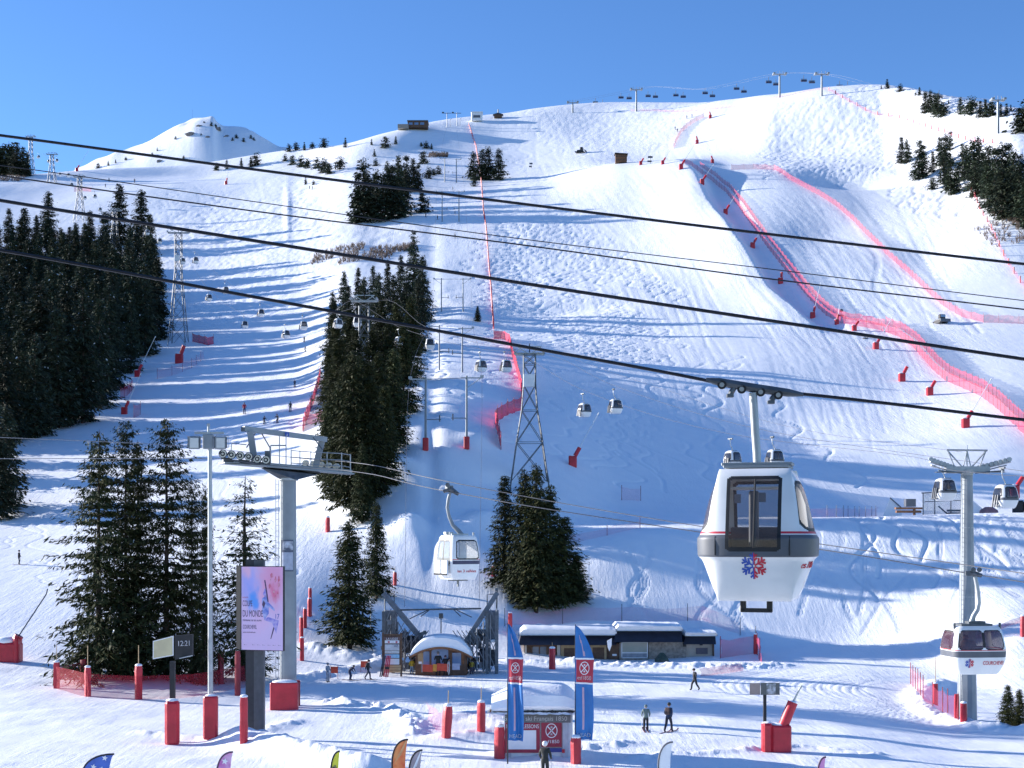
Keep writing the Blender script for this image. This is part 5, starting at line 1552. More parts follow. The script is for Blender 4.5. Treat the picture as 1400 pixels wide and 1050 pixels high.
    f = MB(); poly([(.56, .74), (.62, .72), (.64, .66), (.58, .63), (.52, .67)]); poly([(.56, .36), (.64, .40), (.90, .36), (.84, .20), (.74, .33)], .001); f.build('printed_figure', mat('print_violet', (.26, .22, .66), .5, c2=(.55, .45, .75), scale=5), t)
    f = MB(); poly([(.70, .14), (.72, .14), (.84, .34), (.80, .34)]); poly([(.55, .84), (.58, .84), (.66, .58), (.63, .58)], .001); poly([(.50, .55), (.54, .60), (.58, .56), (.54, .50)], .002); f.build('printed_figure', DPRINT, t)
    f = MB()
    r = random.Random(5)
    for _ in range(14):
        x, z = r.uniform(.66, .9), r.uniform(.60, .88); a = r.uniform(.02, .05)
        poly([(x, z), (x + a, z + a * .7), (x + a * .5, z + a * 1.6), (x - a * .3, z + a)], .0005 * _)
    f.build('printed_spray', mat('print_crimson', (.66, .10, .20), .5, c2=(.75, .35, .45), scale=6), t)
poster()

# ================================================================== small sign with beige panel and clock box
def beige_sign():
    Y = 83.5
    base = G(236, Y)
    t = thing('signpost', 'signpost with a blank beige panel and a dark box of white figures, before the spruces', 'sign', base)
    def Lc(px, py, dY=0.0): return P(px, py, Y + dY) - base
    m = MB(); m.box((0, 0, Lc(0, 905).z / 2 + 1.3), (.30, .25, Lc(0, 905).z - 2.6 + .1)); m.box((0, .02, 1.6), (.28, .22, 3.2)); m.build('post', BLACK, t)
    A, B = Lc(209, 0, 0.35), Lc(237, 0, -.15)
    def L2(f, z, y): p = A.lerp(B, f); return Vector((p.x, p.y + y, z))
    m = MB()
    zl0, zl1, zr0, zr1 = Lc(0, 902).z, Lc(0, 877).z, Lc(0, 896).z, Lc(0, 869).z
    m.loft([[L2(0, zl0, y), L2(1, zr0, y), L2(1, zr1, y), L2(0, zl1, y)] for y in (0, .12)]); m.build('frame', WHITEM, t)
    m = MB(); e = .05
    m.add([L2(.04, zl0 + e + .02, -.006), L2(.96, zr0 + e - .01, -.006), L2(.96, zr1 - e - .02, -.006), L2(.04, zl1 - e + .01, -.006)], [(0, 1, 2, 3)]); m.build('blank_panel', mat('beige_panel', (.56, .50, .30), .6, c2=(.48, .42, .26), scale=1.5), t)
    A2, B2 = Lc(239, 0, -.1), Lc(263, 0, .45)
    m = MB()
    m.loft([[(A2.x, A2.y + y, Lc(0, 902).z), (B2.x, B2.y + y, Lc(0, 898).z), (B2.x, B2.y + y, Lc(0, 868).z), (A2.x, A2.y + y, Lc(0, 869).z)] for y in (0, .3)]); m.build('clock_box', BLACK, t)
    m = MB(); m.box((Lc(251, 0).x, .1, Lc(0, 899).z), (1.05, .12, .06), ry=R(-12)); m.build('box_lip', STEEL, t)
    txt('12:21', .44, mat('grey_digit', (.5, .5, .52), .6), t, Lc(251.5, 883, -.25), (90, 0, 26), width=.66)
    pb = G(235.5, 82.6)
    p = thing('padded_post', 'wide red pad at the foot of the beige signpost', 'padded post', pb, R(8), 'red padded posts')
    q = MB(); q.box((0, 0, 1.25), (.84, .62, 2.62), bev=.16); q.build('cover', RED, p)
    q = MB(); q.sph((0, .05, 2.56), .38, 10, sc=(1, .8, .35)); q.build('snow_cap', SNOWCAP, p, True)
beige_sign()

# ================================================================== pads and nets in the left foreground
for px, pb, pt, w, rod, m_, lab in (
  (77.5, 941, 905, 9, 1.4, RED, 'red padded post standing alone at the left end of the foreground net'),
  (120, 952, 912, 9, 1.6, RED, 'red padded post in front of the leftmost big spruce'),
  (189.5, 956, 910, 10.5, 1.5, RED, 'red padded post at the middle of the foreground net'),
  (114, 934, 902, 9, 0, DRED, 'dark red padded post in the shade behind the leftmost big spruce'),
  (302, 935, 891, 8, 0, DRED, 'dark red padded post in the shade right of the floodlight mast'),
  (325, 951, 890, 8, 0, DRED, 'dark red padded post in the shade left of the poster column'),
  (333.5, 1014, 952, 11.5, 0, RED, 'red padded post touching the left of the poster column'),
  (610, 1008, 965, 13, .9, RED, 'leaning red padded post with a snow hat, left of the two before the kiosk'),
  (658, 1000, 960, 11.5, .9, RED, 'red padded post with a snow hat, just left of the kiosk roof'),
  (683, 1037, 993, 14, 0, RED, 'red padded post at the left corner of the kiosk'),
  (787.5, 1044, 1008, 14, 0, RED, 'red padded post at the right corner of the kiosk, under the blue flag'),
  (1279, 964, 935, 7.5, 2.0, RED, 'red padded post on the snow rim left of the pylon'),
  (1308, 982, 949, 7, 0, RED, 'tall thin red padded post at the foot of the pylon'),
  (1317.5, 983, 959, 9.5, 0, RED, 'short red padded post against the foot of the pylon'),
  (1398, 870, 842, 6, 0, RED, 'red padded post cut by the right edge beside the side-on gondola'),
  (1033, 894, 867, 6, .8, RED, 'red padded post on the snow right of the low building'),
  (755, 915, 886, 9, .5, RED, 'red padded post before the dark door of the low building'),
  (448, 727, 707, 6.5, 0, RED, 'red padded post at the lower left foot of the forest spur'),
  (675, 788, 774, 5, 0, RED, 'little red padded post left of the clump of spruces'),
  (697.5, 868, 838, 6, 0, RED, 'red padded post behind the left blue flag'),
  (540, 800, 782, 5, .6, RED, 'leaning red padded post on the bank above the drag-lift station'),
  (424, 842, 804, 5.0, 0, RED, 'highest red padded post of the zigzag row right of the round tower'),
  (423, 843, 819, 5.5, 0, RED, 'second highest red padded post of the zigzag row right of the round tower'),
  (417, 858, 832, 5.5, 0, RED, 'middle red padded post of the zigzag row right of the round tower'),
  (412, 878, 844, 5.5, 0, RED, 'second lowest red padded post of the zigzag row right of the round tower'),
  (413, 903, 872, 6, 0, RED, 'lowest red padded post of the zigzag row right of the round tower')):
    Y = hitY(px, pb); g0 = G(px, Y)
    hgt = (pb - pt) * Y / F
    pad(g0, hgt, w * .5 * Y / F, lab, rod=rod, m=m_, lean=.12 if px in (610,) else 0.0, snow=(m_ is RED and px not in (1308,)))
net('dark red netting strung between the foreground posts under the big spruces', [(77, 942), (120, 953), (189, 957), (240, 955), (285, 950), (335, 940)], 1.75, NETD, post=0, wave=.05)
net('pale red netting from the lone left post back towards the slope', [(80, 940), (97, 936), (114, 932)], 1.6, NETP, post=0)
net('pinkish netting running along the snow rim to the pylon', [(1245, 935), (1262, 955), (1282, 970), (1310, 984)], 1.6, NETP, post=2.4, wave=.06)
net('faint pink netting on the snow behind the two padded posts before the kiosk', [(584, 985), (612, 1004), (662, 1000), (690, 1000)], 1.2, NETP, post=0)
net('pink netting standing at the right end of the low building', [(985, 900), (1010, 896), (1034, 893), (1040, 905)], 1.9, NET, post=3.0)
net('low red netting lying across the snow beside the walking skier', [(957, 925), (985, 921), (1015, 917)], .7, NET, post=0)
net('pale net on thin poles along the bank above the low building', [(690, 856), (800, 848), (900, 850), (960, 848), (1012, 868)], 1.6, NETP, post=6.5, postm=DSTEEL)
net('pink netting on the bank beyond the pylon at the right edge', [(1330, 876), (1362, 862), (1400, 850), (1430, 842)], .5, NET, post=0)

# ================================================================== snow lances
for px, pb, pt, ln, tl, rz, lab in (
  (1320, 584, 562, 4.8, 31, 0, 'snow lance with a long white pipe, lowest beside the racing net on the right'),
  (1271, 540, 521, 0, 30, 0, 'red snow lance stub beside the racing net, second from the bottom'),
  (1233, 521, 502, 0, 28, 0, 'red snow lance stub beside the racing net, third from the bottom'),
  (1197.5, 477, 461, 5, 32, 10, 'snow lance at the bend of the racing net'),
  (1168, 452, 439, 5, 36, 5, 'snow lance just above the bend of the racing net'),
  (1144, 443, 431, 2, 8, 0, 'upright red snow lance touching the racing net above the bend'),
  (1111, 434, 420, 5, 14, 0, 'upright snow lance left of the racing net with a white pipe'),
  (1067, 387, 373, 0, 6, 0, 'upright red snow lance halfway along the upper racing net'),
  (1029, 339, 326, 4, 30, 0, 'snow lance beside the upper racing net in the shaded gully'),
  (992, 293, 281, 4, 32, 0, 'snow lance beside the steep part of the upper racing net'),
  (960, 252, 240, 3, 34, 0, 'snow lance at the head of the shaded gully'),
  (931, 231, 219, 5, 32, 0, 'snow lance at the lip of the middle piste, right one of three'),
  (906, 224, 215, 6, 32, 0, 'snow lance at the lip of the middle piste, middle one of three'),
  (876, 225, 216, 5, 32, 0, 'snow lance at the lip of the middle piste, left one of three'),
  (953, 196, 187, 2, -14, 0, 'dark snow lance below the crest of the upper bowl'),
  (971, 161, 153, 2, -14, 0, 'snow lance near the skyline above the upper bowl'),
  (974, 223, 214, 2, -20, 0, 'snow lance right of the upper net corner'),
  (783, 637, 613, 4.6, 29, 0, 'red snow lance with a thin pipe below the pair of gondolas'),
  (188, 515, 499, 5.5, 26, 0, 'snow lance with a bright pipe at the middle of the left forest rim'),
  (170, 566, 549, 5.0, 24, 0, 'snow lance at the lower corner of the left forest'),
  (245, 496, 474, 0, 20, 0, 'red snow lance near the foot of the rim lattice tower'),
  (309, 252, 244, 2, 10, 0, 'tiny red snow lance in front of the rocky peak'),
  (105, 234, 226, 6, 32, 0, 'tiny snow lance on the far left skyline'),
  (195, 341, 330, 4, 40, 0, 'tiny red snow lance in front of the tall spruces'),
  (53, 234, 227, 0, 5, 0, 'tiny red snow lance at the far left knoll'),
  (1387, 678, 652, 0, 34, 0, 'bright red snow lance on the terrace by the right edge')):
    Y = hitY(px, pb, 62)
    if px == 1387: Y = 183.0
    g0 = G(px, Y) if px != 1387 else Vector(((px - 700) / F * Y, Y, P(px, pb, Y).z))
    snow_lance(g0, (pb - pt) * Y / F / 2.15, lab, R(rz), tl, ln)
def near_lances():
    # right foreground with picture box
    Y = 80.0; base = G(1061, Y)
    t = thing('padded_box', 'wide red padded box in the right foreground, two pads side by side', 'pad', base)
    def Lc(px, py, dY=0.0): return P(px, py, Y + dY) - base
    m = MB(); m.box((Lc(1048, 0).x, -.05, .78), (.56, .7, 1.72), bev=.12); m.build('pad_cover', RED, t)
    m = MB(); m.box((Lc(1067.5, 0).x, .05, .72), (1.10, .9, 1.6), bev=.10); m.build('pad_cover', RED, t)
    m = MB(); m.sph((Lc(1049, 0).x, 0, 1.62), .3, 10, sc=(1, 1, .3)); m.sph((Lc(1066, 0).x, .1, 1.50), .52, 12, sc=(1, .75, .3)); m.build('snow_cap', SNOWCAP, t, True)
    a, b = Lc(1070, 987), Lc(1084, 960)
    d = (b - a).normalized()
    t2 = thing('snow_lance', 'snow lance with tilted red sleeve and short pale pipe above the wide red box', 'snow lance', base + a)
    m = MB(); m.cyl((0, 0, -.3), b - a, .30, .29, 12); m.build('pad_sleeve', RED, t2, True)
    m = MB(); m.cyl(b - a, Lc(1094, 941) - a, .055, .045, 6); m.cyl(Lc(1094, 941) - a, Lc(1096.5, 937) - a, .06, .05, 6); m.build('pipe', mat('pale_pipe', (.55, .56, .48), .5), t2)
    m = MB(); m.sph(b - a, .24, 8, sc=(1, 1, .4)); m.build('snow_cap', SNOWCAP, t2, True)
    base = G(1046, 80.3)
    def Lc(px, py, dY=0.0): return P(px, py, 80.3 + dY) - base
    t = thing('signpost', 'black post with a two-sided picture box standing in the wide red box', 'sign', base)
    m = MB(); m.box((0, .1, Lc(0, 945).z / 2), (.17, .17, Lc(0, 945).z)); m.build('post', BLACK, t)
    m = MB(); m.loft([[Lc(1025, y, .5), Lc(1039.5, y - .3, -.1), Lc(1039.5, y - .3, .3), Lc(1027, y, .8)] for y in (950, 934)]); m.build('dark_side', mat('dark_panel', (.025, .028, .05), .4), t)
    m = MB(); m.loft([[Lc(1040, y, -.1), Lc(1066, y, .25), Lc(1066, y, .55), Lc(1040, y, .3)] for y in (950, 933.5)]); m.build('box_body', mat('grey_green_panel', (.12, .125, .12), .5), t)
    m = MB(); m.add([Lc(1048, 949, -.01), Lc(1060.5, 949, .16), Lc(1060.5, 934.5, .16), Lc(1048, 934.5, -.01)], [(0, 1, 2, 3)]); m.build('picture', mat('picture_print', (.62, .62, .66), .5, c2=(.16, .17, .16), scale=4.5), t)
    # left edge
    Y = 122.0; base = G(8, Y)
    def Lc(px, py, dY=0.0): return P(px, py, Y + dY) - base
    t = thing('snow_lance', 'snow lance with big red base and dark pipe at the left edge', 'snow lance', base)
    m = MB(); m.box((Lc(10, 0).x, 0, .75), (2.4, 1.2, 1.75), bev=.15); m.box((Lc(25, 0).x, -.1, .95), (.42, 1.2, 2.3), bev=.12); m.build('pad_box', RED, t)
    a, b = Lc(15, 889), Lc(26, 869)
    m = MB(); m.cyl(a, b, .40, .40, 12); m.build('pad_sleeve', RED, t, True)
    m = MB(); m.sph((Lc(8, 0).x, 0, 1.75), 1.0, 12, sc=(1, .6, .4)); m.build('snow_cap', SNOWCAP, t, True)
    m = MB(); m.tube([b, Lc(63.5, 812), Lc(65, 805)], .06, 6); m.build('pipe', DSTEEL, t)
near_lances()

# ================================================================== drag lift
def draglift():
    pairs = [((582, 616), (638, 614), 100, True), ((600.5, 506), (632, 509), 62, False), ((603.5, 426), (633, 426), 46, False), ((604.5, 303), (627.5, 303), 42, False), ((608, 249), (624, 250), 33, False)]
    names = ['lowest', 'second', 'third', 'fourth', 'fifth']
    heads = []
    for (l, r_, hp, redb), nm in zip(pairs, names):
        for s, (px, py) in ((-1, l), (1, r_)):
            Y = hitY(px, py, 150); g0 = G(px, Y); k = Y / F
            hgt = hp * k
            t = thing('drag_lift_mast', '%s-hand mast of the %s pair up the drag lift' % ('left' if s < 0 else 'right', nm), 'lift mast', g0, 0, 'drag lift masts')
            rr = max(.16, 2.6 * k / 2 * .55)
            m = MB(); m.cyl((0, 0, -.5), (0, 0, hgt), rr * 1.15, rr * .85, 10); m.build('mast', GREYP, t, True)
            a = MB()
            zt = hgt - .3
            a.box((s * .7, 0, zt), (3.0, .18, .16)); a.tube([(s * 2.0, 0, zt), (0, 0, zt - 1.4)], .05, 5)
            a.box((s * 2.1, 0, zt + .2), (.5, .25, .35)); a.build('crossarm', STEEL, t)
            b = MB(); zz = hgt * .42
            b.box((-s * .0 + (1.0 if s < 0 else -1.0), 0, zz), (2.2, .10, .10)); b.tube([((1.9 if s < 0 else -1.9), 0, zz + .6), ((1.9 if s < 0 else -1.9), 0, zz - .3)], .09, 6)
            b.build('side_arm', DSTEEL, t)
            if redb:
                p = MB(); p.box((0, -.1, .8), (.8, .7, 1.75), bev=.1); p.build('foot_pad', RED, t)
            heads.append((s, g0 + Vector((s * 2.1, 0, hgt)), g0 + Vector((0, 0, hgt - .3))))
        A, B = heads[-2][2], heads[-1][2]
        m = MB(); m.tube([Vector((0, 0, 0)), B - A], .05, 5)
        tag(m.build('tie_bar', STEEL, None, loc=A), 'thin tie bar joining the %s pair of drag lift masts' % nm, 'tie bar', 'drag lift tie bars')
    for s, nm in ((-1, 'left'), (1, 'right')):
        st = P(553 if s < 0 else 655, 830, 124)
        cable('haul_cable', '%s-hand rope of the drag lift rising from its station' % nm, [st] + [h for q, h, _ in heads if q == s] + [P(612 if s < 0 else 622, 165, 830)], .018, ROPEM, 'ropes of the drag lift', 6)
draglift()
# ================================================================== nets on the slope
A_ = [(936, 224), (952, 233), (972, 246), (992, 262), (1010, 282), (1028, 308), (1047, 335), (1068, 362), (1090, 388), (1110, 412), (1130, 431), (1150, 442), (1175, 446), (1205, 452)]
net('upper run of the red racing net, curling down the shaded gully', A_, 2.1, NET, 150, 'red racing nets', 4.5)
net('upper run of the red racing net, inner fence a little higher up the slope', [(x + 5, y - 6) for x, y in A_[1:]], 2.0, NET, 150, 'red racing nets', 4.5)
B_ = [(1205, 452), (1228, 460), (1248, 474), (1262, 490), (1275, 505), (1292, 520), (1315, 530), (1340, 541), (1360, 556), (1380, 575), (1398, 592), (1425, 615)]
net('lower run of the red racing net, sweeping to the right edge', B_, 2.2, NET, 150, 'red racing nets', 3.5)
net('lower run of the red racing net, inner fence just uphill of the sweep', [(x + 6, y - 9) for x, y in B_], 2.1, NET, 150, 'red racing nets', 3.5)
net('second red racing net, further right across the bowl', [(1000, 232), (1030, 231), (1058, 232), (1075, 242), (1095, 254), (1120, 267), (1145, 283), (1168, 303), (1190, 326), (1212, 348), (1240, 372), (1265, 396), (1290, 418), (1315, 433), (1345, 441), (1400, 443), (1440, 444)], 2.2, net_mat('pale_red_net', (.74, .08, .14), .31), 150, 'red racing nets', 4.5)
net('short red net curving up the upper bowl towards the skyline', [(921, 203), (925, 193), (931, 182), (940, 173), (950, 166), (962, 160)], 2.6, NET, 400, None, 5)
net('pale red net along the skyline between the chairlift masts', [(862, 152), (900, 152), (945, 152), (985, 148), (1020, 143), (1060, 134), (1100, 126), (1130, 122)], 1.2, NETP, 400, None, 8)
net('row of red markers and thin net crossing the powder below the right skyline', [(1133, 124), (1146, 130), (1162, 140), (1178, 148), (1192, 155), (1210, 158), (1227, 160), (1244, 164), (1262, 172), (1280, 178), (1320, 190), (1360, 196)], 1.4, NETP, 400, None, 9, postm=RED, pr=.22)
net('row of red markers running down beside the right-hand wood', [(1328, 262), (1334, 272), (1340, 288), (1346, 298), (1352, 307), (1358, 319), (1364, 332), (1372, 350), (1385, 372), (1396, 388), (1410, 405)], 1.6, NETP, 200, None, 9, postm=RED, pr=.2)
D_ = [(641, 172), (646, 188), (651, 202), (657, 236), (659, 262), (661, 290), (665, 318), (667, 345), (669, 372), (671, 395), (673, 425), (675, 452)]
net('line of red markers and net falling beside the drag lift from the ridge', D_, 1.7, NETP, 150, None, 5.2, postm=RED, pr=.20)
net('bright red net stepping out below the line of markers', [(675, 464), (686, 463), (696, 467), (700, 485), (707, 510), (713, 535), (714, 553)], 2.2, NETO, 150, None, 5)
net('red net fold running back left below the lattice tower', [(714, 560), (700, 566), (686, 573), (677, 580), (681, 597), (685, 616)], 2.4, NETO, 150, None, 5)
net('red net hugging the left rim of the forest spur', [(438, 515), (433, 535), (428, 552), (421, 570), (414, 590)], 2.4, NETO, 150, None, 6)
net('pinkish net turning in under the forest spur', [(419, 580), (432, 577), (444, 575)], 2.0, NET, 150, None, 5)
net('red net panels at the foot of the rim lattice tower', [(263, 467), (272, 469), (284, 472), (292, 470)], 2.6, NETO, 150, None, 4)
net('pinkish net along the rim of the left forest above the bright lance', [(215, 518), (240, 512), (262, 503), (279, 490)], 2.4, NETP, 150, None, 5)
net('pinkish net along the rim of the left forest below the bright lance', [(165, 546), (175, 540), (182, 532)], 2.6, NET, 150, None, 4)
net('little red net panel beside the lance at the forest corner', [(183, 571), (188, 569), (192, 567)], 2.6, NET, 150, None, 3)
net('red net patch far below the third lattice tower', [(101, 262), (112, 261), (125, 262)], 2.2, NET, 150, None, 0)
net('small pink net standing alone on the shaded slope above the bank', [(850, 684), (863, 684), (876, 685)], 1.9, NETP, 150, None, 3)
net('thin pink netting along the crest of the bank above the low building', [(775, 744), (800, 738), (830, 732), (875, 722)], 1.0, NETP, 150, None, 5)
net('thin fence along the terrace edge left of the white tents', [(1102, 708), (1140, 707), (1200, 705)], 1.3, NETP, 150, None, 3.2, postm=DSTEEL, name='terrace_fence')

# ================================================================== drag-lift station
def station():
    Y = 125.0
    k = Y / F
    def gantry(s):
        cx = 549 if s < 0 else 663
        base = G(cx, Y)
        t = thing('lift_gantry', 'steel machinery gantry of the drag lift, %s of the wooden hut' % ('left' if s < 0 else 'right'), 'lift gantry', base)
        def Lc(px, py, dY=0.0): return P(px, py, Y + dY) - base
        ox = 526 if s < 0 else 679     # outer edge
        ix_ = 575 if s < 0 else 640    # inner edge
        m = MB()
        for px in (ox, ox + (-s) * 13):
            for dy in (-1, 1.5): m.box((Lc(px, 0).x, dy, Lc(0, 835).z / 2 - .2), (.28, .28, Lc(0, 835).z + .4))
        m.build('tower_leg', DSTEEL, t)
        b = MB(); b.box((Lc(ox - s * 6, 0).x, .2, Lc(0, 848).z), (1.15, 1.6, 1.7), bev=.05); b.box((Lc(ox - s * 6, 0).x, .2, Lc(0, 868).z), (1.0, 1.4, 1.2), bev=.05); b.build('motor_housing', mat('blue_grey_steel', (.16, .19, .23), .5, .3, c2=(.11, .13, .16)), t)
        d = MB()
        p0, p1 = Lc(ox - s * 4, 818), Lc(ix_ - s * 0, 872)
        v = p1 - p0
        d.box((p0 + p1) / 2, (.42, 1.0, v.length + 1.2), ry=math.atan2(v.x, v.z)); d.build('inclined_beam', mat('blue_grey_steel', (.16, .19, .23)), t)
        l = MB()
        r = random.Random(4 + s)
        xs = [ox - s * q for q in (0, 9, 18, 27, 36, 46)]
        for j, px in enumerate(xs):
            top = 832 + j * 9
            for dy in (-1.0, 1.6):
                l.tube([Lc(px, 918, dy), Lc(px, top, dy)], .07, 5)
            for q in range(4):
                ya = 918 - q * (918 - top) / 4; yb = 918 - (q + 1) * (918 - top) / 4
                if j < len(xs) - 1:
                    l.tube([Lc(px, ya, -1), Lc(xs[j + 1], yb, -1)], .045, 4); l.tube([Lc(px, yb, 1.6), Lc(xs[j + 1], ya, 1.6)], .045, 4)
                l.tube([Lc(px, ya, -1), Lc(px, yb, 1.6)], .04, 4)
                if r.random() < .6: l.box(Lc(px + r.uniform(-3, 3), (ya + yb) / 2, r.uniform(-1, 1)), (r.uniform(.2, .6), .3, r.uniform(.2, .7)))
        l.build('lattice', mat('dull_steel', (.22, .24, .27), .5, .3, c2=(.15, .165, .19)), t)
        e_ = MB()
        for q in range(26):
            f = r.random(); px = ox - s * (2 + 44 * f)
            e_.box(Lc(px, r.uniform(845 + 34 * f, 912), r.uniform(-.4, 1.4)), (r.uniform(.3, .9), r.uniform(.3, .8), r.uniform(.25, 1.1)))
        e_.build('drive_machinery', mat('dark_machinery', (.07, .08, .10), .5, .3, c2=(.035, .04, .05), scale=2), t)
        h = MB()
        for q in range(8):
            px = ox - s * (14 + q * 6)
            h.tube([Lc(px, 888 - q * 1.0, -1.3), Lc(px + s * 3, 872, -1.5), Lc(px - s * 4, 862, -1.3)], .05, 4)
        h.build('tow_hangers', DSTEEL, t)
        a = MB(); a.tube([Lc(ox, 835), Lc(ox + (.5 if s < 0 else 1), 802)], .07, 5); a.box(Lc(ox, 806), (.25, .25, .3)); a.tube([Lc(ox - s * 2, 812), Lc(ox - s * 13, 813), Lc(ox - s * 13, 850)], .05, 5); a.build('antenna', DSTEEL, t)
        w = MB(); w.sph(Lc(ox - s * 6, 876, -.6), .55, 8, sc=(1, .8, .3)); w.build('snow_cap', SNOWCAP, t, True)
        c = MB(); c.box(Lc(572 if s < 0 else 650, 872, -.5), (.5, .3, .9), ry=R(-35 * s)); c.box(Lc(578 if s < 0 else 646, 866, -.5), (.7, .35, .3), ry=R(20 * s)); c.build('light_head', DSTEEL, t)
    gantry(-1); gantry(1)
    p0, p1 = P(545, 834, Y), P(658, 832, Y)
    m = MB(); m.tube([Vector((0, 0, 0)), p1 - p0], .08, 6)
    for a, b in (((575, 843), (587, 834)), ((630, 843), (620, 833)), ((560, 846), (585, 834)), ((645, 844), (622, 833))): m.tube([P(*a, Y) - p0, P(*b, Y) - p0], .05, 5)
    tag(m.build('tie_bar', DSTEEL, None, loc=p0), 'long tie bar with struts joining both gantries above the wooden hut', 'tie bar')
    # hut
    Yh = 123.0
    base = G(604, Yh)
    t = thing('wooden_hut', 'small wooden lift hut under a thick arched cap of snow', 'hut', base)
    def Lc(px, py, dY=0.0): return P(px, py, Yh + dY) - base
    zb = -.2
    def arch(px): return 899 - 16 * max(0, 1 - ((px - 603) / 44) ** 2)
    m = MB()
    pts = [(Lc(568, 0).x, zb)] + [(Lc(q, 0).x, Lc(0, arch(q) - .5).z) for q in np.linspace(568, 638, 12)] + [(Lc(638, 0).x, zb)]
    m.prism(pts, 'y', 0.0, 3.6); m.build('wall', WOOD, t)
    m = MB()
    for px in (570, 588.5, 614.5, 617, 636): m.box((Lc(px, 0).x, -.06, 1.1), (.16, .16, 2.7))
    m.box((Lc(603, 0).x, -.05, .55), (4.4, .08, .9)); m.build('post', DWOOD, t)
    m = MB(); pts = [(Lc(590, 0).x, Lc(0, 917).z), (Lc(613, 0).x, Lc(0, 917).z), (Lc(613, 0).x, Lc(0, 889).z), (Lc(608, 0).x, Lc(0, 886).z), (Lc(601, 0).x, Lc(0, 885).z), (Lc(594, 0).x, Lc(0, 887).z), (Lc(590, 0).x, Lc(0, 890).z)]
    m.prism(pts, 'y', -.10, -.03); m.build('window', GLASS_BL, t)
    m = MB(); m.box(Lc(623, 901, -.06), (.95, .08, 1.1)); m.build('window', GLASS_BL, t)
    m = MB(); m.box(Lc(583, 900, -.06), (.55, .08, 1.2)); m.build('window', GLASS_BL, t)
    m = MB(); m.box(Lc(574, 901, -.05), (.6, .06, 1.1)); m.build('shutter', LWOOD, t)
    m = MB(); m.box(Lc(623, 911.5, -.08), (.72, .05, .55)); m.build('notice', mat('pale_blue_notice', (.50, .55, .70), .6), t)
    m = MB(); m.box(Lc(574.5, 906, -.1), (.28, .05, .2)); m.build('notice', WPRINT, t)
    rf = MB()
    n = 20
    xs = np.linspace(561, 646, n)
    def strip(mb, zo, th, y0, y1):
        rg = []
        for q in xs:
            x = Lc(q, 0).x; z = Lc(0, 902 - 15.5 * max(0, 1 - ((q - 603) / 46) ** 2)).z + zo
            rg.append((x, z))
        mb.prism(rg + [(x, z + th) for x, z in rg[::-1]], 'y', y0, y1)
    strip(rf, 0, .22, -.8, 4.0); rf.build('roof', WOOD, t)
    sn = MB(); rg = []
    for q in xs:
        f = (q - 561) / 85
        th = .95 * min(1, (math.sin(math.pi * f) * 1.6)) ** .5 if 0 < f < 1 else .05
        x = Lc(q, 0).x; z = Lc(0, 902 - 15.5 * max(0, 1 - ((q - 603) / 46) ** 2)).z + .22
        rg.append((x, z, z + th))
    rings = []
    for y, kk in ((-.85, .55), (-1.0, .8), (-.8, 1.0), (1.5, 1.05), (4.0, .9), (4.2, .4)):
        rings.append([(x, y, z0) for x, z0, z1 in rg] + [(x, y, z0 + (z1 - z0) * kk) for x, z0, z1 in rg[::-1]])
    sn.loft(rings); sn.build('snow_cap', SNOWCAP, t, True)
    # orange banner
    b0 = G(594, 121.5)
    t = thing('banner', 'orange banner with yellow middle stretched before the wooden hut', 'banner', b0)
    def Lb(px, py, dY=0.0): return P(px, py, 121.5 + dY) - b0
    for px, m_, w_ in ((584.5, mat('orange_banner', (.62, .07, .03), .6), 14.5), (594.5, mat('yellow_banner', (.70, .30, .04), .6), 5.5), (605, mat('orange_banner', (.8, .1, .03)), 15.5)):
        m = MB(); m.box(Lb(px, 913 - (px - 594) * .06), (w_ * k, .04, .62), ry=R(3)); m.build('cloth', m_, t)
    for px in (577, 612):
        m = MB(); m.cyl(Lb(px, 919), Lb(px, 906), .04, None, 5); m.build('stake', STEEL, t)
    # information board
    bb = G(536, 121.5)
    t = thing('information_board', 'tall wooden lift board with white panels, left of the wooden hut', 'board', bb)
    def Li(px, py, dY=0.0): return P(px, py, 121.5 + dY) - bb
    for px in (523.5, 548.5):
        m = MB(); m.box((Li(px, 0).x, 0, 1.75), (.16, .16, 4.0)); m.build('post', DWOOD, t)
    m = MB(); m.box(Li(536, 893), (1.5, .12, 3.3)); m.build('back_panel', DWOOD, t)
    m = MB(); m.box(Li(536, 873, -.08), (1.45, .05, .30)); m.build('title_plate', mat('brown_plate', (.16, .09, .08), .6), t)
    txt('LA LOZE', .24, WPRINT, t, Li(536, 874.6, -.12), width=1.0)
    for y0, y1, m_ in ((875.5, 879.5, WPRINT), (881, 889, mat('grey_panel', (.62, .63, .66), .6)), (889.5, 893.5, mat('grey_panel2', (.48, .50, .50), .6, c2=(.62, .63, .63), scale=9)), (894.5, 899.5, mat('blue_panel', (.20, .45, .68), .6, c2=(.35, .58, .72), scale=8)), (900.5, 908.5, mat('pale_panel', (.58, .62, .66), .6, c2=(.68, .68, .7), scale=7))):
        m = MB(); m.box(Li(536, (y0 + y1) / 2, -.08), (1.25, .05, (y1 - y0) * 121.5 / F)); m.build('notice', m_, t)
    txt('AZ', .26, DPRINT, t, Li(541.5, 884.5, -.12))
    txt('● — ◆', .18, REDL, t, Li(537, 878.8, -.12), width=.9)
    m = MB()
    for y in (911, 914.5, 918): m.box(Li(536, y, -.07), (1.5, .08, .19))
    m.build('plank', LWOOD, t)
    # lamp post and thin fence behind
    b = G(603, 132)
    t = thing('lamp_post', 'thin lamp post standing behind the snowy hut roof', 'lamp post', b)
    m = MB(); z = P(603, 845, 132).z - b.z; m.cyl((0, 0, -.3), (0, 0, z), .06, .05, 6); m.build('pole', DSTEEL, t)
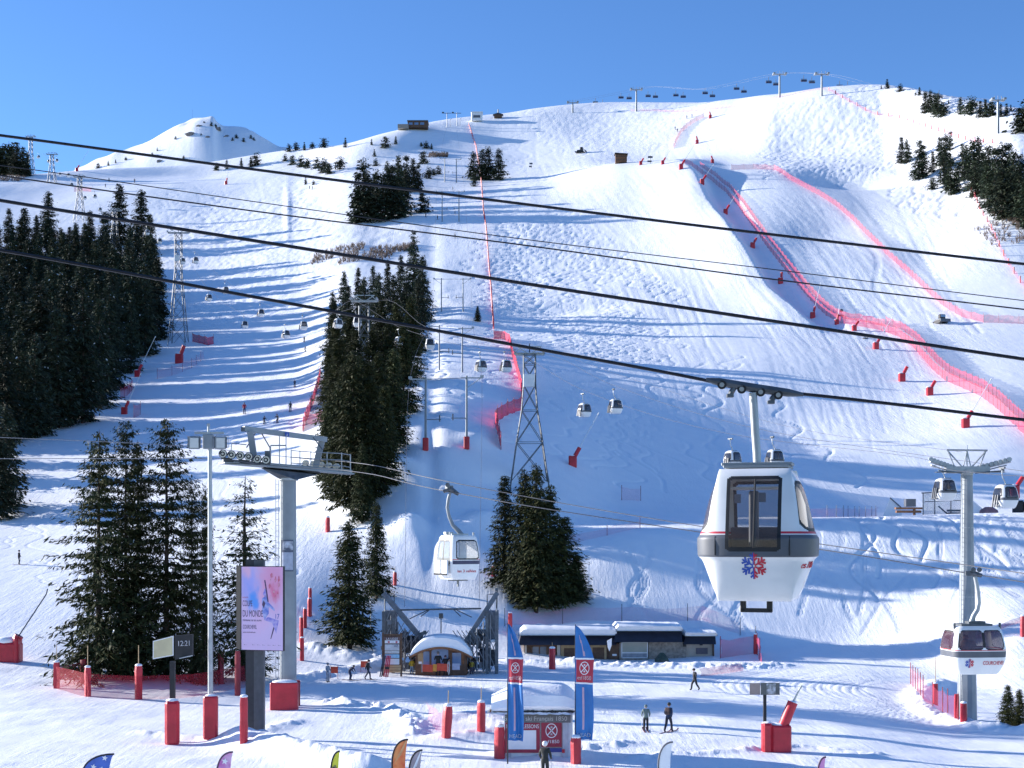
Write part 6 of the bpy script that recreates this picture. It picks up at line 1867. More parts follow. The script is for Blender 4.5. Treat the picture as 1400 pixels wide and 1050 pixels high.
    m = MB(); m.box((0, 0, z + .2), (.4, .3, .5), bev=.05); m.build('lamp_head', DSTEEL, t)
    w = [GX(P(583, 0, 130).x, 130), GX(P(640, 0, 130).x, 130)]
    b = w[0]
    t = thing('handrail', 'thin steel handrail crossing behind the snowy hut roof', 'railing', b)
    m = MB()
    for q in np.linspace(0, 1, 8):
        p = w[0].lerp(w[1], q) - b; m.cyl((p.x, 0, 0), (p.x, 0, P(0, 872, 130).z - b.z), .03, None, 5)
    for py in (872, 877): m.tube([(0, 0, P(0, py, 130).z - b.z), (w[1].x - b.x, 0, P(0, py, 130).z - b.z)], .03, 5)
    m.build('rails', STEEL, t)
    # thin poles near the trees
    for px, pb, pt, lab, box in ((478, 884, 762, 'thin grey pole with a small box in front of the conical spruce', True), (535.5, 553, 504, 'thin pole with a pale tip at the right rim of the forest spur', False), (507, 862, 820, 'thin slanting stake beside the conical spruce', False)):
        Y_ = hitY(px, pb); g0 = G(px, Y_)
        t = thing('pole', lab, 'pole', g0)
        h_ = (pb - pt) * Y_ / F
        m = MB(); m.cyl((0, 0, -.3), (0, 0, h_), .07, .05, 7); m.build('shaft', STEEL, t)
        m = MB(); m.sph((0, 0, h_), .13, 8); m.build('tip', WHITEM, t)
        if box: m = MB(); m.box((-.25, -.1, h_ * .30), (.35, .25, 1.0)); m.build('box', GREYP, t)
station()

# ================================================================== low building
def low_building():
    Y = 138.0; k = Y / F
    base = G(845, Y); base.z = P(845, 908, Y).z
    t = thing('low_building', 'long low wood and stone building with dark roof edge and snow on its roof', 'building', base)
    def Lc(px, py, dY=0.0): return P(px, py, Y + dY) - base
    def bx(name, px0, px1, py0, py1, y0, y1, m_, par=t):
        a, b = Lc(px0, py1), Lc(px1, py0)
        q = MB(); q.box(((a.x + b.x) / 2, (y0 + y1) / 2, (a.z + b.z) / 2), (b.x - a.x, y1 - y0, b.z - a.z))
        return q.build(name, m_, par)
    bx('wall', 716, 846, 882, 914, 0, 5, DWOOD)
    bx('wall', 847, 886, 879, 914, -.02, 5, PLASTER)
    bx('wall', 887, 938, 878, 914, -.05, 5, STONE)
    bx('wall', 938.5, 976, 880, 914, .3, 5, PLASTER)
    # dark sloping roof edges
    def fascia(px0, px1, yt, yb, nm='fascia', o_=-1.1):
        a0, a1, b0, b1 = Lc(px0, yt, .1), Lc(px1, yt, .1), Lc(px0 - 3, yb, o_), Lc(px1 + 1, yb, o_)
        q = MB(); q.loft([[a0, a1, a1 + Vector((0, 5, 0)), a0 + Vector((0, 5, 0))], [b0, b1, b1 + Vector((0, 6.3, 0)), b0 + Vector((0, 6.3, 0))]]); return q.build('roof_edge', FASCIA, t)
    fascia(712, 842, 868, 882); fascia(842.5, 932, 862, 878, o_=-1.2); fascia(937.5, 978, 869, 881, o_=-.6)
    def snow(px0, px1, py, th, seed):
        r = np.random.default_rng(seed)
        q = MB(); n = 26; rings = []
        xs = np.linspace(px0, px1, n)
        for y, kk in ((-.25, .3), (-.45, .8), (-.1, 1.05), (2.5, 1.2), (5.2, 1.1), (5.4, .2)):
            rings.append([Lc(x, py, 0) + Vector((0, y, 0)) for x in xs] + [Lc(x, py, 0) + Vector((0, y, th * kk * (1 if 0 < i < n - 1 else .55) * (1 + .03 * r.normal()))) for i, x in reversed(list(enumerate(xs)))])
        q.loft(rings); q.build('roof_snow', SNOWCAP, t, True)
    snow(711, 843, 868.5, .72, 1); snow(842, 933, 862.5, .60, 2); snow(936, 980, 869.5, .45, 3)
    # openings
    def window(px0, px1, py0, py1, y, gm, fm=WHITEM, th=.10, mull=1):
        f = MB(); a, b = Lc(px0, py1), Lc(px1, py0)
        for (c, d) in ((((a.x + b.x) / 2, y, a.z), (b.x - a.x + th, .1, th)), (((a.x + b.x) / 2, y, b.z), (b.x - a.x + th, .1, th)), ((a.x, y, (a.z + b.z) / 2), (th, .1, b.z - a.z)), ((b.x, y, (a.z + b.z) / 2), (th, .1, b.z - a.z))): f.box(c, d)
        for q in range(mull): f.box((a.x + (b.x - a.x) * (q + 1) / (mull + 1), y, (a.z + b.z) / 2), (th * .7, .08, b.z - a.z))
        o = f.build('window', fm, t)
        g = MB(); g.box(((a.x + b.x) / 2, y + .03, (a.z + b.z) / 2), (b.x - a.x, .04, b.z - a.z)); g.build('pane', gm, o)
    window(850, 885, 877.5, 899, -.12, mat('greenish_blind', (.34, .36, .30), .6, c2=(.42, .42, .36), scale=.8), mull=0)
    bx('window_rail', 850, 885, 891.5, 893, -.20, -.13, WHITEM)
    bx('window_strip', 851, 884.5, 893.2, 898.5, -.16, -.135, mat('grey_strip', (.30, .34, .38), .5, c2=(.20, .23, .27), scale=2))
    bx('sill_wall', 847.5, 887, 900, 908, -.25, -.05, STONE)
    window(727, 748, 883, 904, -.06, mat('bluish_pane', (.12, .15, .19), .2, c2=(.2, .22, .25), scale=1.2), DWOOD, .16, 1)
    bx('door_frame', 767, 800, 882, 907, -.14, -.02, LWOOD); bx('garage_door', 771, 797, 886, 907, -.18, -.145, DWOOD)
    bx('door_frame', 806, 829, 882, 907, -.14, -.02, LWOOD); bx('garage_door', 810, 826, 885, 907, -.18, -.145, DWOOD)
    bx('pale_pillar', 761.5, 766, 881, 909, -.4, -.1, PLASTER); bx('pale_pillar', 717, 720, 882, 909, -.3, -.05, PLASTER)
    bx('bench_panel', 770, 789, 900.5, 905, -.8, -.7, RED); bx('railing_panel', 727, 750, 904, 909, -.5, -.4, DRED)
    bx('dark_door', 832, 846, 880, 908, -.10, -.01, DWOOD); bx('letter_plate', 837, 843, 894, 896.5, -.16, -.12, WPRINT)
    bx('shutter', 952, 968, 886, 894.5, .20, .28, mat('grey_shutter', (.12, .11, .14), .6)); bx('vent', 934, 938, 881, 884, -.2, -.06, BLACK); bx('vent', 957, 961, 880, 882.5, .12, .29, BLACK)
    bx('corner_post', 974.5, 976.5, 880, 908, .0, .28, DWOOD)
    # loose things in front
    b = G(905, 135.5)
    c = thing('tarpaulin_pile', 'small dark green tarpaulin heap half buried in snow before the stone wall', 'tarpaulin', b)
    q = MB(); r = random.Random(2)
    n = 12; q.loft([[((rr + r.uniform(-.1, .1)) * math.cos(2 * math.pi * i / n), (rr + r.uniform(-.1, .1)) * math.sin(2 * math.pi * i / n), z) for i in range(n)] for z, rr in ((-.2, .75), (.25, .62), (.6, .35), (.85, .1))]); q.build('sheet', mat('green_tarpaulin', (.05, .075, .05), .5, c2=(.03, .045, .035)), c, True)
    b = G(832, 134)
    q = MB(); n = 9
    pts = [(-.45 + .1 * i, 0, .0) for i in range(n)]
    o = P(833, 884, 134.5); q.loft([[(-.22, y, .55), (.24, y, .80), (.22, y, .1), (.02, y, -.45), (-.14, y, -.1)] for y in (0, .05)])
    tag(q.build('wind_flag', WPRINT, None, loc=o), 'white crescent-shaped wind flag in front of the low building eaves', 'flag')
low_building()

# ================================================================== ski school kiosk, flags
def emblem(t, fm, rad, m_=WPRINT):
    mb = MB(); n = 36
    for k in range(n):
        a0, a1 = 2 * math.pi * k / n, 2 * math.pi * (k + 1) / n
        mb.add([fm(math.cos(a0) * rad * .82, math.sin(a0) * rad), fm(math.cos(a1) * rad * .82, math.sin(a1) * rad), fm(math.cos(a1) * rad * .72, math.sin(a1) * rad * .88), fm(math.cos(a0) * rad * .72, math.sin(a0) * rad * .88)], [(0, 1, 2, 3)])
    for s in (-1, 1):
        d = Vector((s * .66, .72)) ; p = Vector((-d.y, d.x)) * .07
        for q in range(4):
            a, b = -1 + q * .5, -.5 + q * .5
            mb.add([fm(*((d * a * .8 + p) * rad)), fm(*((d * b * .8 + p) * rad)), fm(*((d * b * .8 - p) * rad)), fm(*((d * a * .8 - p) * rad))], [(0, 1, 2, 3)])
    for cy in (.48, -.48):
        for k in range(6):
            a = R(60 * k); d = Vector((math.cos(a), math.sin(a))) * .24; p = Vector((-d.y, d.x)) * .22; c = Vector((0, cy))
            mb.add([fm(*((c + p) * rad)), fm(*((c + d) * rad)), fm(*((c - p) * rad))], [(0, 1, 2)])
    mb.build('round_emblem', m_, t)
def kiosk():
    Y = 77.5; k = Y / F
    base = G(740, Y)
    t = thing('kiosk', 'red and white ski school kiosk with a thick snow-covered roof, between the blue flags', 'kiosk', base)
    def Lc(px, py, dY=0.0): return P(px, py, Y + dY) - base
    def bx(name, px0, px1, py0, py1, y0, y1, m_):
        a, b = Lc(px0, py1), Lc(px1, py0)
        q = MB(); q.box(((a.x + b.x) / 2, (y0 + y1) / 2, (a.z + b.z) / 2), (b.x - a.x, y1 - y0, b.z - a.z))
        return q.build(name, m_, t)
    bx('wall', 690, 783, 976, 1046, .05, 2.0, WHITEM)
    bx('corner_post', 769, 777, 986, 1046, -.06, .04, mat('pale_grey_post', (.55, .57, .62), .5)); bx('corner_post', 693.5, 699, 986, 1046, -.06, .04, mat('pale_grey_post', (.55, .57, .62)))
    bx('sign_band', 690, 780, 977.5, 987.5, -.16, -.02, mat('grey_band', (.17, .17, .17), .6, c2=(.13, .13, .135)))
    txt('Ecole de ski Français 1850', .34, mat('pale_letter', (.62, .62, .60), .6), t, Lc(731.5, 985.2, -.18), width=3.5)
    bx('red_board', 691, 738, 988, 1029, -.10, -.02, mat('crimson_board', (.36, .02, .055), .5)); bx('white_panel', 694, 733, 998, 1024, -.13, -.105, WPRINT)
    txt('PRIVATE LESSONS', .30, WPRINT, t, Lc(714.5, 995.6, -.115), width=1.78)
    bx('red_board', 740, 768, 987.5, 1021, -.10, -.02, mat('crimson_board', (.36, .02, .055))); bx('blue_strip', 740, 768, 1022.5, 1028, -.10, -.02, mat('blue_strip', (.04, .06, .28), .5)); bx('red_strip', 768.2, 772, 1024, 1029, -.10, -.065, RED)
    emblem(t, lambda a, b: Lc(754, 999, -.115) + Vector((a, 0, b)), .40)
    txt('esf1850', .26, WPRINT, t, Lc(754, 1016, -.12), width=.85)
    # roof
    r = MB(); r.loft([[Lc(670, 974, y) + Vector((0, 0, 0)), Lc(795, 974, y), Lc(795, 970, y), Lc(670, 970, y)] for y in (-.75, 2.6)]); r.build('roof_slab', DWOOD, t)
    g = MB(); a = Lc(668, 974, -.8); 
    for s in (0, 1):
        g.tube([Lc(667, 974, -.7), Lc(682, 955, .9), Lc(693, 968, 2.4)], .06, 5)
    g.loft([[Lc(669, 973, -.65), Lc(682, 957, .9), Lc(692, 969, 2.3)], [Lc(670.5, 973, -.65), Lc(683.5, 957, .9), Lc(693.5, 969, 2.3)]]); g.build('gable', WHITEM, t)
    g = MB(); g.box(Lc(677, 964, .5), (.05, 1.2, .12)); g.box(Lc(676, 970, .5), (.05, 2.0, .10)); g.build('gable_stripe', DRED, t)
    s = MB(); n = 30; rings = []
    rr = np.random.default_rng(5)
    xs = np.linspace(672, 799, n)
    prof_ = lambda f: min(1, 1.9 * f + .45) ** .8 * (1 - max(0, (f - .72) / .28) ** 2.2 * .93)
    hz = [prof_(i / (n - 1)) for i in range(n)]
    for y, kk, zo in ((-.72, .05, -.06), (-.98, .28, -.08), (-.85, .62, 0), (-.2, .92, 0), (.9, 1.0, 0), (2.0, .8, 0), (2.7, .2, 0)):
        rings.append([Lc(x, 971.5, 0) + Vector((0, y, zo + .03 * rr.normal() * (1 if y < -.5 else 0))) for x in xs] + [Lc(x, 971.5, 0) + Vector((0, y, zo + .04 + 1.42 * kk * hz[i] + .008 * rr.normal())) for i, x in reversed(list(enumerate(xs)))])
    s.loft(rings); s.build('roof_snow', SNOWCAP, t, True)
    s = MB()
    for q in range(22): s.box(Lc(715 + q * 3.3, 973 + rr.uniform(-.6, .8), -.82), (rr.uniform(.10, .2), .1, rr.uniform(.05, .14)), ry=rr.uniform(-.3, .3))
    s.build('tile_edge', BLACK, t)
    return t
kiosk()
FB = mat('flag_blue', (.03, .19, .50), .55, c2=(.02, .14, .40), scale=1.2)
FR = mat('flag_red', (.50, .03, .06), .6, c2=(.44, .025, .05))
def feather_flag(px, pt, pb, wpx, Y, label, side=1, fold=.06, lean=0.0, foot=1045):
    base = G(px, Y)
    t = thing('feather_flag', label, 'flag', base, 0, 'blue ski school flags')
    k = Y / F
    z1 = P(px, pt, Y).z - base.z; z0 = P(px, pb, Y).z - base.z; W = wpx * k; Hh = z1 - z0
    m = MB(); m.tube([(0, 0, -.3), (0, 0, z0), (.0, 0, z1 + .06)], [.04, .035, .02], 6); m.build('pole', BLACK, t)
    def fm(u, v, o=0.0):
        # u 0..1 across, v 0..1 up
        edge = 1.0 if v < .70 else max(.02, ((1 - v) / .30) ** .62)
        wob = math.sin(v * 7 + 1.3 * u) * fold + math.sin(u * 11 + v * 3) * fold * .55 * (1 + (1 - v))
        return Vector((W * u * edge * (1 + .05 * math.sin(v * 9)) * (1 - .16 * (1 - v) * lean), wob * (u + .15) - .03 - o - .12 * u * math.sin(v * 5), z0 + Hh * v - .06 * u * (1 - v)))
    NU, NV = 18, 70
    regs = {}
    for i in range(NU):
        for j in range(NV):
            u0, u1, v0, v1 = i / NU, (i + 1) / NU, j / NV, (j + 1) / NV
            u, v = (u0 + u1) / 2, (v0 + v1) / 2
            if .50 <= v <= .70 and u > .04: key = 'red'
            elif abs(u - (.5 - (v - .75) * .5)) < .035 and (v > .73 and v < .92): key = 'stripe'
            elif abs(u - .45) < .035 and .08 < v < .46: key = 'stripe2'
            elif .48 <= v < .50 or .70 < v <= .715: key = 'white'
            else: key = 'blue'
            regs.setdefault(key, MB()).add([fm(u0, v0), fm(u1, v0), fm(u1, v1), fm(u0, v1)], [(0, 1, 2, 3)])
    for key, m_, nm in (('blue', FB, 'cloth'), ('red', FR, 'red_field'), ('white', WPRINT, 'white_line'), ('stripe', mat('pink_stripe', (.62, .40, .50), .6), 'stripe'), ('stripe2', mat('pink_stripe', (.62, .40, .50)), 'stripe')):
        regs[key].build(nm, m_, t, True)
    emblem(t, lambda a, b: fm(.5 + a / W, .625 + b / Hh, .012), W * .33)
    txt('esf1850', .3, WPRINT, t, None, width=W * .78, fmap=lambda x, y, z: fm(.5 + x / W, .525 + y / Hh, .012))
    txt('HEAD', .30, WPRINT, t, None, width=W * .75, fmap=lambda x, y, z: fm(.5 + x / W, .022 + y / Hh, .012))
    return t
feather_flag(694, 853, 1012, 22, 75.5, 'creased blue feather flag with a red ski school square, left of the kiosk', fold=.15, lean=.3)
feather_flag(786.5, 855, 1010, 27, 75.5, 'taut blue feather flag with a red ski school square, right of the kiosk', fold=.07, lean=.9)

# beach flags whose tips show at the bottom
def beach_flag(px, pt, wpx, Y, label, col, marks, rim=BLACK, low=None):
    k = Y / F
    base = G(px, Y)
    t = thing('beach_flag', label, 'flag', base, 0, 'small beach flags along the bottom')
    z1 = P(px, pt, Y).z - base.z
    W = wpx * k; Hh = min(z1 - .4, 2.6)
    def left(v):   # pole line, bending over at the top
        q = max(0, (v - .62) / .38)
        return W * .98 * q ** 2.1 - (W * .25 * 0)
    def right(v): 
        q = max(0, (v - .62) / .38)
        return W * (.80 + .2 * q ** 1.5)
    NV = 44; NU = 8
    def fm(u, v, o=0.0):
        zz = z1 - Hh + Hh * (v if v < .62 else .62 + .38 * math.sin((v - .62) / .38 * math.pi / 2))
        a, b = left(v), max(right(v), left(v) + .01)
        return Vector((a + (b - a) * u, .05 * math.sin(v * 6 + u * 3) * u - o, zz))
    regs = {0: MB(), 1: MB()}
    for i in range(NU):
        for j in range(NV):
            u0, u1, v0, v1 = i / NU, (i + 1) / NU, j / NV, (j + 1) / NV
            regs[1 if low and v1 < low[0] else 0].add([fm(u0, v0), fm(u1, v0), fm(u1, v1), fm(u0, v1)], [(0, 1, 2, 3)])
    regs[0].build('cloth', col, t, True)
    if low and regs[1].v: regs[1].build('lower_cloth', low[1], t, True)
    m = MB(); m.tube([(0, 0, -.2), (0, 0, z1 - Hh)] + [fm(0, v) for v in np.linspace(0, 1, 26)], [.03] * 2 + [.038] * 26, 6); m.build('pole_sleeve', rim, t, True)
    for kind_, u, v, s in marks:
        if kind_ == 'star':
            mb = MB(); c = fm(u, v, .02)
            ps = [c + Vector((math.sin(R(36 * q + 12)) * s * (1 if q % 2 == 0 else .42), 0, math.cos(R(36 * q + 12)) * s * (1 if q % 2 == 0 else .42))) for q in range(10)]
            mb.add(ps, [tuple(range(10))]); mb.build('star', WPRINT, t)
        elif kind_ == 'figure':
            mb = MB(); c = fm(u, v, .02)
            for a, b in (((0, .12), (0, -.02)), ((0, .08), (-.12, .14)), ((0, .06), (.13, .10)), ((0, -.02), (-.11, -.14)), ((0, -.02), (.12, -.15))): mb.tube([c + Vector((a[0] * s, 0, a[1] * s)), c + Vector((b[0] * s, 0, b[1] * s))], .035 * s, 5)
            mb.sph(c + Vector((.03 * s, 0, .19 * s)), .045 * s, 8); mb.build('printed_figure', DPRINT, t)
        elif kind_ == 'streak':
            mb = MB()
            for q in range(5):
                a = fm(.15 + q * .12, .62 + q * .02, .015); b = fm(.55 + q * .05, .95, .015)
                mb.tube([a, b], .012, 4)
            mb.build('streak', s, t)
        else:
            o = txt(kind_, s, WPRINT, t, None, fmap=lambda x, y, z, u=u, v=v: fm(u, v, .02) + Vector((-y, 0, x)))
beach_flag(111, 1031, 46, 57, 'small beach flag with white stars on blue at the bottom left', mat('star_blue', (.08, .16, .55), .6), [('star', .62, .86, .13), ('star', .38, .74, .13), ('star', .72, .72, .1)])
beach_flag(296, 1028, 23, 57, 'small pink and mauve beach flag with a white star at the bottom', mat('mauve_pink', (.62, .16, .45), .6, c2=(.75, .45, .65), scale=3), [('star', .50, .78, .15)], mat('plum_rim', (.10, .05, .09), .6))
beach_flag(452, 1027, 13, 57, 'small yellow beach flag with a dark figure at the bottom', YELLOW, [('figure', .5, .68, .75)])
beach_flag(536, 1011, 22.5, 57, 'small orange and white beach flag at the bottom', mat('orange_red_flag', (.75, .10, .03), .6, c2=(.85, .32, .10), scale=2), [('streak', 0, 0, mat('pale_orange_streak', (.85, .45, .2), .6))], low=(.52, WPRINT))
beach_flag(559, 1025.5, 19, 57, 'small mauve-grey beach flag with white letters at the bottom', mat('mauve_grey_flag', (.33, .27, .29), .6, c2=(.45, .38, .40), scale=3), [('ROX', .5, .52, .28), ('streak', 0, 0, WPRINT)])
beach_flag(900, 1014.5, 20.5, 57, 'small plain white beach flag at the bottom', WPRINT, [], mat('grey_rim', (.16, .16, .17), .6))
beach_flag(1117, 1035, 12.5, 57, 'small plain pink beach flag at the bottom right', mat('plain_pink', (.72, .28, .55), .6), [], mat('plum_rim', (.10, .05, .09)))

# ================================================================== terrace tents and frames
def terrace():
    Y = 186.0
    def at(px): 
        p = P(px, 707, Y); return p
    b = at(1225)
    t = thing('tent', 'white pitched tent at the terrace edge, left one', 'tent', b)
    def Lc(px, py, dY=0.0): return P(px, py, Y + dY) - b
    m = MB(); m.loft([[Lc(1206, 708, y), Lc(1217, 681, y), Lc(1233, 695, y), Lc(1233, 708, y)] for y in (0, 6)]); m.build('canvas', WPRINT, t)
    m = MB(); m.tube([Lc(1217, 680.5, -.1), Lc(1234, 695.5, -.1)], .08, 5); m.build('seam', DSTEEL, t)
    b = at(1242)
    t = thing('crate_stack', 'grey box on a brown barrier beside the left terrace tent', 'crate', b)
    def Lc(px, py, dY=0.0): return P(px, py, 182 + dY) - b
    m = MB(); m.box(Lc(1244, 687.5), (1.3, 1.0, 1.0), bev=.03); m.build('box', GREYB, t)
    m = MB(); m.box(Lc(1242, 695), (3.4, .8, .25)); m.box(Lc(1242, 699.5), (3.2, .6, .3)); m.box(Lc(1250, 700), (.2, .5, 1.0)); m.build('barrier', WOOD, t)
    b = at(1290)
    t = thing('marquee', 'steel frame marquee with clear sides behind the left small gondola', 'marquee', b)
    def Lc(px, py, dY=0.0): return P(px, py, Y + dY) - b
    m = MB()
    for px in (1262, 1278, 1300, 1316):
        m.tube([Lc(px, 706), Lc(px, 674)], .07, 5); m.tube([Lc(px, 706, 5), Lc(px, 674, 5)], .07, 5)
    m.tube([Lc(1260, 674), Lc(1318, 672.5)], .08, 5); m.tube([Lc(1260, 674, 5), Lc(1318, 672.5, 5)], .08, 5); m.tube([Lc(1264, 686), Lc(1316, 684)], .05, 5)
    m.tube([Lc(1283, 692), Lc(1297, 704)], .1, 5)
    m.build('frame', DSTEEL, t)
    m = MB(); m.box(Lc(1307, 698, -.5), (2.2, .8, .25)); m.box(Lc(1307, 702, -.5), (2.0, .6, .3)); m.build('bench', DSTEEL, t)
    m = MB(); m.box(Lc(1290, 690, 5.2), (5.6, .05, 3.0)); m.build('clear_sheet', glass('clear_sheet', (.5, .55, .62), .35), t)
    b = at(1337)
    t = thing('tent', 'white tent gable at the terrace edge right of the pylon', 'tent', b)
    def Lc(px, py, dY=0.0): return P(px, py, Y + dY) - b
    m = MB(); m.loft([[Lc(1322, 708, y), Lc(1322, 684, y), Lc(1330, 684, y), Lc(1343, 695, y), Lc(1343, 708, y)] for y in (0, 6)]); m.build('canvas', WPRINT, t)
    b = at(1392)
    q = MB(); q.box((0, 0, 1.0), (1.4, 1.0, 2.4), bev=.3)
    t = thing('machine', 'dark machine behind the right small gondola on the terrace', 'machine', b)
    q.build('hood', BLACK, t)
    q = MB(); q.box((.9, -.1, 1.4), (.5, 1.1, 1.2), bev=.1); q.build('tank', GREYB, t)
    b = at(1352)
    t = thing('parasol', 'folded dull red canopy between the pylon and the right small gondola', 'canopy', b)
    q = MB(); n = 10; q.loft([[(rr * math.cos(2 * math.pi * i / n), .6 * rr * math.sin(2 * math.pi * i / n), z) for i in range(n)] for z, rr in ((0, 1.4), (.9, 1.2), (1.35, .5))]); q.build('cover', mat('dull_red_cover', (.30, .18, .19), .7), t, True)
terrace()

# ================================================================== people
BK = (.016, .017, .022); NV_ = (.02, .03, .07)
def pp(label, px, pb, hpx=None, y0=62, **kw):
    Y = hitY(px, pb, y0); g0 = G(px, Y)
    h = 1.75 if hpx is None else hpx * Y / F
    return person(label, g0, h, **kw)
pp('person in a green-grey jacket and black trousers on skis, seen from behind', 883, 999.5, 36, top=(.16, .22, .21), legs=(.02, .02, .022), hat=(.14, .19, .19), rz=R(180))
pp('person in dark blue on skis, striding right with a brown backpack', 914, 1001, 40, top=(.02, .04, .10), legs=(.015, .018, .035), hat=(.02, .02, .02), pack=(.10, .06, .05), rz=R(150), pose='walk', poles=False)
pp('person in black walking left across the snow before the low building', 950, 944, 30, top=BK, legs=BK, pose='walk', rz=R(-70), skis=False, poles=False)
pp('person in a black jacket and white helmet before the ski school kiosk', 745, 1066, 52, top=(.020, .022, .020), legs=(.02, .022, .02), hat=(.80, .80, .80), hel=True, rz=R(160), skis=False)
pp('person in a grey snowsuit with poles, leftmost of the three beside the lift', 448, 933, 27, top=(.30, .32, .38), legs=(.32, .34, .40), hat=(.28, .3, .35), rz=R(60), skis=False)
pp('person in dark blue bending forward over poles, middle of the three beside the lift', 479, 930, 24, top=NV_, legs=(.015, .03, .09), hat=BK, pose='bend', rz=R(70))
pp('person in black with a red pack, right-hand one of the three beside the lift', 503, 929, 27, top=BK, legs=NV_, hat=BK, pose='walk', pack=(.35, .04, .03), rz=R(75))
pp('person in a yellow jacket and blue trousers left of the wooden hut', 563, 922, 22, top=(.55, .40, .03), legs=(.22, .34, .50), hat=BK, rz=R(180), skis=False, poles=False)
pp('person in a dark coat queueing in the middle before the hut window', 599, 924, 33, top=(.02, .025, .025), legs=BK, hat=(.20, .2, .2), rz=R(180), skis=False, poles=False)
pp('person in black at the right side of the hut queue', 609, 924, 28, top=BK, legs=BK, hat=(.08, .06, .1), rz=R(170), skis=False, poles=False)
pp('person in pale grey clothes standing by the hut door post', 613.5, 924, 24, top=(.55, .53, .52), legs=(.62, .60, .58), hat=BK, rz=R(90), skis=False, poles=False)
pp('person in a mustard jacket right of the wooden hut', 645, 922, 20, top=(.42, .30, .03), legs=(.12, .10, .14), hat=BK, rz=R(180), skis=False, poles=False)
pp('lone skier on the sunlit snow at the far left', 26, 772, 20, top=BK, legs=(.03, .035, .05), rz=R(95), pose='stand')
pp('skier in red and dark blue on the left piste beside the sunlit stripe', 334, 566, 16, 150, top=(.40, .03, .05), legs=(.05, .05, .12), rz=R(20))
pp('black-clad skier on the left piste, lower left of a close pair', 361, 580, 13, 150, top=BK, legs=BK, pose='ski', rz=R(40))
pp('black-clad skier on the left piste, right of a close pair', 379.5, 578, 14, 150, top=BK, legs=BK, pose='ski', rz=R(-30))
pp('skier in dark jacket and grey trousers just above the close pair', 397, 563, 14, 150, top=(.03, .035, .045), legs=(.10, .11, .14), rz=R(0))
pp('skier higher up the left piste beside the red net', 403, 529, 10, 150, top=NV_, legs=BK, rz=R(0))
pp('crouching skier in the shade below the small gondolas', 417, 481, 9, 150, top=BK, legs=BK, pose='ski', rz=R(60))
pp('skier just above the crouching one below the small gondolas', 416, 467, 8, 150, top=BK, legs=BK, rz=R(0))
for px, pb, hp, lab in ((149, 248, 5, 'tiny skier on the far upper left piste, left one of a pair'), (144, 256, 5, 'tiny skier on the far upper left piste, below the pair'), (184, 250, 6, 'tiny skier on the far upper left piste, near the red markers'), (423, 258, 5, 'tiny skier by the lone spruces, left one'), (427, 259, 5, 'tiny skier by the lone spruces, right one'),
   (619, 260, 5, 'tiny skier on the upper drag lift track'), (582, 297, 6, 'tiny skier beside the upper clump of spruces'), (598, 300, 6, 'tiny skier left of the drag lift mast'), (622, 293, 5, 'tiny skier between two drag lift masts'), (622, 326, 8, 'skier riding up the drag lift between the masts'), (939, 162, 5, 'tiny skier on the upper bowl beside the short net'), (946, 160, 5, 'tiny skier on the upper bowl above the short net'), (923, 177, 5, 'tiny skier left of the short net on the upper bowl'), (926, 180, 5, 'tiny skier touching the short net on the upper bowl')):
    pp(lab, px, pb, hp, 150, top=BK, legs=BK, rz=R(px % 90), poles=False)

# ================================================================== skyline chairlift
def chair_mast(px, pb, pt, label, wpx=18):
    Y = hitY(px, pb, 300); g0 = G(px, Y); k = Y / F
    t = thing('chairlift_mast', label, 'lift mast', g0, 0, 'chairlift masts on the skyline')
    h_ = (pb - pt) * k; W = wpx * k
    m = MB(); m.cyl((0, 0, -1), (0, 0, h_), .55, .42, 8); m.build('shaft', GREYP, t)
    m = MB(); m.box((0, 0, h_ - .2), (W, .6, .5)); m.tube([(-W * .3, 0, h_), (-W * .25, 0, h_ + 1.4)], .15, 4); m.tube([(W * .3, 0, h_), (W * .25, 0, h_ + 1.4)], .15, 4); m.tube([(0, 0, h_), (0, 0, h_ + 1.6)], .12, 4); m.build('crossarm', STEEL, t)
    for s in (-1, 1):
        m = MB(); m.box((s * W * .45, 0, h_ + .1), (1.0, 3.2, .7)); m.build('sheave_train', GREYP, t)
chair_mast(783, 154, 140, 'short chairlift mast at the left end of the skyline lift', 15)
chair_mast(870, 152, 122, 'tall chairlift mast standing alone left of the middle of the skyline', 16)
chair_mast(1066, 133, 101, 'chairlift mast near the summit, left of the two tall ones', 18)
chair_mast(1123.5, 131, 101, 'chairlift mast near the summit, right of the two tall ones', 19)
chair_mast(1364.5, 182, 136, 'pale chairlift mast among the trees at the top right', 18)
proto = [None]
def chair(px, py, Y, label, up):
    b = P(px, py, Y)
    if proto[0] is None:
        t = thing('lift_chair', label, 'chairlift chair', b, 0, 'chairs of the skyline chairlift'); proto[0] = t
        m = MB(); m.box((0, 0, 0), (3.2, 1.1, .45), bev=.1); m.box((0, .5, .5), (3.2, .2, .8)); m.build('seat', NAVY, t)
        m = MB(); m.tube([(0, .4, .5), (0, .6, 2.0), (0, 0, 3.2)], .13, 5); m.tube([(-1.5, .4, .2), (-1.5, .4, 1.3), (1.5, .4, 1.3), (1.5, .4, .2)], .09, 5); m.build('hanger', DSTEEL, t)
        m = MB(); m.tube([(-1.6, -.6, .1), (-1.5, -.7, .7), (1.5, -.7, .7), (1.6, -.6, .1)], .07, 5); m.build('safety_bar', DSTEEL, t)
    else: dup(proto[0], b, 0, label)
    COL.objects
ch = [(814, 141, 824, 143), (849, 134, 860, 135), (886, 132, 896, 133), (924, 131, 934, 133), (964, 128, 974, 132), (1007, 122, 1017, 126), (1051, 113, 1061, 116), (1099, 111, 1110, 113), (1148, 119, 1159, 120), (1199, 131, 1210, 131), (1255, 140, 1268, 134), (1330, 146, 1284, 133)]
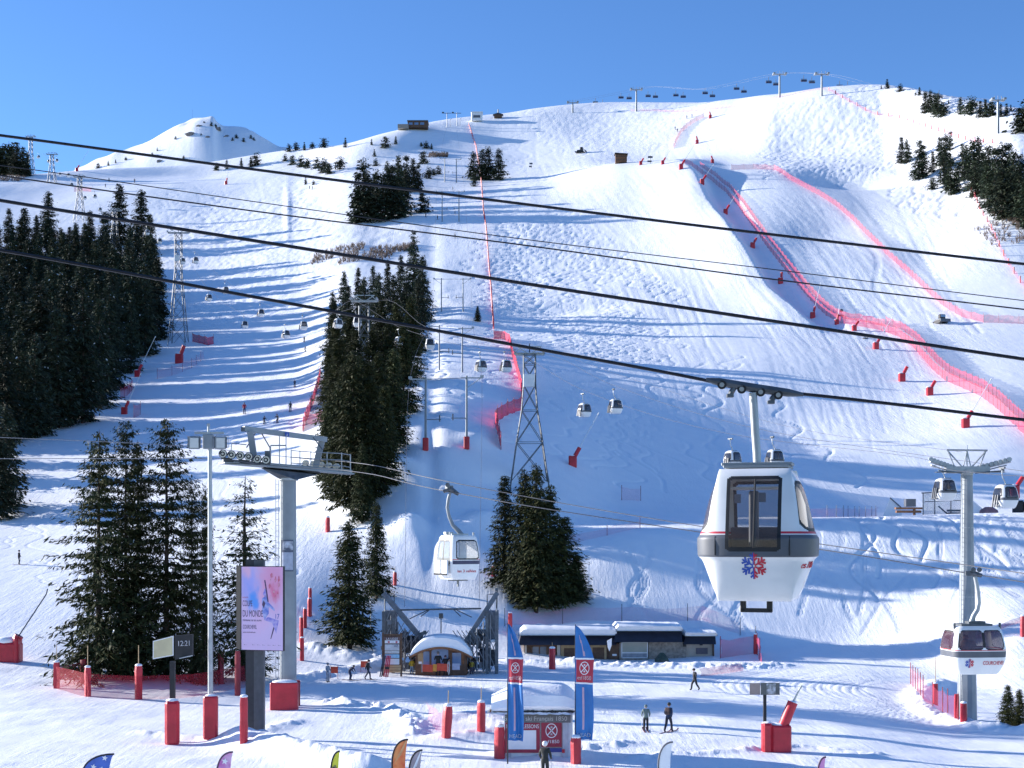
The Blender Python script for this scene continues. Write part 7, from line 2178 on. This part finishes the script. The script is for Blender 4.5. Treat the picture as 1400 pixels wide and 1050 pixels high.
nm = ['first', 'second', 'third', 'fourth', 'fifth', 'sixth', 'seventh', 'eighth', 'ninth', 'tenth', 'eleventh', 'twelfth']
def chY(px): return float(np.interp(px, [780, 900, 1066, 1123, 1200, 1364], [880, 850, 760, 735, 690, 560]))
for (a, b, c, d), n_ in zip(ch, nm):
    chair(a, b, chY(a), 'empty dark chair of the %s pair from the left on the skyline lift, left one' % n_, 0)
    chair(c, d, chY(c) - 4, 'empty dark chair of the %s pair from the left on the skyline lift, right one' % n_, 1)
for dy, lab, o in ((0, 'far rope of the skyline chairlift', -7), (1, 'near rope of the skyline chairlift', 6)):
    cable('haul_cable', lab, [P(783 + o, 139, 880 - dy * 4), P(870 + o, 122, 858 - dy * 4), P(970 + o, 121, 805 - dy * 4), P(1066 + o, 101, 760 - dy * 4), P(1123 + o, 101, 735 - dy * 4), P(1210 + o, 122, 680 - dy * 4), P(1364 + o, 137, 560 - dy * 4)], .03, ROPEM, 'ropes of the skyline chairlift', 8)

# ================================================================== buildings and machines high up
def upper_things():
    Y = hitY(567, 182, 500); b = G(568, Y + 8); k = Y / F
    t = thing('mountain_restaurant', 'long brown mountain restaurant with a terrace on the ridge', 'building', b + Vector((0, 0, 0)))
    m = MB(); m.box((1.5, 0, 1.5), (11, 8, 3.4)); m.build('wall', DWOOD, t)
    m = MB(); m.box((1.5, 0, 3.4), (11.6, 9, .5)); m.build('roof', GREYB, t)
    m = MB(); m.box((-6.5, -2, 0.2), (6, 6, 2.2)); m.build('terrace', mat('weathered_wood', (.32, .29, .26), .8), t)
    for x in (-3, 1, 5): m = MB(); m.box((x * .8, -4.1, 1.8), (2.2, .1, 1.3)); m.build('window', GLASS_BL, t)
    b = G(652, hitY(652, 170, 500) + 6)
    t = thing('lift_hut', 'white square lift hut on the ridge above the line of markers', 'hut', b)
    m = MB(); m.box((0, 0, 2.4), (6.4, 5, 4.6), bev=.3); m.build('wall', WHITEM, t)
    m = MB(); m.box((0, -2.53, 2.2), (4, .1, 1.4)); m.build('window', GREYB, t)
    m = MB(); m.box((0, 0, 4.8), (6.8, 5.4, .3)); m.build('roof', WHITEM, t)
    b = G(681, hitY(681, 163, 500) + 3)
    t = thing('pointed_shelter', 'small dark pointed shelter on the ridge right of the white hut', 'hut', b)
    m = MB(); m.box((0, 0, .8), (4.5, 3, 1.8)); m.build('wall', DWOOD, t)
    m = MB(); m.loft([[(-3, -2, 1.7), (3, -2, 1.7), (3, 2, 1.7), (-3, 2, 1.7)], [(-.2, -.1, 3.2), (.2, -.1, 3.2), (.2, .1, 3.2), (-.2, .1, 3.2)]]); m.tube([(0, 0, 3), (0, 0, 5)], .35, 5); m.build('roof', DSTEEL, t)
    for px, pb, pt, lab in ((611, 174, 154, 'left-hand top mast of the drag lift on the ridge'), (624.5, 172, 154, 'right-hand top mast of the drag lift on the ridge')):
        g0 = G(px, hitY(px, pb, 500)); hh = (pb - pt) * g0.y / F
        t = thing('drag_lift_mast', lab, 'lift mast', g0, 0, 'drag lift masts')
        m = MB(); m.cyl((0, 0, -.5), (0, 0, hh), .22, .18, 6); m.build('mast', GREYP, t)
        m = MB(); m.box((0, 0, hh - .3), (5, .25, .25)); m.box((-2.2, 0, hh), (1.2, .3, .8)); m.tube([(1.8, 0, .2), (1.8, 0, hh * .5), (2.6, 0, hh * .6)], .12, 5); m.build('crossarm', DSTEEL, t)
    Y = hitY(849, 223, 400); b = G(849, Y)
    t = thing('start_hut', 'dark timber start hut on the lip of the middle piste', 'hut', b)
    m = MB(); m.box((0, 0, 1.7), (5.0, 3, 3.6)); m.build('wall', DWOOD, t)
    m = MB(); m.box((0, -.2, 3.7), (5.8, 4, .4), ry=R(4)); m.build('roof', BLACK, t)
    m = MB(); m.box((0, -1.6, 1.9), (4.4, .12, .35)); m.box((0, -1.6, .5), (4.6, .12, .4)); m.build('rail', WOOD, t)
    for px, pb, lab, s in ((889, 224, 'small dark figure-like sign with two boards at the lip of the middle piste', 1.0), (726, 230, 'stubby post on the snow track left of the middle piste', .8)):
        g0 = G(px, hitY(px, pb, 300))
        t = thing('signpost', lab, 'sign', g0)
        m = MB(); m.cyl((0, 0, -.3), (0, 0, 3.6 * s), .14, None, 6); m.build('post', DSTEEL, t)
        m = MB(); m.box((0, 0, 2.9 * s), (2.0 * s, .2, .8)); m.box((-.3, 0, 1.1 * s), (1.8 * s, .2, .7)); m.build('board', DSTEEL, t)
    def groomer(px, pb, label, s, rz):
        g0 = G(px, hitY(px, pb, 200)); t = thing('snow_groomer', label, 'snow groomer', g0, rz, None, s)
        for x in (-1.1, 1.1):
            m = MB(); m.loft([[(x - .4, -1.9, .35), (x + .4, -1.9, .35), (x + .4, -1.6, .9), (x - .4, -1.6, .9)], [(x - .4, -1.5, 0), (x + .4, -1.5, 0), (x + .4, -1.4, .95), (x - .4, -1.4, .95)], [(x - .4, 1.5, 0), (x + .4, 1.5, 0), (x + .4, 1.4, .95), (x - .4, 1.4, .95)], [(x - .4, 1.9, .35), (x + .4, 1.9, .35), (x + .4, 1.6, .9), (x - .4, 1.6, .9)]]); m.build('track', BLACK, t)
        m = MB(); m.box((0, .3, 1.2), (2.2, 3.0, .6), bev=.1); m.build('chassis', DSTEEL, t)
        m = MB(); m.box((0, -.5, 2.1), (2.0, 1.5, 1.4), bev=.25); m.build('cab', BLACK, t)
        m = MB(); m.box((0, -1.27, 2.25), (1.6, .06, .8)); m.build('windscreen', GLASS_BL, t)
        m = MB(); m.box((0, -2.6, .7), (3.6, .25, 1.0), rx=R(-12)); m.build('blade', GREYB, t)
        m = MB(); m.box((0, 2.3, .5), (3.4, .8, .5)); m.build('tiller', GREYB, t)
    groomer(1286.5, 442, 'small dark snow groomer driving on the bright piste inside the second net', .8, R(15))
    groomer(794, 209, 'dark snow machine on the track below the skyline', 1.0, R(70))
    for px, pb, hp, lab in ((1150, 432, 9, 'small dark snow gun on wheels at the bend of the racing net'), (1183, 463, 5, 'small dark ground hydrant below the bend of the racing net')):
        g0 = G(px, hitY(px, pb, 200)); k = g0.y / F
        t = thing('snow_gun', lab, 'snow gun', g0)
        m = MB(); m.cyl((0, -.5, hp * k * .8), (0, .4, hp * k * .8), hp * k * .25, hp * k * .2, 10); m.build('barrel', DSTEEL, t)
        m = MB(); m.tube([(0, 0, hp * k * .8), (0, 0, 0)], .08, 5); m.box((0, 0, .12), (1.2, .8, .2)); m.build('stand', DSTEEL, t)
    b = G(263, 1290); 
    m = MB(); m.cyl((0, 0, -2), (0, 0, 15), .10, .06, 5)
    tag(m.build('antenna_mast', DSTEEL, None, loc=b), 'hair-thin antenna mast on the shoulder of the rocky peak', 'antenna')
upper_things()
# bare rock showing through at the peak
ROCK = mat('grey_rock', (.26, .24, .23), .9, c2=(.14, .13, .13), scale=.5, bump=.8, bscale=1.5)
def rock(px, py, s, label, seed):
    r = np.random.default_rng(seed)
    b = G(px, hitY(px, py, 900))
    m = MB(); n = 9; rings = []
    for z, q in ((-1.2, 1.0), (.2, .9), (.9, .6), (1.3, .2)):
        rings.append([(s * q * (1 + .3 * r.normal()) * 1.6 * math.cos(2 * math.pi * i / n), s * q * (1 + .3 * r.normal()) * math.sin(2 * math.pi * i / n), s * .5 * (z - .5 + .15 * r.normal())) for i in range(n)])
    m.loft(rings)
    tag(m.build('rock_outcrop', ROCK, None, loc=b), label, 'rock')
for i, (px, py, s, lab) in enumerate(((262, 182, 3.2, 'grey rock outcrop on the left shoulder of the peak'), (272, 172, 2.2, 'grey rock outcrop just under the peak summit'), (296, 176, 2.6, 'grey rock outcrop on the right side of the peak summit'), (284, 187, 1.8, 'small grey rock in the middle of the peak face'), (310, 186, 2.2, 'grey rock outcrop on the right shoulder of the peak'), (218, 220, 2.6, 'grey rock outcrop at the foot of the peak'), (200, 231, 2, 'small grey rock at the lower left foot of the peak'))):
    rock(px, py, s, lab, i)

# skis leaned against the lift board
for k, (px, c, lab) in enumerate(((520.5, (.05, .05, .08), 'dark pair of skis leaning at the left foot of the lift board'), (526, (.55, .03, .08), 'crimson pair of skis leaning on the lift board'), (529, (.50, .03, .06), 'red pair of skis leaning on the lift board, nearest its middle'))):
    b = G(px, 120.6)
    t = thing('ski_pair', lab, 'skis', b, R(-8 + 9 * k))
    for s in (-.07, .07):
        m = MB(); m.loft([[(s - .05 + .25 * z / 1.8, .4 * z / 1.8 + y, z) for y in (0, .03)] + [(s + .05 + .25 * z / 1.8, .4 * z / 1.8 + y, z) for y in (.03, 0)] for z in (0, .9, 1.65, 1.8)]); m.build('ski', mat('ski_colour_%d' % k, c, .4), t)
    m = MB(); m.box((.12, .17, .75), (.2, .1, .2)); m.build('binding', BLACK, t)
for px, pb, lab in ((457, 928, 'small orange slalom panel held up on two poles left of the bending skier'), (498, 920, 'small orange slalom panel on poles behind the skating skier')):
    b = G(px, hitY(px, pb)); t = thing('slalom_panel', lab, 'panel', b)
    m = MB(); m.box((0, 0, .75), (.62, .03, .55)); m.build('cloth', mat('orange_banner', (.8, .1, .03)), t)
    for s in (-.3, .3):
        m = MB(); m.cyl((s, 0, -.2), (s, 0, 1.15), .02, None, 5); m.build('pole', DRED, t)
